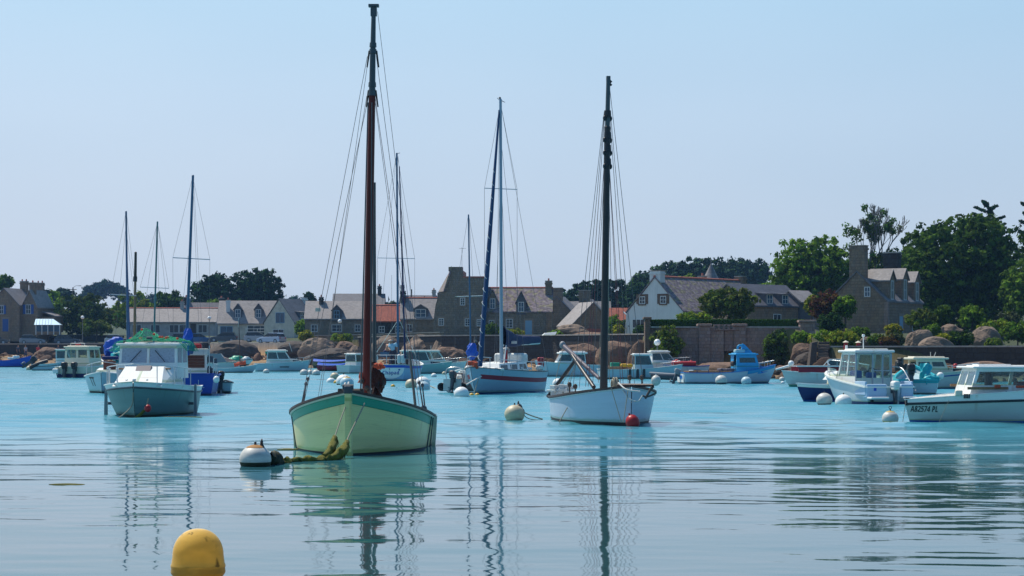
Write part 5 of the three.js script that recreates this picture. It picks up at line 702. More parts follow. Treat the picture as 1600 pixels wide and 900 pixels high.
// ------------------------------------------------------------------ the two old gaff boats
{ // green boat, bow towards the camera
  const d = 39.6, B = boat('green_gaff_boat', 'pale green wooden gaff boat with dark green strake, bow towards us, tall brown mast', 'boat', 567.5, d, -90.5, { L: 6.6, B: 2.72, stern: 0.66, mid: 0.60, bow: 1.16, draft: 0.7, w0: 0.72, tm: 0.42, pw: 3.2, rake: 0.14, e: 0.02, eB: 0.24, mat: M.palegreen, strake: (t) => 0.17 + 0.03 * t, strakeMat: M.teal, boot: 0.035, railMat: M.rail, railW: 0.1, railH: 0.045, deckDrop: 0.12, rub: [0.012, 0.028, M.cream], nt: 44 }), { r, h, loc } = B;
  const st = bag(); st.sweep([], 0, 0); { const pts = []; for (let i = 0; i <= 12; i++) { const p = h.P(1, lerp(0.08, 1.0, i / 12), 0); p.x += 0.015; pts.push(p); } for (let i = 0; i < 12; i++) { const a = pts[i], b = pts[i + 1], z = 0.055; st.hexa([a.clone().add(V(-0.12, 0, z + 0.02)), a.clone().add(V(0.05, 0, z)), a.clone().add(V(0.05, 0, -z)), a.clone().add(V(-0.12, 0, -z - 0.02))], [b.clone().add(V(-0.12, 0, z + 0.02)), b.clone().add(V(0.05, 0, z)), b.clone().add(V(0.05, 0, -z)), b.clone().add(V(-0.12, 0, -z - 0.02))]); } } st.build('stem', M.palegreen, r);
  const sh = bag(); { const p = h.P(1, 1, 0); sh.rbox(0.2, 0.16, 0.16, p.x - 0.02, p.y + 0.05, 0, 0.04); sh.bar(p.clone().add(V(0.02, 0.1, -0.1)), p.clone().add(V(0.02, 0.1, 0.1)), 0.05); } sh.build('stem_head', M.darkgrey, r);
  const dm = 38.4, a = loc(572, 640, dm), tp = loc(584, 9, dm), br = lerpV(a, tp, 0.777), lg = mastPart(r, a, br, 0.086, 0.066, M.varnish); const up = bag(); up.bar(br, tp, 0.064, 0.042, 12); for (const [k, q] of [[0.0, 0.08], [0.1, 0.078], [0.47, 0.074], [0.54, 0.07]]) { const p = lerpV(br, tp, k), e = lerpV(br, tp, k + 0.05); up.bar(p, e, q, q * 0.92, 10); } up.box(0.14, 0.05, 0.2, tp.x, tp.y + 0.0, tp.z); up.box(0.1, 0.16, 0.12, tp.x, tp.y - 0.12, tp.z); up.build('topmast', M.greymast, r);
  const bl = bag(); for (const k of [0.06, 0.5]) for (const s of [-1, 1]) { const p = lerpV(br, tp, k).add(V(0, 0, s * 0.068)); bl.bar(p, p.clone().add(V(0, -0.32, s * 0.045)), 0.02, 0.014, 6); bl.bar(lerpV(br, tp, k), p, 0.02, 0.02, 6); } for (const y of [0.35, 0.55, 0.42]) bl.sph(a.x + 0.1, a.y + y, a.z + (y - 0.45) * 0.8, 0.05); bl.build('blocks', M.wooddark, r);
  const gf = bag(); gf.bar(loc(584.5, 640, 38.9), loc(585, 285, 38.7), 0.035, 0.028, 8); gf.build('spar', M.greymast, r); const g2 = bag(); g2.bar(loc(563, 636, 38.1), loc(575, 160, 38.3), 0.016, 0.012, 6); g2.bar(loc(588, 628, 38.7), loc(586, 300, 38.6), 0.012, 0.012, 6); g2.bar(loc(579, 636, 38.0), loc(581, 160, 38.2), 0.012, 0.01, 6); g2.build('halyards', M.greymast, r);
  const sf = [[586, 614, 584, 566, 0.075, M.sailtan], [590, 616, 587, 576, 0.07, M.black], [594, 613, 591, 579, 0.065, M.sailtan], [598, 607, 595, 582, 0.05, M.black], [601, 601, 597, 584, 0.04, M.sailtan], [589, 604, 596, 585, 0.05, M.sailtan], [584, 620, 587, 602, 0.07, M.sailtan]]; sf.forEach(([x0, y0, x1, y1, R, m], i) => fold(loc(x0, y0, 38.7 + 0.05 * (i % 3)), loc(x1, y1, 38.6 + 0.06 * (i % 2)), (u) => R * 0.75 * (0.55 + 0.9 * Math.sin(Math.PI * clamp(u * 0.85 + 0.1, 0, 1))), 3 + i % 3, 8, 20).build('furled_sail', m, r)); for (const [x0, y0, x1, y1] of [[584, 571, 594, 572], [592, 576, 599, 570], [565, 582, 565, 598]]) fold(loc(x0, y0, 38.4), loc(x1, y1, 38.4), (u) => 0.035 + 0.03 * u, 3, 6, 14).build('sail_fold', M.sailorange, r);
  const cloth = bag(), c0 = loc(586, 603, 38.5), c1 = loc(606, 628, 38.5), c2 = loc(577, 626, 38.4); cloth.grid((u, w) => lerpV(c0, lerpV(c2, c1, w), u).add(V(0.05 * Math.sin(w * 9), 0.02 * Math.sin(u * 7), 0)), 12, 12); cloth.build('sail_corner', M.sailtan, r);
  const win = bag(); { const p = h.P(0.93, 1, 0); win.bar(V(p.x - 0.1, p.y + 0.1, -0.24), V(p.x - 0.1, p.y + 0.1, 0.24), 0.07, 0.07, 10); win.box(0.1, 0.24, 0.06, p.x - 0.1, p.y + 0.05, -0.2); win.box(0.1, 0.24, 0.06, p.x - 0.1, p.y + 0.05, 0.2); } win.build('windlass', M.wooddark, r); const coil = bag(); for (let i = 0; i < 5; i++) coil.add(new THREE.TorusGeometry(0.1 + 0.02 * (i % 2), 0.018, 6, 18), new THREE.Matrix4().makeTranslation(2.5 + 0.02 * i, 1.12 + 0.1 * Math.sin(i * 2), 0.02 * i + 0.04)); coil.build('rope_coil', M.ropewhite, r);
  // shrouds with deadeyes down to the rail
  for (const [x, y, dd, tx, ty, m, rad] of [[470, 636, 39.8, 574, 88, M.wire, 0.0055], [474, 634, 39.9, 576, 150, M.wire, 0.0055], [496, 628, 40.8, 573, 150, M.wire, 0.005], [500, 627, 41.2, 575, 95, M.wire, 0.005], [660, 636, 39.8, 588, 88, M.wire, 0.0055], [655, 634, 39.9, 586, 150, M.wirered, 0.0055], [648, 630, 40.6, 585, 150, M.wire, 0.005], [664, 637, 40.2, 590, 18, M.wire, 0.005]]) wire(r, loc(x, y, dd), loc(tx, ty, 38.5), rad, m);
  const dl = bag(); for (const [x, y, dd, x2, y2] of [[470, 636, 39.8, 481, 592], [474, 634, 39.9, 478, 600], [661, 637, 39.8, 655, 598], [664, 638, 39.9, 660, 602]]) { const p = loc(x, y, dd), q = loc(x2, y2, dd - 0.05); dl.bar(p, q, 0.016, 0.012, 6); dl.sph(q.x, q.y, q.z, 0.035, 1.2); dl.sph(p.x, p.y, p.z, 0.04, 1.2); } dl.build('lanyards', M.darkgrey, r); const fo = bag(); fo.bar(loc(649, 634, 40.3), loc(640, 548, 40), 0.03, 0.022, 7); fo.build('spar', M.greymast, r);
  legs(r, h, 0.44, -0.15, M.cream, 0.16, 0.015); for (const s of [1, -1]) for (const t of [0.5, 0.56]) wire(r, h.P(t, 0.98, s, 0.03), h.P(t, 0.42, s, 0.02), 0.013, M.darkgrey, 'chain_plate');
  const cu = bag(); cu.rbox(0.5, 0.1, 0.5, -0.6, 0.68, 0.5, 0.03); cu.build('hatch', M.stonepink, r);
}
{ // white gaff boat
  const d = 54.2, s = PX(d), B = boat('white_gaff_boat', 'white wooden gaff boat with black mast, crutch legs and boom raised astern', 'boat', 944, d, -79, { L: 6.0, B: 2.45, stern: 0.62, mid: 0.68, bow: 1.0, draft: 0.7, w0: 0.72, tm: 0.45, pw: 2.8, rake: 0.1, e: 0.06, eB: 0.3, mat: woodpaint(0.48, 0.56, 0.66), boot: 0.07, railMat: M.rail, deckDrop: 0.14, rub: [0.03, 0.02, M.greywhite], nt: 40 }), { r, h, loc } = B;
  const dm = 53.4; mastPart(r, loc(943, 625, dm), loc(949, 200, dm), 0.11, 0.085, M.darkmast); const tb = bag(); tb.bar(loc(949, 200, dm), loc(950.5, 121, dm), 0.07, 0.055, 10); tb.box(0.1, 0.14, 0.1, ...loc(950.5, 123, dm).toArray()); tb.build('topmast', M.greymast, r); const bands = bag(); for (const y of [178, 212, 232, 253]) { const p = loc(949.3, y, dm); bands.bar(p.clone().add(V(0, -0.09, 0)), p.clone().add(V(0, 0.09, 0)), 0.105, 0.095, 10); bands.sph(p.x + 0.04, p.y - 0.12, p.z + 0.09, 0.05, 1.5); bands.sph(p.x - 0.04, p.y - 0.12, p.z - 0.09, 0.05, 1.5); } for (const y of [125, 130]) { const p = loc(950.5, y, dm); bands.bar(p.clone().add(V(0, -0.06, -0.09)), p.clone().add(V(0, 0.06, 0.03)), 0.03); } bands.build('mast_bands', M.black, r);
  const bm = bag(); bm.bar(loc(936, 591, 54), loc(880, 540, 56), 0.05, 0.07, 10); bm.build('boom', M.mauve, r); const be = bag(); be.sph(...loc(879, 539, 56).toArray(), 0.09, 1.2); be.build('boom_end', M.grey, r);
  for (const [x0, y0, x1, y1, d0, d1] of [[856, 620, 901, 560, 56.6, 55.9], [928, 605, 894, 555, 53.6, 55.2]]) { const c = bag(); c.bar(loc(x0, y0, d0), loc(x1, y1, d1), 0.06, 0.05, 8); c.build('crutch_leg', M.black, r); }
  const bs = bag(), p0 = loc(966, 602, 51.9), p1 = loc(1021, 602, 51.2); bs.bar(p0, p1, 0.05, 0.04, 8); bs.build('bowsprit', M.rail, r);
  const an = bag(); an.bar(loc(1019, 604, 51.2), loc(1008, 623, 51.2), 0.035, 0.03, 7); an.bar(loc(1022, 604, 51.2), loc(1011, 616, 51.2), 0.02, 0.02, 6); an.tube([loc(1003, 618, 51.2), loc(1010, 620, 51.2), loc(1024, 615, 51.2)], 0.025); an.build('anchor', M.iron, r);
  for (const [x, y, dd, tx, ty, m] of [[895, 608, 55, 944, 175, M.wire], [905, 606, 54.8, 944, 182, M.wire], [915, 604, 54.6, 945, 178, M.wirered], [919, 604, 54.5, 944, 256, M.wirered], [926, 603, 54.3, 945, 256, M.wire], [992, 606, 54.8, 954, 178, M.wire], [982, 606, 54.6, 953, 182, M.wire], [974, 604, 54.4, 952, 256, M.wirered], [970, 604, 54.2, 952, 258, M.wirered], [1006, 612, 54.5, 953, 140, M.wire], [958, 600, 54, 951, 260, M.wire], [862, 618, 56.4, 880, 545, M.rope], [872, 612, 56.2, 898, 565, M.rope], [884, 607, 56, 899, 568, M.rope], [888, 606, 56, 901, 566, M.rope], [935, 598, 53.6, 938, 520, M.rope], [952, 598, 53.2, 950, 300, M.rope]]) wire(r, loc(x, y, dd), loc(tx, ty, ty < 400 ? dm : dd), m === M.rope ? 0.008 : 0.0075, m);
  const dd = bag(); for (const [x, y, q] of [[899, 604, 55], [890, 601, 55], [958, 598, 53.4], [1003, 590, 54.5], [984, 590, 54.5]]) { const p = loc(x, y, q); dd.sph(p.x, p.y, p.z, 0.06, 1.3); dd.bar(p, p.clone().add(V(0, -0.25, 0)), 0.02); } dd.build('deadeyes', M.wooddark, r);
  const jk = bag(); for (let i = 0; i < 16; i++) { const p = loc(rr(862, 892), rr(604, 616), 56); jk.rbox(rr(0.1, 0.35), rr(0.06, 0.16), rr(0.1, 0.3), p.x, p.y, p.z, 0.02, rnd() * 3); } jk.build('cockpit_gear', M.greywhite, r); const hr = bag(); for (let i = 0; i < 5; i++) hr.add(new THREE.TorusGeometry(0.13, 0.022, 6, 16), new THREE.Matrix4().makeTranslation(...loc(957 + i * 2, 601 - i % 2 * 3, 52.2).toArray())); hr.build('rope_coil', M.rope, r);
  const l = bag(); l.tube([loc(966, 598, 51.5), loc(980, 609, 51.1), loc(1000, 612, 51.1)], 0.02); l.tube([loc(970, 606, 51.5), loc(985, 624, 51.1), loc(997, 627, 51.1), loc(1004, 618, 51.1)], 0.017); l.build('bow_ropes', M.ropewhite, r); for (const [a, b, q] of [[loc(955, 606, 51.4), loc(971, 660, 51.1), 0.011], [loc(982, 606, 51.2), loc(974, 660, 51.0), 0.011], [loc(897, 618, 53.5), loc(873, 661, 53.3), 0.014]]) wire(r, a, b, q, M.rope, 'side_rope');
  const rd = bag(); rd.box(0.3, 1.2, 0.06, -3.1, 0.1, 0); rd.build('rudder', M.white, r); const b = bag(); b.rbox(0.5, 0.18, 0.5, -2.3, 0.72, 0.3, 0.05); b.build('locker', M.paleblue, r);
}

// ------------------------------------------------------------------ left: cabin fishing boat with beaching legs, and the boats behind it
{
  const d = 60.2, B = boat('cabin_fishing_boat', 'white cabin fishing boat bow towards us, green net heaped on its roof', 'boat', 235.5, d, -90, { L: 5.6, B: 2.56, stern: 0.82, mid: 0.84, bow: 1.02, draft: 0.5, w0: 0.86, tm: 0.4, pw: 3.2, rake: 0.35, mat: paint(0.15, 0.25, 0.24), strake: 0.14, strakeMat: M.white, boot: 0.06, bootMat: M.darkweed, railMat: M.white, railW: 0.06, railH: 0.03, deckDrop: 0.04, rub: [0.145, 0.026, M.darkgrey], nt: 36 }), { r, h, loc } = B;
  coach(r, { x0: -0.3, x1: 2.25, w: 0.96, wf: 0.72, y0: 0.9, y1: 1.52, fr: 1.25, wt: 0.88, slope: 0.06, ports: 1 });
  cabin(r, { x0: -1.5, x1: 0.55, w: 0.9, wt: 0.86, y0: 1.1, ys: 1.5, y1: 2.1, fr: 0.2, panes: { fore: 2, star: 2, port: 2, aft: 0 }, open: true, post: 0.08, ovf: 0.16, glass: M.glintglass, rt: 0.06 });
  const ht = bag(); ht.rbox(0.42, 0.05, 0.46, 1.2, 1.36, 0, 0.02, 0, 0, -0.62); ht.build('deck_hatch', M.mauve, r); const cl = bag(); for (const z of [-0.7, 0.7]) cl.rbox(0.1, 0.05, 0.16, 1.0, 1.4, z, 0.02, 0.3 * z); cl.build('hand_grips', M.teak, r);
  bowRail(r, h, 0.5, 0.99, 0.54, M.steel, 4); for (const z of [0.52, -0.52]) { const w = bag(); w.bar(V(0.5, 1.6, z), V(0.42, 1.95, z * 0.4), 0.012); w.build('wiper', M.black, r); }
  legs(r, h, 0.5, -0.1, M.grey, 0.1, 0.07, true); const br = bag(); for (const s of [1, -1]) { const p = h.P(0.5, 0.62, s, 0.05); br.box(0.12, 0.08, 0.16, p.x, p.y, p.z); } br.build('leg_brackets', M.darkgrey, r);
  const lt = bag(); lt.rbox(0.12, 0.12, 0.18, 0.3, 2.3, -0.02, 0.03); lt.bar(V(0.2, 2.15, 0.75), V(0.2, 2.3, 0.75), 0.05); lt.build('roof_lamp', M.darkgrey, r); const cln = bag(); cln.rbox(0.12, 0.08, 0.1, 2.62, 1.08, 0, 0.02); for (const z of [0.3, -0.3]) cln.rbox(0.16, 0.05, 0.05, 2.2, 1.08, z, 0.02); cln.build('deck_cleats', M.steel, r);
  const ln = bag(); ln.tube([h.P(1, 0.75, 0).add(V(0.03, 0, 0)), V(2.75, 0.35, 0.05), V(2.9, 0.1, 0.25), V(3.0, -0.02, 0.4)], 0.02); ln.build('bow_chain', M.rope, r);
  // net: knotted strands over the roof
  const nt = thing('fishing_net', 'green fishing net heaped over the roof of the white cabin boat', 'net', r.position.clone().add(V(0, 2.2, 0)), r.rotation.y), g = bag(), f = (u, w) => { const x = lerp(-1.9, 0.55, u), z = lerp(-1.15, 1.15, w); const e = Math.exp(-((x + 0.7) ** 2) / 0.5 - ((z - 0.28) ** 2) / 0.12) * 0.40 + Math.exp(-((z + 0.5) ** 2) / 0.16 - (x + 0.6) ** 2) * 0.14; return V(x, 0.02 + e + 0.05 * nz(x * 4, z * 4, 1) - 0.3 * sstep(Math.abs(z), 0.9, 1.2), z); };
  for (let i = 0; i <= 20; i++) { const k = i / 20; g.tube(Array.from({ length: 14 }, (_, j) => f(clamp(k + (j % 2 ? 0.012 : -0.012), 0, 1), j / 13)), 0.0055, 4, 26); } for (let i = 0; i <= 18; i++) { const k = i / 18; g.tube(Array.from({ length: 12 }, (_, j) => f(j / 11, clamp(k + (j % 2 ? 0.012 : -0.012), 0, 1))), 0.0055, 4, 24); } for (let i = 0; i < 4; i++) { const z = rr(-0.6, 0.7); g.tube(Array.from({ length: 8 }, (_, j) => f(j / 7, clamp((z + 1.15) / 2.3 + 0.05 * Math.sin(j), 0, 1)).add(V(0, 0.02, 0))), 0.018, 5, 24); } g.build('netting', M.net, nt); const fl = bag(); for (let i = 0; i < 12; i++) { const p = f(rnd(), 0.1 + 0.8 * rnd()); fl.sph(p.x, p.y + 0.03, p.z, 0.045, 0.8, 1, 1, 8, 6); } fl.build('net_floats', M.sailorange, nt);
}
{ // pale boat at left of it, bow-on, with blue covers and mast
  const d = 93, B = boat('pale_sailing_boat', 'pale blue-grey boat with black lettering and blue covers, left of the netted boat', 'sailboat', 172, d, -86, { L: 6.2, B: 2.3, stern: 0.7, mid: 0.72, bow: 0.98, w0: 0.7, rake: 0.4, mat: M.paleblue, boot: 0.1, bootMat: M.darkweed, railMat: M.white, railH: 0.04, deckDrop: 0.05 }), { r, h, loc } = B;
  letters(r, 'lettering', 'TT', h, 2.0, 0.55, 1, 0.42, M.black); coach(r, { x0: -1.2, x1: 1.6, w: 0.8, y0: 0.72, y1: 1.15 }); const bx = bag(); bx.rbox(0.3, 0.55, 0.56, 0.9, 1.22, -0.1, 0.03); bx.build('wooden_locker', M.brownwood, r); const cv = bag(); cv.rbox(0.5, 0.16, 0.75, 0.6, 1.62, -0.1, 0.05); cv.build('cover', M.navy, r);
  mastPart(r, loc(200, 575, 95), loc(197, 331, 95), 0.06, 0.045, M.bluemast); const sp = bag(); sp.bar(loc(173, 460, 95), loc(213, 462, 95), 0.02); sp.build('spreader', M.alu, r); const rs = bag(); rs.bar(loc(203, 560, 94.5), loc(198, 390, 94.9), 0.055, 0.03, 8); rs.build('rolled_sail', M.sailblue, r); rigWires(B, [[176, 570, 196, 360, 95, 95], [222, 570, 198, 365, 95, 95], [173, 460, 196, 335, 95, 95], [213, 462, 198, 335, 95, 95], [203, 560, 197, 333, 92, 95]], 95);
  const tp = fold(loc(172, 556, 95.5), loc(188, 532, 96), (u) => 0.32 + 0.12 * Math.sin(u * 3), 3, 8, 20); tp.build('tarpaulin', M.tarpblue, r); const t2 = fold(loc(184, 562, 95), loc(198, 545, 95.5), (u) => 0.35, 4, 8, 20); t2.build('tarpaulin', M.turq, r); bowRail(r, h, 0.6, 0.99, 0.5, M.steel, 2);
}
{ const d = 104, B = boat('brown_masted_boat', 'old boat with short brown mast mostly hidden behind the netted cabin boat', 'sailboat', 214, d, -92, { L: 5.6, B: 2.0, stern: 0.6, mid: 0.62, bow: 0.95, mat: M.navy, railMat: M.rail }), { r, loc } = B; mastPart(r, loc(209.5, 580), loc(212, 395), 0.085, 0.06, M.teak); const b = bag(); b.bar(loc(211, 440), loc(211.3, 432), 0.11); b.build('mast_band', M.black, r); const t = bag(); t.bar(loc(211.4, 432), loc(212, 394), 0.078, 0.066); t.build('topmast', M.wooddark, r); }
{ const d = 100, B = boat('green_masted_sloop', 'sloop with slim green-grey mast rising behind the netted cabin boat', 'sailboat', 246, d, 90, { L: 6, B: 2.2, stern: 0.75, mid: 0.75, bow: 1.0, mat: M.white, railMat: M.teak }), { r, loc } = B; mastPart(r, loc(239, 580), loc(246, 347), 0.05, 0.042, M0(C(0.06, 0.16, 0.16), 0.45)); const sp = bag(); sp.bar(loc(219, 448.5), loc(264, 450.5), 0.018); sp.build('spreader', M.alu, r); rigWires(B, [[213, 570, 245, 352], [272, 570, 247, 352], [219, 448.5, 245.5, 350], [264, 450.5, 246.5, 350], [250, 545, 246, 350]], d); }
{ // deep blue sailboat, stern towards us
  const d = 90, B = boat('blue_sailboat', 'deep blue sailboat stern towards us with brown wooden cabin and blue sail bundle', 'sailboat', 300, d, 98, { L: 6.6, B: 2.5, stern: 0.92, mid: 0.86, bow: 1.15, w0: 0.8, mat: M.blue, boot: 0.05, railMat: M.blue, deckDrop: 0.08 }), { r, h, loc } = B;
  const cb = bag(); cb.box(1.8, 0.9, 1.45, 0.0, 1.32, -0.05); cb.build('cabin', M.white, r); const wd = bag(); for (let i = 0; i < 4; i++) wd.box(0.03, 0.138, 1.15, -0.93, 1.26 + i * 0.144, 0.0); const w = wd.build('companionway_boards', M.brownwood, r); const cr = bag(); cr.rbox(2.0, 0.3, 1.6, 0, 1.9, -0.05, 0.06); cr.build('cabin_roof', M.greywhite, r); const sd = bag(); sd.rbox(0.5, 0.26, 0.5, -0.4, 2.15, 0.2, 0.1); sd.build('red_bag', M.red, r); 
  mastPart(r, loc(290, 575, 89), loc(301.5, 275, 89), 0.075, 0.055, M.bluemast); const sp = bag(); sp.bar(loc(270, 402.5, 89), loc(328, 405.5, 89), 0.022); sp.build('spreader', M.alu, r); rigWires(B, [[285, 480, 294, 400, 88.6, 88.9], [270, 402.5, 300, 280, 89, 89], [328, 405.5, 302, 280, 89, 89], [271, 560, 270, 403, 89, 89], [326, 560, 328, 405, 89, 89], [318, 560, 303, 290, 87, 89], [312, 545, 302, 300, 89, 89]], 89);
  const sb = fold(loc(292, 555, 88.5), loc(294, 513, 88.5), (u) => 0.10 + 0.12 * Math.sin(Math.PI * u), 4, 8, 24); sb.build('sail_bundle', M.tarpblue, r); const s2 = fold(loc(299, 553, 88.4), loc(298, 525, 88.5), (u) => 0.08 + 0.06 * Math.sin(Math.PI * u), 3, 8, 18); s2.build('sail_bundle', M.sailblue, r); const mk = bag(); mk.box(0.012, 0.36, 0.02, -3.32, 0.5, 0.35); mk.box(0.012, 0.02, 0.4, -3.32, 0.34, 0.4); mk.build('rudder_marks', M.greywhite, r);
  bowRail(r, h, 0.02, 0.3, 0.5, M.steel, 3, false); const gr_ = bag(); for (let i = 0; i < 14; i++) { const p = loc(rr(318, 338), rr(545, 585), 90.5); gr_.rbox(rr(0.08, 0.25), rr(0.08, 0.3), rr(0.08, 0.2), p.x, p.y, p.z, 0.03, rnd() * 3); } gr_.build('deck_gear', M.mauve, r); const la = bag(); la.bar(loc(327, 592, 89), loc(327, 540, 89), 0.02); la.bar(loc(333, 592, 89), loc(334, 560, 89), 0.02); la.build('stern_posts', M.steel, r);
}
{ const d = 92, B = boat('tender', 'small pale tender with black outboard at the stern of the deep blue sailboat', 'dinghy', 351, d, 96, { L: 2.6, B: 0.72, stern: 0.5, mid: 0.45, bow: 0.55, draft: 0.15, w0: 0.9, mat: M.paleblue, boot: 0.1, bootMat: M.black, railMat: M.darkgrey, deckDrop: 0.2 }); outboard(B.r, -1.2, 0.62, -0.1, 0, M.black, 0.9); }
{ // cabin boat with two outboards
  const d = 149, B = boat('twin_motor_cabin_boat', 'cream cabin boat with two black outboards and arched windows at left', 'motorboat', 134, d, 80, { L: 6.0, B: 2.6, stern: 0.78, mid: 0.86, bow: 1.3, w0: 0.9, tm: 0.35, mat: M.cream, boot: 0.3, bootMat: M.navy, railMat: M.white, deckDrop: 0.12 }), { r, h } = B;
  cabin(r, { x0: -1.7, x1: 0.8, w: 1.0, wt: 0.92, y0: 0.7, ys: 1.3, y1: 2.22, fr: 0.4, mat: M.cream, panes: { aft: 2, star: 2, port: 2, fore: 2 }, glass: M.glass, post: 0.16, rt: 0.1 }); outboard(r, -2.98, 0.62, 0.42, 0, M.black, 1.15); outboard(r, -2.98, 0.62, -0.35, 0, M.black, 1.15); const rk = bag(); rk.bar(V(-1.2, 2.3, -0.7), V(-1.2, 2.55, -0.7), 0.02); rk.bar(V(-1.2, 2.3, 0.4), V(-1.2, 2.55, 0.4), 0.02); rk.bar(V(-1.2, 2.55, -0.7), V(-1.2, 2.55, 0.4), 0.02); rk.build('roof_rack', M.white, r); const rb = bag(); rb.rbox(0.2, 0.12, 0.4, -1.2, 2.45, -0.1, 0.04); rb.build('roof_bag', M.red, r); const pf = bag(); pf.rbox(0.5, 0.35, 0.45, -3.05, 0.5, -1.05, 0.08); pf.build('swim_step', M.white, r); const ld = bag(); for (const z of [-0.95, -0.6]) ld.bar(V(-3.1, 0.2, z), V(-3.1, 1.0, z), 0.02); for (let i = 0; i < 3; i++) ld.bar(V(-3.1, 0.3 + i * 0.25, -0.95), V(-3.1, 0.3 + i * 0.25, -0.6), 0.016); ld.build('ladder', M.steel, r);
}
{ const d = 205, B = boat('grey_cuddy_boat', 'grey-white cuddy boat with dark motors raised at its stern, near the left beach', 'motorboat', 88, d, 8, { L: 4.9, B: 2.0, stern: 0.6, mid: 0.7, bow: 1.15, mat: M.paleblue, railMat: M.white, rub: [0.2, 0.03, M.darkgrey], deckDrop: 0.1 }), { r } = B; cabin(r, { x0: 0.0, x1: 1.7, w: 0.75, y0: 0.75, ys: 1.15, y1: 2.1, fr: 0.6, panes: { star: 1, port: 1, fore: 2, aft: 0 }, open: true, glass: M.tint, post: 0.1 }); outboard(r, -2.35, 0.75, 0.3, 0.9, M.black, 1.25); outboard(r, -2.35, 0.75, -0.35, 0.9, M.black, 1.25); const t = bag(); t.tube([V(-2.6, 0.3, 0.7), V(-1.6, 0.75, 0.8), V(-0.8, 1.0, 0.7)], 0.2, 8); t.build('dark_cover', M.black, r); const s = bag(); s.rbox(0.9, 0.14, 0.6, 1.5, 0.98, 0, 0.04); s.build('hatch', M.stonepink, r); }
{ const d = 250, B = boat('blue_rowing_boat', 'bright blue open boat by the beach at the left edge', 'boat', 18, d, 2, { L: 4.9, B: 1.7, stern: 0.85, mid: 0.85, bow: 1.4, draft: 0.2, w0: 0.7, mat: M.royal, railMat: M.royal, deckDrop: 0.15 }), b = bag(); b.rbox(1.2, 0.3, 1.0, 0.2, 1.1, 0, 0.08); b.rbox(0.8, 0.3, 0.8, 0.6, 1.3, 0.1, 0.1, 0.3); b.build('white_cover', M.white, B.r); }
// boats on the left of the middle, close to the shore
{ const d = 182, B = boat('sailing_dinghy', 'low white sailing dinghy with slender brown mast by the brown rocks', 'sailboat', 366, d, 4, { L: 4.2, B: 1.6, stern: 0.42, mid: 0.42, bow: 0.75, draft: 0.2, mat: M.paleblue, railMat: M.white, deckDrop: 0.1 }), { r, loc } = B; mastPart(r, loc(375.5, 575), loc(373, 500), 0.05, 0.035, M.brownwood); const b = fold(loc(366, 570), loc(384, 566), (u) => 0.16, 3, 8, 16); b.build('folded_sail', M.sailorange, r); const l = bag(); l.bar(loc(373, 512), loc(372.6, 497), 0.03); l.build('mast_tip', M.greywhite, r); }
{ const d = 196, B = boat('covered_boat', 'cream open boat with grey canopy moored behind the deep blue sailboat', 'boat', 342, d, 3, { L: 4.4, B: 1.8, stern: 0.8, mid: 0.8, bow: 1.0, mat: M.greywhite, railMat: M.cream }), b = bag(); b.hexa([V(-1.6, 0.85, 0.8), V(0.9, 0.85, 0.8), V(0.9, 0.85, -0.8), V(-1.6, 0.85, -0.8)], [V(-1.4, 1.75, 0.6), V(0.2, 1.75, 0.6), V(0.2, 1.75, -0.6), V(-1.4, 1.75, -0.6)]); b.build('canopy', M.grey, B.r); const f = bag(); f.hexa([V(0.9, 0.85, 0.8), V(2.0, 0.9, 0.3), V(2.0, 0.9, -0.3), V(0.9, 0.85, -0.8)], [V(0.2, 1.5, 0.6), V(1.6, 1.05, 0.2), V(1.6, 1.05, -0.2), V(0.2, 1.5, -0.6)]); f.build('cover', M.stonepink, B.r); }
{ const d = 214, B = boat('green_covered_dinghy', 'small dinghy with green cover on the weed by the brown rocks', 'dinghy', 372, d, 5, { L: 3.2, B: 1.4, stern: 0.45, mid: 0.45, bow: 0.6, draft: 0.15, mat: M.white }, null, 0.5); const b = fold(V(-1.3, 0.5, 0), V(0.9, 0.62, 0), (u) => 0.28 * Math.sin(Math.PI * clamp(u, 0.08, 0.92)) + 0.12, 3, 8, 18); b.build('cover', M.teal, B.r); const c = fold(V(0.2, 0.6, 0.2), V(1.5, 0.6, 0), (u) => 0.3 * Math.sin(Math.PI * clamp(u, 0.1, 0.9)), 3, 8, 14); c.build('bundle', M.greywhite, B.r); }
{ const d = 232, B = boat('green_upturned_dinghy', 'green dinghy lying on the slope between the brown rocks, right of the gabled house', 'dinghy', 425, d, 14, { L: 1.6, B: 0.9, stern: 0.25, mid: 0.25, bow: 0.3, draft: 0.1, mat: M.teal }, null, 1.65); }
{ const d = 194, B = boat('motor_cruiser', 'white motor cruiser with hardtop heading right, in front of the brown beach', 'motorboat', 442, d, 4, { L: 5.4, B: 2.2, stern: 0.75, mid: 0.82, bow: 1.1, mat: M.paleblue, boot: 0.05, bootMat: M.darkgrey, railMat: M.white, deckDrop: 0.05 }), { r, h } = B; cabin(r, { x0: -1.6, x1: 1.0, w: 0.8, y0: 0.78, ys: 1.15, y1: 1.95, fr: 0.75, ar: 0.15, panes: { star: 2, port: 2, fore: 2, aft: 0 }, open: true, post: 0.08, rt: 0.12, ov: 0.2 }); coach(r, { x0: 0.8, x1: 2.0, w: 0.75, y0: 0.85, y1: 1.2, ports: 1 }); bowRail(r, h, 0.6, 0.98, 0.35, M.steel, 3); const m = bag(); m.bar(V(0.9, 1.9, 0), V(0.6, 2.8, 0), 0.02); m.build('aerial', M.greywhite, r); const s = bag(); s.box(0.9, 0.1, 0.012, 0.2, 0.45, 1.06); s.build('name_stripe', M.darkgrey, r); }
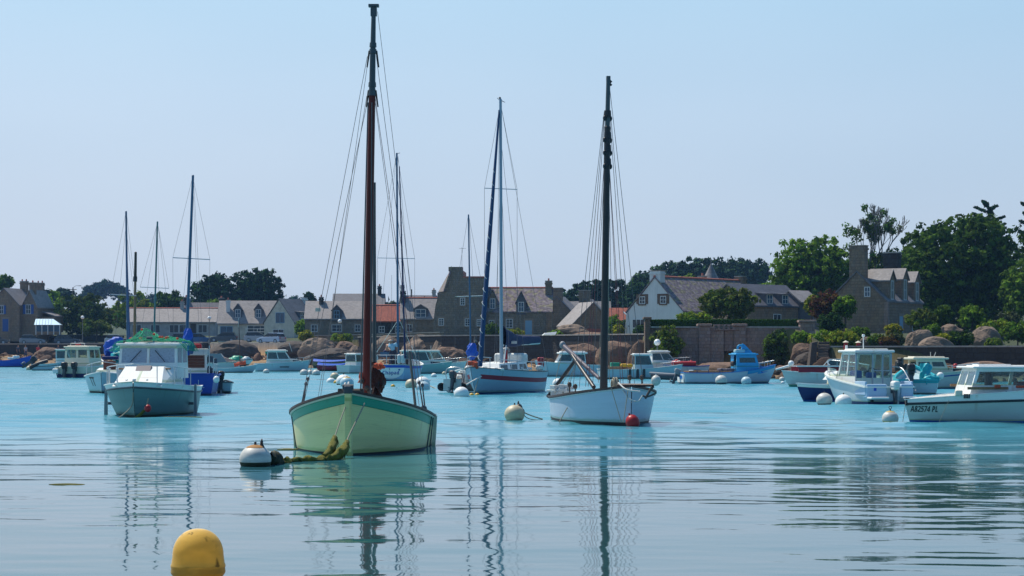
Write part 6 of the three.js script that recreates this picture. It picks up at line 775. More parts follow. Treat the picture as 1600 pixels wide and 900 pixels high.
for (const [px, py, d, lbl, L, hm, cov, yb] of [[518, 568, 206, 'tan dinghy under bright blue cover, upper of the two left of the brown mast', 3.9, M.teak, M.tarpblue, 0.42], [521, 582, 197, 'dark red dinghy with light blue cover by the water, left of the brown mast', 3.2, M.crimson, M.royal, 0.08]]) { const B = boat('covered_dinghy', lbl, 'dinghy', px, d, -4, { L, B: 1.5, stern: 0.5, mid: 0.42, bow: 0.6, draft: 0.2, mat: hm, railMat: M.rail }, 'dinghies with blue covers', yb), c = bag(); c.grid((u, w) => { const t = lerp(0.02, 0.98, u), p = B.h.P(t, 1, 1), k = w * 2 - 1; return V(p.x, B.h.sheer(t) + 0.04 + 0.26 * (1 - k * k) * (1 - 0.5 * u), -p.z * k * 1.06); }, 20, 8); for (const s of [1, -1]) c.grid((u, w) => { const t = lerp(0.02, 0.98, u), p = B.h.P(t, 1, s, 0.05); return V(p.x, p.y + 0.04 - w * (0.05 + 0.03 * Math.sin(u * 40)), p.z); }, 40, 2); c.build('cover', cov, B.r); }
{ const d = 176, B = boat('small_cuddy_boat', 'small pale cuddy boat half hidden behind the brown mast', 'motorboat', 556, d, 60, { L: 4, B: 1.8, stern: 0.7, mid: 0.7, bow: 0.9, mat: M.greywhite, railMat: M.white }); cabin(B.r, { x0: -0.8, x1: 0.9, w: 0.6, y0: 0.7, ys: 1.0, y1: 1.7, fr: 0.3, panes: { star: 1, port: 1, fore: 1, aft: 1 } }); }
{ // sloop with name on its stern
  const d = 131, B = boat('named_sloop', 'white and blue sloop with its name on a rounded stern, people standing aboard', 'sailboat', 632, d, 76, { L: 6.2, B: 2.3, stern: 1.06, mid: 1.0, bow: 1.25, w0: 0.82, tm: 0.4, mat: paint(0.30, 0.48, 0.66), strake: 0.17, strakeMat: M.royal, boot: 0.1, bootMat: M.navy, railMat: M.white, railH: 0.04, deckDrop: 0.03, trake: -0.25 }), { r, h, loc } = B;
  const el = bag(), x = -3.06; { const s = new THREE.Shape(); s.absellipse(0, 0, 0.92, 0.72, Math.PI, 2 * Math.PI); s.closePath(); const g = std(new THREE.ExtrudeGeometry(s, { depth: 0.012, bevelEnabled: false, curveSegments: 24 })); g.applyMatrix4(new THREE.Matrix4().makeRotationY(-Math.PI / 2)); const p = g.attributes.position; for (let i = 0; i < p.count; i++) { const y = 0.88 + p.getY(i) * 0.98; p.setY(i, y); p.setX(i, p.getX(i) + h.P(0, h.vAt(0, y), 0).x - 0.002); } g.computeVertexNormals(); el.g.push(g); } el.build('name_panel', M.white, r);
  { const g = std(new TextGeometry('Chapad', { font, size: 0.23, depth: 0.006, curveSegments: 3 })); g.computeBoundingBox(); const w = g.boundingBox.max.x; g.translate(-w / 2, 0, 0); g.applyMatrix4(new THREE.Matrix4().makeRotationY(-Math.PI / 2)); const p = g.attributes.position; for (let i = 0; i < p.count; i++) { p.setY(i, p.getY(i) + 0.45); p.setX(i, p.getX(i) + h.P(0, h.vAt(0, p.getY(i)), 0).x - 0.016); } const b = bag(); b.g.push(g); b.build('name', M.blue, r); const e = bag(); e.box(0.012, 0.12, 0.05, -3.16, 0.76, 0.62); e.box(0.012, 0.05, 0.14, -3.16, 0.76, 0.62); e.box(0.012, 0.1, 0.03, -3.14, 0.8, -0.05); e.build('emblem', M.blue, r); }
  coach(r, { x0: -1.2, x1: 1.9, w: 0.85, y0: 1.0, y1: 1.45 }); const cpt = bag(); cpt.box(0.06, 0.42, 1.3, -1.25, 1.22, 0); cpt.build('bulkhead', M.black, r); const pl = bag(); for (const z of [-0.95, -0.3, 0.3, 0.95]) pl.bar(V(-2.95, 1.06, z), V(-2.95, 1.7, z), 0.018); for (const y of [1.4, 1.7]) pl.bar(V(-2.95, y, -0.98), V(-2.95, y, 0.98), 0.016); pl.build('pushpit', M.steel, r); const fd = bag(); for (const z of [0.55, 0.8]) { fd.rbox(0.26, 0.6, 0.26, -2.95, 1.45, z, 0.11); } fd.build('fender_pair', M.greywhite, r); const lr = bag(); lr.rbox(0.2, 0.3, 0.2, -2.9, 1.5, -1.0, 0.08); lr.build('fender', M.greywhite, r); const wn = bag(); wn.box(0.4, 0.3, 0.5, -2.4, 1.75, -0.6); wn.build('plotter', M.bluemast, r);
  mastPart(r, loc(622, 575, 129.5), loc(620, 240, 129.5), 0.085, 0.06, M.bluemast); const sp = bag(); sp.bar(loc(590, 403, 129.5), loc(648, 404, 129.5), 0.022); sp.build('spreader', M.alu, r); const vn = bag(); vn.bar(loc(620, 240, 129.5), loc(625, 239, 129.5), 0.02); vn.build('wind_vane', M.black, r);
  const fu = bag(); fu.bar(loc(633, 560, 127.5), loc(624, 260, 129), 0.07, 0.035, 8); fu.build('furled_genoa', M.sailnavy, r); const wh = bag(); for (let i = 0; i < 12; i++) { const p = lerpV(loc(633, 560, 127.5), loc(624, 260, 129), i / 16); wh.bar(p.clone().add(V(0, 0, -0.07)), p.clone().add(V(0.02, 0.22, 0.07)), 0.014); } wh.build('sail_edge', M.greywhite, r); rigWires(B, [[591, 565, 590, 403, 129.5, 129.5], [648, 565, 648, 404, 129.5, 129.5], [590, 403, 619, 244, 129.5, 129.5], [648, 404, 621, 244, 129.5, 129.5], [589, 560, 619, 244, 133, 129.5], [611, 520, 618, 480, 130, 130], [650, 560, 622, 244, 130, 129.5], [612, 560, 612, 430, 130, 130], [637, 555, 626, 330, 130, 130]], 129.5, M.wire, 0.009); wire(r, loc(584, 557, 132), loc(622, 500, 130), 0.022, M.ropewhite, 'topping_lift'); wire(r, loc(650, 557, 131), loc(624, 500, 130), 0.02, M.ropewhite, 'topping_lift'); const fl = bag(); fl.grid((u, w) => { const a = loc(606.5, 463, 129.3), b = loc(606.5, 472, 129.3), c = loc(609, 468, 129.2); return lerpV(lerpV(a, b, u), c, w); }, 4, 4); fl.build('pennant', M.black, r); wire(r, loc(607, 462, 129.3), loc(606, 500, 129.3), 0.008);
}
for (const [px, d, th, L, mat, o, lbl] of [[662, 174, 10, 5.0, paint(0.30, 0.52, 0.50), {}, 'white and sea-green cabin boat right of the sloop with the name, wheelhouse nearest it'], [690, 182, 6, 4.6, M.white, { fr: 0.9 }, 'white cabin boat with green-tinted raked windscreen and red fender beside it']]) { const B = boat('white_cabin_boat', lbl, 'motorboat', px, d, th, { L, B: 2.0, stern: 0.7, mid: 0.78, bow: 1.05, mat, boot: 0.08, bootMat: M.navy, railMat: M.white, deckDrop: 0.05 }, 'white cabin boats behind the sloop'), { r, h } = B; cabin(r, { x0: -1.9, x1: 0.6, w: 0.8, y0: 0.75, ys: 1.1, y1: 1.95, fr: o.fr ?? 0.5, panes: { star: 2, port: 2, fore: 2, aft: 0 }, open: true, rt: 0.09, ov: 0.15, glass: o.fr ? M.glass : M.tint }); coach(r, { x0: 0.3, x1: 1.8, w: 0.75, y0: 0.8, y1: 1.15, ports: 1 }); outboard(r, -L / 2 + 0.02, 0.6, 0, 0, M.darkgrey, 1); bowRail(r, h, 0.6, 0.98, 0.4, M.steel, 2); const a = bag(); a.bar(V(-1, 2.05, 0.3), V(-1, 2.5, 0.3), 0.015); a.build('aerial', M.greywhite, r); }
{ // sloop whose mast with the blue bag stands left of the red-striped yacht
  const d = 108, B = boat('small_sloop', 'small sloop behind the red-striped yacht, blue sail bag halfway down its thin mast', 'sailboat', 741, d, -100, { L: 5.4, B: 2.0, stern: 0.8, mid: 0.8, bow: 1.0, mat: M.paleblue, railMat: M.white }), { r, loc } = B; mastPart(r, loc(736, 590), loc(732, 336), 0.05, 0.04, M.bluemast); const sp = bag(); sp.bar(loc(711, 463.5), loc(756, 462), 0.02); sp.build('spreader', M.greywhite, r); const sb = fold(loc(737, 562, 107), loc(738, 536, 107), (u) => 0.12 + 0.16 * Math.sin(Math.PI * u), 4, 8, 22); sb.build('sail_bag', M.tarpblue, r); rigWires(B, [[711, 570, 711, 463.5], [757, 560, 756, 462], [711, 463.5, 731, 340], [756, 462, 733, 340], [745, 535, 733, 340]], d, M.wire, 0.008); const bd = fold(loc(743, 535, 108), loc(741, 524, 108), (u) => 0.1 * (1 - u), 3, 6, 10); bd.build('sail_tip', M.stonepink, r);
}
{ // white yacht with red stripe
  const d = 91.5, B = boat('red_striped_yacht', 'white yacht with dark red stripe, bow to the left, navy sail cover on its boom', 'sailboat', 782, d, -110, { L: 7.6, B: 2.75, stern: 0.98, mid: 1.0, bow: 1.22, draft: 0.5, w0: 0.72, tm: 0.42, pw: 2.2, rake: 0.7, mat: paint(0.34, 0.47, 0.56), boot: 0.09, bootMat: M.navy, stripe: [0.28, 0.2, M0(C(0.30, 0.010, 0.028), 0.6), 0.02, 0.94], railMat: M.darkgrey, railW: 0.06, railH: 0.03, deckDrop: 0.02, nt: 40 }), { r, h, loc } = B;  // white hull painted bluish: the blue of its shaded side is in the colour
  coach(r, { x0: -1.3, x1: 1.9, w: 0.95, y0: 0.98, y1: 1.45, wt: 0.8, ports: 3 }); const sg = bag(); sg.rbox(0.7, 0.5, 1.5, -1.4, 1.6, 0, 0.14); sg.build('spray_hood', M.greywhite, r); const pod = bag(); pod.sph(-1.2, 1.98, 0.2, 0.22, 0.7); pod.build('hood_top', M.grey, r);
  const dm = 91; mastPart(r, loc(783.5, 585, dm), loc(782, 156, dm), 0.085, 0.065, M.alu); const sp = bag(); sp.bar(loc(757, 294, dm), loc(808, 296, dm), 0.02); sp.build('spreader', M.alu, r); const wv = bag(); wv.bar(loc(782, 156, dm), loc(789, 160, dm), 0.012); wv.bar(loc(782, 158, dm), loc(777, 153, dm), 0.012); wv.sph(...loc(781, 153, dm).toArray(), 0.05); wv.box(0.3, 0.02, 0.02, ...loc(787, 159, dm).toArray()); wv.build('wind_instruments', M.black, r);
  const f0 = loc(750, 572, 87.8), f1 = loc(780, 172, 91), fu = bag(); fu.bar(f0, lerpV(f0, f1, 0.35), 0.11, 0.115, 10); fu.bar(lerpV(f0, f1, 0.35), f1, 0.115, 0.04, 10); fu.build('furled_genoa', M0(C(0.017, 0.05, 0.125), 0.8), r); const wh = bag(); for (let i = 0; i < 15; i++) { const k = 0.02 + i * 0.052, R = 0.118 * (k < 0.35 ? 1 : 1 - (k - 0.35) * 0.9), pts = []; for (let j = 0; j <= 6; j++) { const a = -0.4 + j / 6 * 3.6, p = lerpV(f0, f1, k + j * 0.0055); pts.push(p.add(V(Math.cos(a) * R, 0, Math.sin(a) * R))); } wh.tube(pts, 0.016, 5, 12); } wh.build('sail_edge', M.greywhite, r);
  const b0 = loc(786, 533, 91.4), b1 = loc(843, 531, 97), cv = bag(); cv.grid((u, w) => { const ang = w * 2 * Math.PI, R = lerp(0.34, 0.17, Math.pow(u, 0.6)) * (1 + 0.1 * nz(u * 9, Math.cos(ang), Math.sin(ang))), p = lerpV(b0, b1, u); return V(p.x, p.y + Math.sin(ang) * R * (u < 0.5 ? lerp(1.5, 1, u * 2) : 1) + lerp(0.2, 0, Math.min(1, u * 3)), p.z).add(V(0, 0, Math.cos(ang) * R * 0.5)); }, 24, 16); cv.build('sail_cover', M.sailnavy, r); const bo = bag(); bo.bar(b0.clone().add(V(0, -0.2, 0)), b1.clone().add(V(0, -0.16, 0)), 0.05, 0.05, 8); bo.build('boom', M.greywhite, r); const lg = bag(); lg.box(0.02, 0.12, 0.5, ...loc(800, 535, 92.2).toArray()); lg.build('sail_logo', M.greywhite, r);
  rigWires(B, [[757, 294, 781, 166, dm, dm], [808, 296, 783, 166, dm, dm], [757, 578, 757, 294, dm, dm], [808, 576, 808, 296, dm, dm], [772, 577, 781, 300, dm, dm], [797, 577, 784, 300, dm, dm], [858, 590, 783, 166, 95, dm], [822, 580, 784, 230, 93, dm], [776, 575, 780, 180, 90, 91]], dm, M.wire, 0.008);
  bowRail(r, h, 0.86, 0.995, 0.5, M.steel, 2); bowRail(r, h, 0.02, 0.8, 0.45, M.steel, 6, false); const lb = bag(); for (const x of [-2.6, -2.95]) lb.rbox(0.3, 0.5, 0.16, x, 1.4, -1.0, 0.07); lb.build('life_buoys', M.red, r); const wp = bag(); wp.bar(V(1.2, 1.2, -0.6), V(0.6, 2.2, -0.5), 0.03); wp.build('spinnaker_pole', M.greywhite, r); const mi = bag(); for (let i = 0; i < 18; i++) { mi.rbox(rr(0.15, 0.5), rr(0.1, 0.26), rr(0.15, 0.4), rr(-3.2, 2.4), 1.12, rr(-0.95, 0.8), 0.04, rnd() * 3); } mi.build('deck_gear', M.white, r); const fr = bag(); for (const [x, z] of [[-2.2, -1.1], [-2.5, -1.08]]) fr.rbox(0.3, 0.26, 0.26, x, 1.16, z, 0.1); fr.build('fender_pair', M.greywhite, r); const ac = bag(); ac.rbox(0.4, 0.2, 0.35, 3.3, 1.4, 0.1, 0.06); ac.rbox(0.2, 0.3, 0.2, 3.5, 1.3, -0.15, 0.05); ac.build('anchor_gear', M.sailorange, r); const fg = bag(); fg.grid((u, w) => V(0.35 - 0.25 * u, 1.95 - 0.7 * w + 0.06 * Math.sin(u * 6), -0.35 - 0.1 * Math.sin(u * 5)), 6, 6); fg.build('red_cloth', M.red, r); wire(r, loc(752, 588, 88), loc(729, 601, 87), 0.035, M.ropewhite, 'mooring_warp'); wire(r, loc(748, 590, 88), loc(741, 614, 87.6), 0.02, M.rope, 'mooring_warp');
}
{ // inflatable tender with clutter, left of the yacht's bow
  const d = 93, r = thing('inflatable_tender', 'grey inflatable tender heaped with gear, outboard raised, left of the yacht bow', 'dinghy', V(X(722, d), 0, -d), 1.2), b = bag(); b.tube([V(-1.2, 0.28, 0.55), V(0.4, 0.28, 0.6), V(1.2, 0.36, 0.3), V(1.35, 0.4, 0), V(1.2, 0.36, -0.3), V(0.4, 0.28, -0.6), V(-1.2, 0.28, -0.55)], 0.2, 10, 50); b.build('tube', M.grey, r); const f = bag(); f.box(2.2, 0.08, 0.9, -0.1, 0.15, 0); f.box(0.06, 0.5, 0.9, -1.15, 0.4, 0); f.build('floor', M.greywhite, r); outboard(r, -1.2, 0.6, 0.1, 0.2, M.darkgrey, 0.85); const g = bag(); for (let i = 0; i < 16; i++) g.rbox(rr(0.15, 0.4), rr(0.1, 0.3), rr(0.15, 0.35), rr(-0.9, 0.9), rr(0.4, 0.95), rr(-0.4, 0.4), 0.05, rnd() * 3, rnd()); g.build('gear', M.mauve, r); const h = bag(); for (let i = 0; i < 7; i++) h.rbox(0.3, 0.14, 0.25, rr(-0.8, 0.9), rr(0.7, 1.0), rr(-0.3, 0.3), 0.05, rnd() * 3); h.build('white_bags', M.white, r); const k = bag(); k.tube([V(-0.9, 0.5, 0.4), V(-0.9, 1.1, 0.4), V(-0.9, 1.1, -0.4), V(-0.9, 0.5, -0.4)], 0.02); k.build('frame', M.steel, r); }
{ const d = 92, m = bag(); m.bar(V(0, -0.28, 0), V(0, 0.28, 0), 0.17, 0.17, 14); m.sph(0, 0.28, 0, 0.17); m.sph(0, -0.28, 0, 0.17); const f = m.build('fender', M.greywhite); f.position.copy(W(731.5, 586, d)); tag(f, 'upright white cylindrical fender between the tender and the red-striped yacht', 'fender'); }
{ const d = 154, B = boat('hardtop_boat', 'white hardtop motorboat right of the red-striped yacht, behind the raised boom', 'motorboat', 886, d, 186, { L: 5.0, B: 2.0, stern: 0.85, mid: 0.95, bow: 1.2, mat: M.paleblue, boot: 0.06, bootMat: M.navy, railMat: M.white, deckDrop: 0.05 }), { r } = B; cabin(r, { x0: -1.4, x1: 1.0, w: 0.8, y0: 0.9, ys: 1.15, y1: 1.75, fr: 0.5, ar: 0.1, panes: { star: 2, port: 2, fore: 2, aft: 1 }, rt: 0.14, ov: 0.2 }); }

// ------------------------------------------------------------------ boats on the right
{ const d = 141, B = boat('open_workboat', 'long pale blue open workboat with small cabin and bright gear, behind the white gaff boat', 'boat', 1001, d, 4, { L: 6.0, B: 2.1, stern: 0.66, mid: 0.66, bow: 1.0, w0: 0.85, mat: M.paleblue, boot: 0.08, bootMat: M.black, railMat: M.greywhite, deckDrop: 0.1 }), { r, h } = B; cabin(r, { x0: -0.5, x1: 0.9, w: 0.7, y0: 0.6, ys: 0.95, y1: 1.68, fr: 0.35, panes: { star: 1, port: 1, fore: 2, aft: 1 }, rt: 0.08, mat: M.paleblue, roofMat: M.white, glass: M.tint }); const c = bag(); c.rbox(0.7, 0.4, 0.6, -1.8, 0.95, 0, 0.04); c.build('green_crate', M.teal, r); const y = bag(); y.rbox(0.5, 0.26, 0.6, -1.25, 0.95, 0.3, 0.12); y.rbox(0.45, 0.24, 0.6, -0.85, 0.94, 0.3, 0.11); y.build('yellow_bags', M.yellow, r); const s = bag(); s.rbox(1.4, 0.2, 1.2, -2.1, 0.76, 0, 0.05); s.build('sand_coloured_cover', M.teak, r); const t = bag(); for (const x of [-0.9, -0.35, 0.1]) { t.bar(V(x, 0.7, 1.05), V(x, 0.1, 1.06), 0.09, 0.1, 8); } t.build('tyre_fenders', M.rubber, r); bowRail(r, h, 0.75, 0.98, 0.3, M.steel, 2); }
{ const d = 158, B = boat('small_cruiser', 'white small cruiser with raked windscreen behind the long pale blue workboat', 'motorboat', 1036, d, 6, { L: 4.8, B: 2.0, stern: 0.9, mid: 1.0, bow: 1.15, mat: M.white, railMat: M.white, deckDrop: 0.04 }), { r, h } = B; cabin(r, { x0: -1.0, x1: 1.0, w: 0.75, y0: 1.0, ys: 1.2, y1: 1.85, fr: 0.7, panes: { star: 2, port: 2, fore: 2, aft: 0 }, rt: 0.12, ov: 0.15 }); coach(r, { x0: 0.7, x1: 2.0, w: 0.8, y0: 1.0, y1: 1.28, ports: 1, slope: 0.15 }); bowRail(r, h, 0.55, 0.98, 0.35, M.steel, 3); const rd = bag(); rd.sph(2.2, 1.1, 0.3, 0.16); rd.build('red_fender', M.red, r); }
{ const d = 150, B = boat('red_inflatable', 'red inflatable boat with pale blue bow behind the blue and white fishing boat', 'dinghy', 1072, d, 180, { L: 3.4, B: 1.4, stern: 0.85, mid: 0.8, bow: 0.9, mat: M.paleblue, railMat: M.blue }), b = bag(); b.tube([V(-0.7, 1.0, 0.45), V(0.5, 1.02, 0.4), V(0.95, 1.06, 0), V(0.5, 1.02, -0.4), V(-0.7, 1.0, -0.45)], 0.2, 10, 40); b.build('tube', M.red, B.r); const g = bag(); g.sph(0.7, 1.15, 0.1, 0.2); g.build('red_buoy', M.red, B.r); }
{ const d = 124, r = thing('grey_tender', 'grey inflatable tender moored right of the white gaff boat bowsprit', 'dinghy', V(X(1043, d), 0, -d), -0.15), b = bag(); b.tube([V(-1.0, 0.42, 0.5), V(0.3, 0.34, 0.5), V(1.0, 0.3, 0.25), V(1.1, 0.3, 0), V(1.0, 0.3, -0.25), V(0.3, 0.34, -0.5), V(-1.0, 0.42, -0.5)], 0.21, 10, 50); b.build('tube', M.darkgrey, r); const s = bag(); for (const z of [0.55, -0.55]) s.tube([V(-1.1, 0.56, z), V(0.2, 0.47, z), V(0.9, 0.44, z * 0.5)], 0.1, 8); s.build('tube_cap', M.grey, r); const f = bag(); f.box(1.9, 0.06, 0.85, 0, 0.2, 0); f.build('floor', M.grey, r); outboard(r, 1.35, 0.5, 0, 0, M.greywhite, 0.6, Math.PI); }
{ // blue and white fishing boat
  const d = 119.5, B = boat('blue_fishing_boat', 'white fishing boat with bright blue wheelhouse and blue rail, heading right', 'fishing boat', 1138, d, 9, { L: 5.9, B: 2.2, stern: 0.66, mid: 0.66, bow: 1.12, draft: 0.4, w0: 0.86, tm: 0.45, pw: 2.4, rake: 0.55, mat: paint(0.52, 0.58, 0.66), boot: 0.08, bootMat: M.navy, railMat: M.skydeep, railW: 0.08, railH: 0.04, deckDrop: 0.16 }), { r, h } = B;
  for (const s of [1, -1]) { const bw = bag(); bw.grid((u, w) => { const t = lerp(0.66, 0.985, u); return h.P(t, lerp(h.vAt(t, h.sheer(t) - 0.16 - 0.06 * (1 - u)), 1, s > 0 ? w : 1 - w), s, 0.008); }, 16, 3); bw.build('bow_band', M.sky, r); }
  const tp = bag(); tp.box(0.03, 0.5, 1.5, -2.95, 0.34, 0); tp.build('transom_board', M.white, r); const pn = bag(); pn.box(0.02, 0.2, 0.6, -2.98, 0.4, 0.2); pn.build('name_panel', M.skydeep, r);
  cabin(r, { x0: 0.35, x1: 1.85, w: 0.72, wt: 0.7, y0: 0.6, ys: 1.1, y1: 1.72, fr: 0.32, panes: { star: 1, port: 1, fore: 2, aft: -1 }, mat: M.sky, roofMat: M.sky, post: 0.16, rt: 0.08, ov: 0.12, glass: M.tint }); const ab = bag(); ab.box(0.05, 1.1, 0.12, 0.36, 1.17, 0.62); ab.box(0.05, 1.1, 0.12, 0.36, 1.17, -0.62); ab.box(0.05, 1.1, 0.5, 0.36, 1.17, -0.3); ab.box(0.4, 0.6, 0.4, 1.6, 0.9, 0.1); ab.build('aft_bulkhead', M.sky, r);
  const fc = bag(); fc.hexa([V(1.85, 0.62, 0.7), V(2.6, 0.8, 0.2), V(2.6, 0.8, -0.2), V(1.85, 0.62, -0.7)], [V(1.75, 1.12, 0.66), V(2.35, 0.95, 0.2), V(2.35, 0.95, -0.2), V(1.75, 1.12, -0.66)]); fc.build('foredeck_housing', M.skydeep, r);
  const rf = bag(); rf.rbox(0.62, 0.22, 0.5, 0.68, 1.95, 0, 0.08); rf.build('roof_box', M.paleblue, r); const rd = bag(); rd.add(new THREE.TorusGeometry(0.16, 0.07, 8, 18), T(0.72, 2.14, 0.05)); rd.build('life_buoy', M.sky, r); const fn = bag(); fn.hexa([V(0.75, 1.8, 0.08), V(1.55, 1.8, 0.08), V(1.55, 1.8, -0.08), V(0.75, 1.8, -0.08)], [V(0.86, 2.42, 0.03), V(1.0, 2.36, 0.03), V(1.0, 2.36, -0.03), V(0.86, 2.42, -0.03)]); fn.build('roof_fin', M.sky, r);
  bowRail(r, h, 0.78, 0.985, 0.3, M.steel, 3); const fl = bag(); fl.box(2.6, 0.1, 1.4, -1.3, 0.72, 0); fl.build('deck_boards', M.teak, r); const nt = bag(); for (let i = 0; i < 9; i++) nt.rbox(rr(0.25, 0.5), rr(0.12, 0.3), rr(0.3, 0.6), rr(-0.6, 0.2), 0.78, rr(-0.5, 0.5), 0.06, rnd() * 3); nt.build('nets', M.mauve, r); const gl = bag(); for (const z of [0.1, 0.35]) gl.sph(0.2, 1.2, z, 0.1, 1.6); gl.build('hanging_gloves', M.iron, r); for (const x of [-2.2, -1.5, -0.8]) { const b = bag(); b.bar(V(x, 0.66, 1.02), V(x, 0.84, 1.02), 0.02); b.build('rail_post', M.navy, r); }
  outboard(r, -3.0, 0.5, -0.2, 0.35, M.grey, 0.75);
}
{ const d = 108, B = boat('red_trimmed_boat', 'open white boat with dark red inner side and windscreen behind the navy hulled boat', 'boat', 1284, d, 186, { L: 4.4, B: 1.9, stern: 0.72, mid: 0.72, bow: 0.86, mat: M.greywhite, railMat: M.white, deckDrop: 0.02, boot: 0.1, bootMat: M.teal }), { r } = B; const c = bag(); c.box(3.0, 0.3, 0.05, 0.0, 0.95, -0.8); c.box(3.0, 0.3, 0.05, 0.0, 0.95, 0.8); c.build('red_side', M.crimson, r); const k = bag(); k.box(3.2, 0.06, 0.12, 0.0, 1.13, -0.8); k.box(3.2, 0.06, 0.12, 0.0, 1.13, 0.8); k.build('side_cap', M.white, r); const w = bag(); w.hexa([V(-1.3, 1.16, 0.75), V(-1.1, 1.16, 0.75), V(-1.1, 1.16, -0.75), V(-1.3, 1.16, -0.75)], [V(-1.1, 1.5, 0.6), V(-1.08, 1.5, 0.6), V(-1.08, 1.5, -0.6), V(-1.1, 1.5, -0.6)]); w.box(0.9, 0.3, 0.02, -0.6, 1.32, -0.74); w.build('windscreen', M.tint, r); const f = bag(); f.bar(V(-1.1, 1.5, -0.7), V(-0.2, 1.5, -0.74), 0.025); f.bar(V(-0.2, 1.5, -0.74), V(0.1, 1.16, -0.76), 0.025); f.bar(V(-1.1, 1.5, -0.7), V(-1.3, 1.16, -0.76), 0.025); f.bar(V(-0.65, 1.5, -0.72), V(-0.65, 1.16, -0.75), 0.02); f.build('windscreen_frame', M.greywhite, r); const a = bag(); a.bar(V(1.7, 1.18, 0), V(2.55, 0.95, 0), 0.07, 0.05); a.sph(1.7, 1.28, 0, 0.16); a.build('bow_roller', M.white, r); }
{ const d = 77, B = boat('navy_hulled_boat', 'navy blue hull with white rail behind the two mooring buoys at right', 'boat', 1290, d, 196, { L: 2.4, B: 1.5, stern: 0.62, mid: 0.6, bow: 0.66, draft: 0.25, rake: 0.3, pw: 3, mat: M.navy, strake: 0.1, strakeMat: M.white, railMat: M.white, boot: 0.06, bootMat: M.bootblue }), { r, h } = B; const m = bag(); m.bar(V(0.1, 0.62, -0.55), V(-0.05, 1.25, -0.5), 0.1, 0.16, 10); m.build('upright_fender', M.cream, r); }
{ // pilothouse boat, stern towards us
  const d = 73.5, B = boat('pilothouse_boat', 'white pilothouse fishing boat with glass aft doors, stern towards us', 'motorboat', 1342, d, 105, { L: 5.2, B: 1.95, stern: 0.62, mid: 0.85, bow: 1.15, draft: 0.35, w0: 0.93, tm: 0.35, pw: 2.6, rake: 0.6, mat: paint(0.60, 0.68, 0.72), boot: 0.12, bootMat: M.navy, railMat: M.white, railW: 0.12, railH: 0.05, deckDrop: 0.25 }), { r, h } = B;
  cabin(r, { x0: -1.25, x1: 0.55, w: 0.72, wt: 0.68, y0: 0.4, ys: 0.95, y1: 1.88, fr: 0.55, panes: { star: 2, port: 2, fore: 2, aft: -1 }, glass: M.glass, post: 0.08, rt: 0.09, ov: 0.14, mat: M.white });
  const fr = bag(); for (const z of [-0.70, -0.04, 0.36, 0.70]) fr.box(0.04, 1.4, 0.045, -1.25, 1.17, z); fr.box(0.04, 0.05, 1.42, -1.25, 1.86, 0); fr.box(0.04, 0.03, 0.7, -1.252, 1.22, 0.34); fr.build('aft_door_frame', M.alu, r); for (const [z, w] of [[-0.37, 0.61], [0.16, 0.35], [0.53, 0.29]]) { const g = bag(); g.box(0.012, 1.34, w, -1.25, 1.16, z); g.build('aft_pane', M.glass, r); }
  const hl = bag(); hl.rbox(0.5, 0.5, 0.5, -0.1, 0.85, -0.45, 0.05); hl.build('console', M.greywhite, r); const st = bag(); st.rbox(0.3, 0.45, 0.4, -0.6, 1.0, -0.4, 0.08); st.rbox(0.3, 0.4, 0.35, -0.4, 0.95, 0.3, 0.08); st.build('helm_seats', M.seatblue, r); const wl = bag(); wl.add(new THREE.TorusGeometry(0.16, 0.02, 6, 20), T(-0.35, 1.15, 0.35, Math.PI / 2)); wl.rbox(0.2, 0.22, 0.2, 0.1, 1.1, 0.35, 0.05); wl.build('steering_wheel', M.black, r);
  const tr = bag(); tr.rbox(0.28, 0.5, 0.8, -2.5, 0.5, -0.52, 0.05); tr.rbox(0.28, 0.5, 0.5, -2.5, 0.5, 0.66, 0.05); tr.rbox(0.9, 0.5, 0.08, -2.1, 0.6, 0.9, 0.03); tr.rbox(0.9, 0.5, 0.08, -2.1, 0.6, -0.9, 0.03); tr.build('stern_lockers', paint(0.42, 0.56, 0.72), r); const sw = bag(); sw.rbox(0.4, 0.08, 0.7, -2.8, 0.26, -0.56, 0.03); sw.rbox(0.4, 0.08, 0.5, -2.8, 0.26, 0.64, 0.03); sw.build('swim_platform', M.white, r); outboard(r, -2.65, 0.52, 0.1, 0.0, M.white, 0.75); const ar = bag(); ar.tube([V(-2.4, 0.85, 0.88), V(-1.8, 1.3, 0.86), V(-1.3, 1.36, 0.74)], 0.025); ar.build('side_rail', M.steel, r);
  const an = bag(); an.bar(V(-0.6, 1.95, -0.1), V(-0.6, 2.5, -0.1), 0.02); an.rbox(0.1, 0.1, 0.1, -0.6, 2.5, -0.1, 0.03); an.bar(V(0, 1.95, -0.5), V(0, 2.15, -0.5), 0.05); an.build('aerial', M.white, r); coach(r, { x0: 0.5, x1: 2.1, w: 0.75, y0: 0.85, y1: 1.2, ports: 0 }); bowRail(r, h, 0.65, 0.98, 0.45, M.steel, 3); const em = bag(); em.box(0.012, 0.14, 0.1, -2.65, 0.58, -0.6); em.build('emblem', M.royal, r); for (const z of [-0.7, 0.72]) { const q = bag(); q.bar(V(-2.64, 0.15, z), V(-2.56, 0.15, z), 0.05, 0.05, 10); q.build('drain', M.black, r); }
}
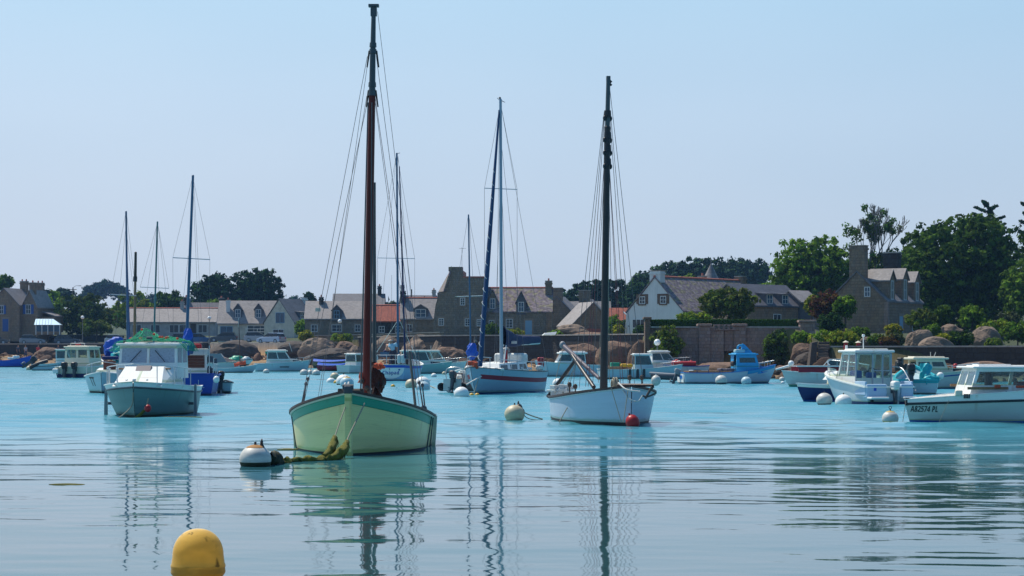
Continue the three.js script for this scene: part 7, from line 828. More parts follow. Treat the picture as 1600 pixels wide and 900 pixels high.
{ const d = 90, B = boat('turquoise_dinghy', 'turquoise dinghy with black outboard and turquoise gear, stern towards us', 'boat', 1431, d, 82, { L: 4.4, B: 1.9, stern: 0.62, mid: 0.66, bow: 1.25, draft: 0.3, w0: 0.85, mat: M.paleblue, strake: 0.1, strakeMat: M.turq, railMat: M.turq, railW: 0.12, railH: 0.08, deckDrop: 0.25, deckMat: M.paleblue }), { r } = B; outboard(r, -2.2, 0.78, -0.35, 0.3, M.black, 1.1); const cap = bag(); cap.rbox(0.4, 0.12, 0.32, -2.35, 1.28, -0.35, 0.05, 0, 0, -0.3); cap.build('motor_cap', M.greywhite, r); const g = fold(V(-1.8, 0.6, 0.3), V(-1.6, 1.35, 0.35), () => 0.22, 4, 8, 16); g.build('turquoise_net', M.turq, r); const g2 = fold(V(-2.1, 0.62, 0.25), V(-1.9, 0.72, 0.85), () => 0.16, 4, 8, 16); g2.build('turquoise_net', M.turq, r); const c = bag(); c.sph(-1.9, 0.85, 0.95, 0.16); c.build('white_float', M.white, r); const k = bag(); for (let i = 0; i < 6; i++) k.rbox(0.25, 0.3, 0.2, rr(-1.2, 0), rr(1.2, 1.5), rr(-0.9, -0.5), 0.06, rnd() * 3); k.build('dark_gear', M.black, r); }
{ const d = 101, B = boat('cream_cabin_boat', 'cream cabin boat with curved roof heading right, behind the turquoise dinghy', 'motorboat', 1464, d, 6, { L: 4.6, B: 1.9, stern: 0.75, mid: 0.82, bow: 1.05, mat: paint(0.55, 0.60, 0.55), boot: 0.1, bootMat: M.navy, railMat: M.cream, rub: [0.16, 0.03, M.bootblue], deckDrop: 0.05 }), { r, h } = B; cabin(r, { x0: -1.3, x1: 0.45, w: 0.72, wt: 0.66, y0: 0.8, ys: 1.05, y1: 1.52, fr: 0.28, panes: { star: 2, port: 2, fore: 2, aft: -1 }, mat: M.cream, post: 0.12, rt: 0.1, glass: M.tint, ov: 0.2 }); coach(r, { x0: 0.4, x1: 1.7, w: 0.72, y0: 0.85, y1: 1.12, ports: 1, mat: M.cream }); const a = bag(); a.bar(V(-0.4, 1.6, 0.2), V(-0.4, 1.9, 0.2), 0.015); a.bar(V(-0.1, 1.6, -0.2), V(0.0, 1.9, -0.2), 0.015); a.build('aerial', M.greywhite, r); const rb = bag(); rb.sph(0.9, 1.2, 0.2, 0.12); rb.build('red_fender', M.red, r); bowRail(r, h, 0.6, 0.98, 0.3, M.steel, 3); }
{ // boat with the registration number, bow to the left
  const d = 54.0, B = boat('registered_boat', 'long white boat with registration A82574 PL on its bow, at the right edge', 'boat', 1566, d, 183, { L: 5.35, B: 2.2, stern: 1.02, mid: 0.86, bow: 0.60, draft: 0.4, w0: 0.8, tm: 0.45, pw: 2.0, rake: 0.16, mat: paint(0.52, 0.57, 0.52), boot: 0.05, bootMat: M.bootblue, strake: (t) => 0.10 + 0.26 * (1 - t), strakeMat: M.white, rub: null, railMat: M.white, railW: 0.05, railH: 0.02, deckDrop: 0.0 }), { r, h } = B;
  const rb = bag(); for (const s of [1, -1]) { const pts = []; for (let i = 0; i <= 34; i++) { const t = i / 34; pts.push(h.P(t, h.vAt(t, h.sheer(t) - 0.11 - 0.26 * (1 - t)), s, 0.012)); } rb.tube(pts, 0.032, 6, 60); } rb.build('rubbing_strake', M.black, r);
  letters(r, 'registration_number', 'A82574 PL', h, 2.22, 0.36, -1, 0.16, M.black, 0.08, 0.62);
  cabin(r, { x0: -1.9, x1: 1.12, w: 0.78, wt: 0.72, y0: 0.75, ys: 0.92, y1: 1.46, fr: 0.22, panes: { star: 2, port: 2, fore: 2, aft: -1 }, mat: M.white, post: 0.09, rt: 0.05, ov: 0.14, glass: M.glass });
  const pl = bag(); pl.box(1.1, 0.07, 0.05, 0.65, 0.985, 0.84); pl.box(1.1, 0.07, 0.05, 0.65, 0.93, -0.86); pl.build('teak_plank', M.teak, r); const tw = bag(); tw.rbox(0.16, 0.09, 0.1, 0.4, 0.98, -0.9, 0.03); tw.rbox(0.3, 0.07, 0.1, -0.25, 0.97, -0.9, 0.03); tw.build('orange_cloths', M.sailorange, r); const vt = bag(); for (let i = 0; i < 4; i++) vt.box(0.035, 0.12, 0.02, 1.18 + i * 0.045, 0.72, -0.945); vt.build('vent', M.black, r); const ct = bag(); ct.rbox(0.2, 0.16, 0.12, 1.42, 0.8, -0.78, 0.04); ct.build('bow_fairlead', M.cream, r);
  const po = bag(); po.bar(V(-0.15, 1.12, -0.95), V(-1.6, 1.26, -0.95), 0.02); po.build('boat_hook', M.greywhite, r); const p2 = bag(); p2.bar(V(-1.0, 1.2, -0.95), V(-2.6, 1.36, -0.95), 0.032); p2.build('boathook_handle', M.red, r); const ch = bag(); ch.tube([V(0.2, 0.85, -1.0), V(0.15, 0.7, -1.02)], 0.025); ch.build('strap', M.black, r); const rd = bag(); rd.rbox(0.5, 0.16, 0.4, -0.6, 1.02, 0, 0.05); rd.build('red_cushion', M.red, r); const pm = bag(); pm.rbox(0.2, 0.4, 0.25, 0.35, 1.15, 0.1, 0.08); pm.build('seat_back', M.brownwood, r); const eq = bag(); for (let i = 0; i < 6; i++) eq.rbox(rr(0.15, 0.35), rr(0.1, 0.25), 0.2, rr(-1.8, -0.8), 1.05, rr(-0.5, 0.5), 0.04, rnd()); eq.build('cabin_gear', M.royal, r); const rl = bag(); rl.rbox(0.06, 0.1, 0.06, -0.95, 1.6, 0.2, 0.02); rl.rbox(0.08, 0.09, 0.08, -0.8, 1.58, 0, 0.02); rl.rbox(0.9, 0.04, 0.6, 0.3, 1.55, 0, 0.015); rl.build('roof_hatch', M.white, r); const by = bag(); by.sph(-1.6, 1.16, -0.95, 0.13); by.bar(V(-1.6, 0.95, -0.95), V(-1.6, 1.1, -0.95), 0.06); by.build('float', M.paleblue, r); const bk = bag(); bk.box(0.1, 0.2, 0.1, 2.62, 0.55, 0); bk.build('bow_fitting', M.iron, r); bowRail(r, h, 0.72, 0.74, 0.02, M.steel, 1); const rp = bag(); rp.bar(V(1.72, 0.62, -0.93), V(1.95, -0.0, -0.75), 0.006); rp.bar(V(2.66, 0.5, 0), V(2.75, -0.05, 0), 0.008); rp.build('bow_lines', M.rope, r);
}

// ------------------------------------------------------------------ buoys and lines
function buoy(label, px, pyWater, dia, o = {}) { // dia in pixels; the waterline cuts the ball a little below its middle
  const d = o.d ?? DW(pyWater), r = dia * PX(d) / 2, t = thing('mooring_buoy', label, 'buoy', V(X(px, d), 0, -d), o.turn ?? rnd() * 6, 'mooring buoys'), b = bag(), up = o.up ?? 0.45, body = []; 
  for (let i = 0; i <= 20; i++) { const a = -Math.PI / 2 + Math.PI * i / 20; body.push([Math.max(0.0001, r * Math.cos(a) * (1 + 0.0 * i)), r * up + r * 0.92 * Math.sin(a)]); }
  const split = o.weed ?? 0.12, lo = body.filter((p) => p[1] <= r * split + 0.001), hi = body.filter((p) => p[1] >= r * split - 0.001 || p === lo[lo.length - 1]); hi.unshift(lo[lo.length - 1]); b.lathe(hi, 0, 0, 0, 28); b.build('float', o.mat ?? M.white, t); const w = bag(); w.lathe(lo, 0, 0, 0, 28); w.build('weedy_base', o.weedMat ?? M.darkweed, t);
  if (o.cap) { const c = bag(), pts = body.filter((p) => p[1] > r * up + r * 0.72).map(([x, y]) => [x * 1.012, y + 0.004]); c.lathe(pts, 0, 0, 0, 24); c.build('stained_top', o.cap, t); }
  const e = bag(), y = r * up + r * 0.92; e.bar(V(0, y - 0.02, 0), V(0, y + 0.05, 0), r * 0.09, r * 0.07, 8); if (o.ring) e.add(new THREE.TorusGeometry(r * 0.16, r * 0.04, 6, 14), T(0, y + 0.06 + r * 0.12, 0, 0.5)); e.build('shackle', M.iron, t); return t;
}
const ochre = M0(C(0.60, 0.42, 0.13), 0.6, { map: rep(mottle, 1) }), rusty = M0(C(0.42, 0.20, 0.05), 0.8, { map: rep(mottle, 2) }), dirtywhite = M0(C(0.68, 0.66, 0.60), 0.5, { map: rep(mottle, 1) }), creamy = M0(C(0.62, 0.54, 0.36), 0.5, { map: rep(mottle, 1) });
{ // near yellow buoy: dome over a flange, cut by the bottom of the view
  const d = 16.6, s = PX(d), t = thing('yellow_buoy', 'large yellow plastic dome buoy with dark stain, cut by the bottom edge of the view', 'buoy', V(X(309.5, d), 0, -d), 0.3), k = s, y = (py) => Y(py, d), pts = [[0.001, y(826)]]; for (let i = 1; i <= 14; i++) { const a = i / 14 * Math.PI / 2; pts.push([39.6 * k * Math.pow(Math.sin(a), 0.92), y(868) + (y(826) - y(868)) * Math.pow(Math.cos(a), 0.95)]); } pts.push([41.2 * k, y(880)], [42.4 * k, y(882)], [42.6 * k, y(885)], [41.8 * k, y(887)], [42.6 * k, y(893)], [41.5 * k, y(896)], [38 * k, y(901)], [36 * k, y(914)], [20 * k, y(925)]); pts.reverse();
  const stainTex = tex(512, 256, (u, v) => { const n = 0.93 + 0.16 * tn(u, v, 8, 4, 3), st = sstep(tn(u, v * 0.6, 5, 4, 77) + (0.5 - Math.abs(u - 0.105) * 11) * (1 - sstep(v, 0.28, 0.75)), 0.16, 0.42) * 0.72, low = (1 - sstep(v + 0.1 * tn(u, v, 12, 3, 5), 0.2, 0.34)) * 0.35; const dk = 1 - Math.max(st, low); const sc = (Math.abs(u - 0.885) < 0.035 && Math.abs(v - 0.79) < 0.035 && tn(u, v, 70, 2, 8) > 0.09) ? 0.22 : 1; return [n * dk * sc, n * (dk * 0.94 + 0.0) * sc, n * dk * 0.9 * sc]; });
  const b = bag(); b.lathe(pts, 0, 0, 0, 64); b.build('float', new THREE.MeshPhysicalMaterial({ color: C(1.0, 0.70, 0.15), roughness: 0.8, map: stainTex, transmission: 0.55, thickness: 0, ior: 1.4, specularIntensity: 0.6 }), t);
}
{ const t = buoy('white mooring ball with rust-stained top and weedy base, tied to the green boat', 399, 728, 50, { mat: dirtywhite, weed: 0.36, cap: rusty, up: 0.4 }); const b = bag(), d = 33.1, o = t.position, L = (px, py, dd = d) => W(px, py, dd).sub(o).applyAxisAngle(UPV, -t.rotation.y); b.bar(L(408, 706), L(409, 689), 0.025, 0.025, 8); b.add(new THREE.TorusGeometry(0.035, 0.014, 6, 14), new THREE.Matrix4().makeTranslation(...L(409, 690).toArray())); b.build('chain_hook', M.iron, t); }
{ // weed-hung mooring lines from the ball to the green boat
  const m = (label, pts, radii, mats) => { const r = thing('mooring_rope', label, 'rope', V(pts[0].x, 0, pts[0].z)), o = r.position, P_ = pts.map((p) => p.clone().sub(o)), cu = new THREE.CatmullRomCurve3(P_); mats.forEach(([a, b, rad, mat, nm]) => { const g = bag(), n = 26; g.grid((u, w) => { const k = lerp(a, b, u), c = cu.getPointAt(k), t = cu.getTangentAt(k), s1 = V(-t.z, 0, t.x).normalize(), s2 = t.clone().cross(s1), an = w * 2 * Math.PI, R = (typeof rad === 'function' ? rad(u) : rad) * (nm === 'weed' ? 1 + 0.7 * nz(u * 12, Math.cos(an) * 1.5, Math.sin(an) * 1.5) : 1); return c.addScaledVector(s1, Math.cos(an) * R).addScaledVector(s2, Math.sin(an) * R * (nm === 'weed' ? 1.2 : 1)); }, n, 10); g.build(nm === 'weed' ? 'weed' : 'rope', mat, r); if (nm === 'weed' && mat === M.weed) { const f = bag(); for (let i = 0; i < 90; i++) { const k = lerp(a, b, rnd()), c = cu.getPointAt(k), R = typeof rad === 'function' ? rad((k - a) / (b - a)) : rad, an = rnd() * 6.283, q = c.clone().add(V(Math.cos(an) * R * 0.9, rr(-0.6, 0.5) * R, Math.sin(an) * R * 0.9)), l = rr(0.04, 0.14); f.bar(q, q.clone().add(V(rr(-0.05, 0.05), q.y > 0.1 ? -l : -0.01, rr(-0.05, 0.05))), rr(0.008, 0.02), 0.003, 4); } f.build('weed_strands', M.weed, r); } }); return r; };
  m('dark weedy chain running from the rust-topped ball into the water', [W(409, 694, 33.1), W(416, 706, 33.2), W(426, 716, 33.4), W(438, 722, 33.8), W(452, 723, 33.9)], 0, [[0, 0.35, 0.02, M.iron, 'rope'], [0.3, 0.85, (u) => 0.05 + 0.06 * Math.sin(u * 3), M.darkweed, 'weed'], [0.75, 1, (u) => 0.06 * (1.05 - u), M.weed, 'weed']]);
  m('left mooring rope of the green boat hung with yellow-green weed', [W(549, 613, 36.6), W(538, 640, 36.2), W(524, 680, 35.6), W(519, 698, 35.2), W(508, 712, 34.8), W(498, 717, 34.7)], 0, [[0, 0.62, 0.011, M.rope, 'rope'], [0.58, 1, (u) => 0.025 + 0.04 * Math.sin(Math.PI * Math.min(1, u * 0.9 + 0.1)), M.weed, 'weed']]);
  m('right mooring rope of the green boat with a thick beard of weed', [W(570, 630, 36.3), W(558, 655, 36.1), W(544, 684, 35.7), W(538, 702, 35.3), W(522, 714, 34.9), W(508, 718, 34.7)], 0, [[0, 0.55, 0.013, M.rope, 'rope'], [0.5, 1, (u) => 0.022 + 0.055 * Math.sin(Math.PI * Math.min(1, u * 0.9 + 0.05)), M.weed, 'weed']]);
  m('string of floating weed between the rust-topped ball and the green boat', [W(444, 722, 34.0), W(462, 720, 34.3), W(480, 718.5, 34.5), W(505, 717.5, 34.7)].map((p) => p.setY(0.02)), 0, [[0, 1, (u) => 0.05 + 0.02 * Math.sin(u * 20), M.weed, 'weed']]);
  for (const [x, y, w, l] of [[115, 757, 34, 'scrap of brown weed drifting on the water at left'], [452, 690, 14, 'wisp of weed floating beside the green boat, above the mooring ball'], [455, 702, 16, 'wisp of yellow weed at the left side of the green boat']]) { const d = DW(y), b = bag(); for (let i = 0; i < 9; i++) b.sph(rr(-0.5, 0.5) * w * PX(d), 0.004, rr(-0.12, 0.12), rr(0.03, 0.09), 0.16, rr(1, 3), 1, 8, 5); const q = b.build('floating_weed', M.weed); q.position.set(X(x, d), 0, -d); tag(q, l, 'seaweed'); }
}
{ const t = buoy('cream mooring ball with chain left of the white gaff boat', 804, 656, 32, { mat: creamy, up: 0.55, weed: 0.1 }); const d = 55.6, r = thing('mooring_rope', 'looping mooring lines between the cream ball and the white gaff boat', 'rope', W(811, 638, d)), o = r.position, L = (x, y) => W(x, y, d).sub(o), b = bag(); b.tube([L(811, 640), L(822, 646), L(835, 651), L(848, 655)], 0.02); b.tube([L(813, 643), L(824, 653), L(836, 656), L(848, 656)], 0.014); b.build('rope', M.rope, r); const c = bag(); c.sph(0, 0, 0, 0.1, 1.3); c.sph(0.04, -0.1, 0, 0.12); c.sph(-0.02, 0.12, 0, 0.03, 3); c.build('weedy_chain', M.iron, r); }
buoy('yellow-stained white ball with ring left of the boat with the registration', 1391, 659, 26, { mat: dirtywhite, cap: ochre, up: 0.4, weed: 0.25, weedMat: ochre, ring: true });
buoy('grey-white ball left of the pair by the pilothouse boat', 1288, 631.5, 25, { mat: dirtywhite, up: 0.5 }); buoy('white ball right of the pair by the pilothouse boat', 1318, 632.5, 26, { mat: M.white, up: 0.35 });
buoy('white ball with dark base in front of the blue fishing boat amidships', 1127, 600.5, 19, { mat: dirtywhite, weed: 0.45, weedMat: M.darkgrey, up: 0.6 }); buoy('pale greenish ball in front of the blue fishing boat near its wheelhouse', 1166, 600.5, 16, { mat: M.paleblue, up: 0.6 });
buoy('tiny white ball right of the blue fishing boat', 1222, 595, 9, { mat: dirtywhite, up: 0.5 }); buoy('small white float in front of the weed rock right of the blue fishing boat', 1223, 599.5, 6, { mat: M.white, up: 0.4 });
for (const [px, py, w, l] of [[475, 585.5, 13, 'leftmost of the three white balls in a row in front of the motor cruiser'], [485, 585, 11, 'middle of the three white balls in a row in front of the motor cruiser'], [494, 586, 13, 'rightmost of the three white balls in a row in front of the motor cruiser'], [416, 583, 10, 'lone white float in front of the motor cruiser'], [304, 590, 7, 'small white float beside the deep blue sailboat']]) buoy(l, px, py, w, { mat: dirtywhite, up: 0.4 });
buoy('cream ball behind the cluster left of the brown mast', 523, 592, 14, { mat: creamy, up: 0.5 }); buoy('small white ball at the left of the cluster left of the brown mast', 517, 598, 14, { mat: M.white, up: 0.2 }); buoy('large white ball in the cluster left of the brown mast', 537, 601, 24, { mat: M.white, up: 0.4 }); buoy('white ball with ochre top, nearest of the cluster left of the brown mast', 542, 603.5, 22, { mat: M.paleblue, cap: ochre, up: 0.45 }); buoy('yellow float low in the cluster left of the brown mast', 525, 599, 8, { mat: M.yellow, up: 0.3 });
buoy('cream-stained ball at the left of the cluster right of the green boat rigging', 643, 606, 20, { mat: creamy, up: 0.5 }); buoy('large white ball at the back of the cluster right of the green boat rigging', 660, 606, 24, { mat: M.white, up: 0.55 }); buoy('white and blue-grey ball, nearest of the cluster right of the green boat rigging', 661, 609, 22, { mat: M.paleblue, up: 0.3 });
for (const [px, py, w, l] of [[589.5, 604, 6, 'small yellow float just right of the furled brown sail'], [614, 605, 7, 'small yellow float below the stern of the named sloop'], [690.5, 609, 6.5, 'small yellow float on the line left of the tender'], [737, 619, 7.5, 'left one of two small yellow floats under the yacht bow'], [745.5, 619, 7.5, 'right one of two small yellow floats under the yacht bow']]) buoy(l, px, py, w, { mat: M.yellow, up: 0.4, weedMat: M.yellow });
buoy('small white ball under the red fender between the cabin boats', 678, 589, 9, { mat: M.white, up: 0.4 }); buoy('small cream float right of the red fender', 694, 585, 7, { mat: creamy, up: 0.4 }); buoy('small white float by the grey cuddy boat stern', 46, 578, 10, { mat: creamy, up: 0.4 });
buoy('big cream ball against the bow of the red-striped yacht', 725, 612, 26, { mat: creamy, up: 0.75 }); buoy('white ball with dark base at the left of the yacht bow', 721, 619.5, 24, { mat: M.white, up: 0.35, weed: 0.12, weedMat: M.black }); buoy('white ball behind the crutch legs of the white gaff boat', 872, 603, 18, { mat: M.white, up: 0.4 });
const ball = (label, px, py, dpx, d, mat) => { const b = bag(); b.sph(0, 0, 0, dpx * PX(d) / 2, 1.1, 1, 1, 22, 16); const f = b.build('fender', mat); f.position.copy(W(px, py, d)); const e = bag(); e.bar(V(0, dpx * PX(d) * 0.5, 0), V(0, dpx * PX(d) * 0.68, 0), dpx * PX(d) * 0.07); e.build('eye', mat, f); tag(f, label, 'fender'); return f; };
ball('red ball fender hanging at the bow of the netted cabin boat', 231, 638, 11, 57.2, M.red); ball('red ball fender at the waterline of the white gaff boat', 988.5, 659.5, 22, 51.0, M.red).rotation.z = 0.4; ball('white ball fender hanging from the bowsprit of the white gaff boat', 1025, 594.5, 15, 51.1, dirtywhite); ball('red ball fender at the stern of the cabin boat with green windscreen', 683, 578, 12, 176, M.red); ball('white ball fender on the quarter of the deep blue sailboat', 338, 593, 10, 86.5, M.white);
{ const d = 57.4, r = thing('mooring_rope', 'yellow-green weedy rope under the bow of the netted cabin boat', 'rope', W(228, 644, d)), o = r.position, L = (x, y) => W(x, y, d).sub(o), b = bag(); b.tube([L(232, 622), L(228, 636), L(218, 648), L(208, 656)], 0.022); b.build('rope', M.rope, r); const w = bag(); w.tube([L(226, 641), L(219, 648), L(210, 655)], 0.05); w.build('weed', M.weed, r); }
{ const d = 57, r = thing('floating_rope', 'yellow rope floating right of the netted cabin boat bow', 'rope', V(X(280, d), 0.015, -d)), b = bag(); b.tube([V(-0.5, 0, 0), V(-0.1, 0.01, 0.1), V(0.3, 0.01, 0), V(0.65, 0, 0.05)], 0.025); b.build('rope', M.weed, r); }
{ const d = 104, r = thing('mooring_rope', 'slack line from the white ball cluster to the inflatable tender', 'rope', W(672, 604, d)), o = r.position, L = (x, y, dd) => W(x, y, dd).sub(o), b = bag(); b.tube([L(672, 603, 105), L(684, 608, 102), L(698, 611, 99), L(713, 614, 96)], 0.025); b.build('rope', M.rope, r); }

// ------------------------------------------------------------------ cars on the quay
const carPaint = (r, g, b) => new THREE.MeshPhysicalMaterial({ color: C(r, g, b), roughness: 0.35, metalness: 0.2, clearcoat: 0.8, clearcoatRoughness: 0.08 });
function makeCar(label, mat, L = 4.1, H = 1.48) {
  const r = thing('parked_car', label, 'car', V(0, 0, 0), 0, 'cars parked along the quay'), w = 1.7, body = [[-L / 2, 0.35], [-L / 2 + 0.05, 0.78], [-L / 2 + 0.14, 0.95], [0.55, 0.93], [L / 2 - 0.5, 0.80], [L / 2 - 0.08, 0.66], [L / 2, 0.38], [L / 2 - 0.1, 0.2], [-L / 2 + 0.1, 0.2]], b = bag(); b.bprism(body, -w / 2, w / 2, 0.07); b.build('body', mat, r);
  const gh = [[-L / 2 + 0.18, 0.94], [-L / 2 + 0.5, H - 0.07], [0.05, H - 0.05], [0.95, 0.92]], g = bag(); g.bprism(gh, -w / 2 + 0.09, w / 2 - 0.09, 0.05); g.build('window', M.darkglass, r); const rf = bag(); rf.bprism([[-L / 2 + 0.42, H - 0.09], [-L / 2 + 0.6, H], [-0.1, H], [0.18, H - 0.09]], -w / 2 + 0.12, w / 2 - 0.12, 0.03); for (const x of [-L / 2 + 0.28, -0.45]) rf.hexa([V(x, 0.9, w / 2 - 0.08), V(x + 0.1, 0.9, w / 2 - 0.08), V(x + 0.1, 0.9, -w / 2 + 0.08), V(x, 0.9, -w / 2 + 0.08)], [V(x + 0.28, H - 0.06, w / 2 - 0.12), V(x + 0.36, H - 0.06, w / 2 - 0.12), V(x + 0.36, H - 0.06, -w / 2 + 0.12), V(x + 0.28, H - 0.06, -w / 2 + 0.12)]); rf.build('roof', mat, r);
  for (const x of [-L / 2 + 0.75, L / 2 - 0.78]) for (const z of [w / 2 - 0.1, -w / 2 + 0.1]) { const t = bag(); t.bar(V(x, 0.31, z - 0.1), V(x, 0.31, z + 0.1), 0.31, 0.31, 18); const ty = t.build('wheel', M.rubber, r), q = bag(); q.bar(V(x, 0.31, z - 0.115), V(x, 0.31, z + 0.115), 0.19, 0.19, 14); q.build('rim', M.alu, ty); }
  for (const z of [0.62, -0.62]) { const h = bag(); h.rbox(0.1, 0.14, 0.3, L / 2 - 0.1, 0.62, z, 0.04); h.build('headlight', M.greywhite, r); const k = bag(); k.rbox(0.08, 0.2, 0.24, -L / 2 + 0.06, 0.76, z, 0.03); k.build('tail_light', M.red, r); } return r;
}
const car0 = makeCar('silver hatchback parked on the quay, leftmost whole car', carPaint(0.20, 0.22, 0.25));
function putCar(px, d, y, turn, label, mat) { let c = car0; if (label) { c = car0.clone(); c.name = numbered('parked_car'); scene.add(c); c.userData = { ...car0.userData, label }; c.traverse((m) => { if (m.name === 'body' || m.name === 'roof') m.material = mat; }); } c.position.set(X(px, d), y, -d); c.rotation.y = turn; }
putCar(52, 311, 3.12, 0.05); putCar(106, 311, 3.12, 0.05, 'dark blue hatchback parked behind the silver one, in front of the garden wall', carPaint(0.02, 0.035, 0.06)); putCar(-6, 312, 3.12, 0.05, 'dark grey car cut by the left edge of the view', carPaint(0.05, 0.05, 0.055)); putCar(185, 308, 3.12, 0, 'pale car partly hidden behind the blue covers and masts', carPaint(0.40, 0.45, 0.48)); putCar(288, 300, 3.2, 0, 'dark blue car in front of the long white house', carPaint(0.02, 0.05, 0.12)); putCar(312, 298, 3.2, 0.3, 'blue car seen behind the blue sail bundle', carPaint(0.03, 0.12, 0.28)); putCar(349, 292, 3.35, Math.PI, 'dark grey car on the quay above the brown rocks', carPaint(0.035, 0.045, 0.06)); putCar(404, 283, 3.3, 0, 'pale grey car in front of the dormer house', carPaint(0.34, 0.35, 0.38)); putCar(424, 278, 3.1, 2.6, 'light blue-grey car in front of the gabled house', carPaint(0.36, 0.44, 0.56));
{ const d = 252, r = thing('pickup_boat_trailer', 'white upturned boat on the sea wall right of the large stone house', 'boat', W(858, 524, 226), 0.2), b = bag(); b.hexa([V(-0.8, 0, 0.4), V(0.6, 0, 0.4), V(0.6, 0, -0.4), V(-0.8, 0, -0.4)], [V(-0.5, 0.28, 0.15), V(0.9, 0.42, 0.05), V(0.9, 0.42, -0.05), V(-0.5, 0.28, -0.15)]); b.build('hull', M.white, r); r.name = 'upturned_boat'; }

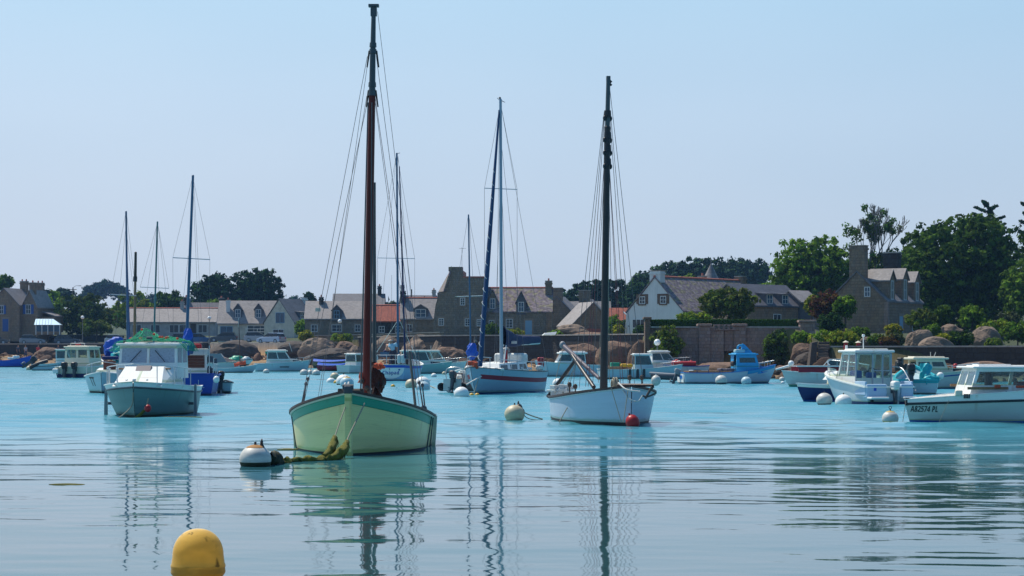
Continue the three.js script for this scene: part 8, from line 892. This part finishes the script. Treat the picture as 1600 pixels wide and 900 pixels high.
// ------------------------------------------------------------------ people
function person(label, o) { // pose: joints in metres, x to the person's left in view, y up, z towards us
  const r = thing('person', label, 'person', o.at, o.turn ?? 0), J = o.j, skinM = M.skin, hmat = o.hair ?? M.hair;
  const field = (bones, cell, lo, hi, grow = 0) => { const N = 44, size = Math.max(hi.x - lo.x, hi.y - lo.y, hi.z - lo.z) / 2 * 1.08, c = lo.clone().add(hi).multiplyScalar(0.5), mc = new MarchingCubes(N, skinM, false, false, 120000); mc.isolation = 0; for (let k = 0; k < N; k++) for (let j = 0; j < N; j++) for (let i = 0; i < N; i++) { const q = V((i - N / 2) / (N / 2), (j - N / 2) / (N / 2), (k - N / 2) / (N / 2)).multiplyScalar(size).add(c); let acc = 0; for (const [a, b, ra, rb] of bones) { const ab = b.clone().sub(a), t = clamp(q.clone().sub(a).dot(ab) / Math.max(ab.lengthSq(), 1e-6), 0, 1), ds = q.distanceTo(a.clone().addScaledVector(ab, t)) - lerp(ra, rb, t) - grow; acc += Math.exp(-ds * 40); } mc.field[i + j * N + k * N * N] = Math.log(Math.max(acc, 1e-30)) / 40; } mc.update(); const n = mc.count ?? mc.geometry.drawRange.count, p = new Float32Array(mc.positionArray.slice(0, n * 3)), nn = new Float32Array(mc.normalArray.slice(0, n * 3)); for (let i = 0; i < n; i++) { p[3 * i] = p[3 * i] * size + c.x; p[3 * i + 1] = p[3 * i + 1] * size + c.y; p[3 * i + 2] = p[3 * i + 2] * size + c.z; } const g = new THREE.BufferGeometry(); g.setAttribute('position', new THREE.BufferAttribute(p, 3)); g.computeVertexNormals(); return g; };
  const v = (a) => V(...a), B_ = [[v(J.hip), v(J.chest), 0.135, 0.15], [v(J.chest), v(J.neck), 0.13, 0.06], [v(J.neck), v(J.head), 0.055, 0.06], [v(J.head), v(J.head).add(V(0, 0.1, 0.01)), 0.085, 0.09]], arms = [], legB = [];
  for (const s of ['l', 'r']) { arms.push([v(J.sh[s]), v(J.el[s]), 0.055, 0.042], [v(J.el[s]), v(J.ha[s]), 0.04, 0.028], [v(J.chest), v(J.sh[s]), 0.1, 0.06]); legB.push([v(J.hp[s]), v(J.kn[s]), 0.095, 0.062], [v(J.kn[s]), v(J.an[s]), 0.058, 0.038], [v(J.an[s]), v(J.an[s]).add(V(0, -0.04, 0.15)), 0.04, 0.03], [v(J.hip), v(J.hp[s]), 0.12, 0.1]); }
  const all = [...B_, ...arms, ...legB], lo = V(9, 9, 9), hi = V(-9, -9, -9); for (const [a, b] of all) { lo.min(a).min(b); hi.max(a).max(b); } lo.subScalar(0.2); hi.addScalar(0.2);
  const body = bag(); body.add(field(all, 0, lo, hi)); const hd = v(J.head).add(V(0, 0.05, 0)), fz = o.face ?? V(0, 0, 1), sx = V(fz.z, 0, -fz.x); // nose, ears, fingers joined to the body
  body.sph(...hd.clone().addScaledVector(fz, 0.1).add(V(0, -0.01, 0)).toArray(), 0.018, 1.5, 1, 1, 6, 5); for (const s of [-1, 1]) body.sph(...hd.clone().addScaledVector(sx, s * 0.088).toArray(), 0.022, 1.5, 0.6, 1, 6, 5);
  for (const s of ['l', 'r']) { const h = v(J.ha[s]), dr = h.clone().sub(v(J.el[s])).normalize(), sd = V(dr.y, -dr.x, 0).normalize(); body.bar(h, h.clone().addScaledVector(dr, 0.09), 0.03, 0.032, 6); for (let i = 0; i < 4; i++) { const k = h.clone().addScaledVector(dr, 0.085).addScaledVector(sd, (i - 1.5) * 0.019); body.bar(k, k.clone().addScaledVector(dr, 0.07 - 0.012 * Math.abs(i - 1.2)).add(V(0, -0.01, 0.012)), 0.009, 0.007, 5); } body.bar(h.clone().addScaledVector(sd, 0.028), h.clone().addScaledVector(sd, 0.06).addScaledVector(dr, 0.05), 0.01, 0.008, 5); }
  body.build('body', skinM, r);
  const hr = bag(); hr.sph(...hd.clone().addScaledVector(fz, -0.015).add(V(0, 0.045, 0)).toArray(), 0.102, 0.85, 1, 1.02, 14, 10); if (o.hat) hr.add(new THREE.CylinderGeometry(0.16, 0.17, 0.02, 18), new THREE.Matrix4().makeTranslation(...hd.clone().addScaledVector(fz, 0.05).add(V(0, 0.06, 0)).toArray())); hr.build(o.hat ? 'cap' : 'hair', o.hat ?? hmat, r);
  for (const [nm, mat, which, grow] of o.clothes) { const bones = which === 'top' ? [B_[0], [v(J.chest), v(J.neck).lerp(v(J.chest), 0.35), 0.13, 0.09], ...['l', 'r'].flatMap((s) => [[v(J.sh[s]), v(J.sh[s]).lerp(v(J.el[s]), 0.6), 0.06, 0.05], [v(J.chest), v(J.sh[s]), 0.1, 0.06]])] : which === 'shorts' ? ['l', 'r'].flatMap((s) => [[v(J.hip), v(J.hp[s]), 0.13, 0.11], [v(J.hp[s]), v(J.hp[s]).lerp(v(J.kn[s]), 0.7), 0.1, 0.085]]) : ['l', 'r'].flatMap((s) => [[v(J.hip), v(J.hp[s]), 0.13, 0.11], [v(J.hp[s]), v(J.kn[s]), 0.1, 0.07], [v(J.kn[s]), v(J.an[s]), 0.068, 0.055]]); const l2 = V(9, 9, 9), h2 = V(-9, -9, -9); for (const [a, b] of bones) { l2.min(a).min(b); h2.max(a).max(b); } l2.subScalar(0.2); h2.addScalar(0.2); const c = bag(); c.add(field(bones, 0, l2, h2, grow ?? 0.015)); c.build(nm, mat, r); }
  return r;
}
const standing = (k = 0) => ({ hip: [0, 0.95, 0], chest: [0.02 * k, 1.28, 0.02], neck: [0.03 * k, 1.47, 0], head: [0.04 * k, 1.6, 0.02], sh: { l: [0.19, 1.4, 0], r: [-0.19, 1.4, 0] }, el: { l: [0.25, 1.12, 0.02], r: [-0.25, 1.12, 0.02] }, ha: { l: [0.25, 0.88, 0.1], r: [-0.24, 0.88, 0.1] }, hp: { l: [0.1, 0.9, 0], r: [-0.1, 0.9, 0] }, kn: { l: [0.12 + 0.02 * k, 0.5, 0.04], r: [-0.11, 0.5, 0.02] }, an: { l: [0.13, 0.08, -0.03 - 0.08 * k], r: [-0.12, 0.08, 0.03 + 0.06 * k] } });
const bend = { hip: [0, 0.92, 0], chest: [0.14, 1.22, 0.06], neck: [0.22, 1.38, 0.1], head: [0.29, 1.45, 0.13], sh: { l: [0.3, 1.27, 0.1], r: [0.02, 1.34, 0.02] }, el: { l: [0.44, 1.08, 0.16], r: [0.2, 1.06, 0.16] }, ha: { l: [0.58, 1.0, 0.2], r: [0.42, 0.98, 0.24] }, hp: { l: [0.1, 0.88, 0], r: [-0.1, 0.88, 0] }, kn: { l: [0.12, 0.48, 0.06], r: [-0.12, 0.48, 0.02] }, an: { l: [0.12, 0.08, -0.02], r: [-0.14, 0.08, 0] } };
person('bare-chested person in dark shorts bending forward aboard the named sloop', { at: V(X(604, 129.8), 1.02, -129.8), j: bend, face: V(0.8, -0.3, 0.5), clothes: [['shorts', M0(C(0.015, 0.02, 0.08), 0.85), 'shorts']] });
person('person in white cap and light blue top standing aboard the named sloop', { at: V(X(614, 129.4), 1.02, -129.4), j: { ...standing(1), chest: [-0.06, 1.24, 0.05], neck: [-0.1, 1.42, 0.06], head: [-0.14, 1.52, 0.1], ha: { l: [0.3, 0.95, 0.2], r: [-0.2, 1.05, 0.28] }, el: { l: [0.28, 1.14, 0.05], r: [-0.28, 1.12, 0.1] } }, hat: M.white, clothes: [['shirt', M0(C(0.3, 0.5, 0.62), 0.85), 'top'], ['trousers', M0(C(0.03, 0.035, 0.06), 0.9), 'long']] });
for (const [px, d, lbl, top, bot, k, t] of [[28, 289, 'person in dark clothes walking on the beach at left, first from the left edge', [0.05, 0.07, 0.11], [0.03, 0.04, 0.06], 1, 0.9], [40, 288, 'person in pale top and blue trousers, second from the left edge on the beach', [0.34, 0.37, 0.42], [0.05, 0.07, 0.14], -1, 0.9], [59.5, 288, 'person in bright red top and dark shorts on the left beach', [0.5, 0.03, 0.05], [0.03, 0.03, 0.04], 1, 0.6], [91, 287, 'person in dark blue clothes by the rock behind the grey cuddy boat', [0.03, 0.04, 0.07], [0.02, 0.03, 0.05], 0, 0.2]]) person(lbl, { at: V(X(px, d), groundY(px, d) + 0.05, -d), turn: t, j: standing(k), clothes: [['shirt', M0(C(...top), 0.9), 'top'], ['trousers', M0(C(...bot), 0.9), k === 1 && px > 50 ? 'shorts' : 'long']] });
for (const [px, top, bot, mat, l] of [[1321.5, 535, 552, M.red, 'short red post with pale cap on the sea wall behind the pilothouse boat'], [1341, 543, 552, M.red, 'small red marker on the sea wall behind the pilothouse roof']]) { const d = 150, b = bag(), r = thing('marker_post', l, 'post', V(X(px, d), 2.2, -d)), h = Math.max(0.4, Y(top, d) - 2.2); b.bar(V(0, -0.5, 0), V(0, h, 0), 0.16, 0.15, 12); b.build('post', mat, r); const c = bag(); c.add(new THREE.ConeGeometry(0.26, 0.16, 12), new THREE.Matrix4().makeTranslation(0, h + 0.08, 0)); c.build('cap', M.cream, r); }

renderer.render(scene, camera);
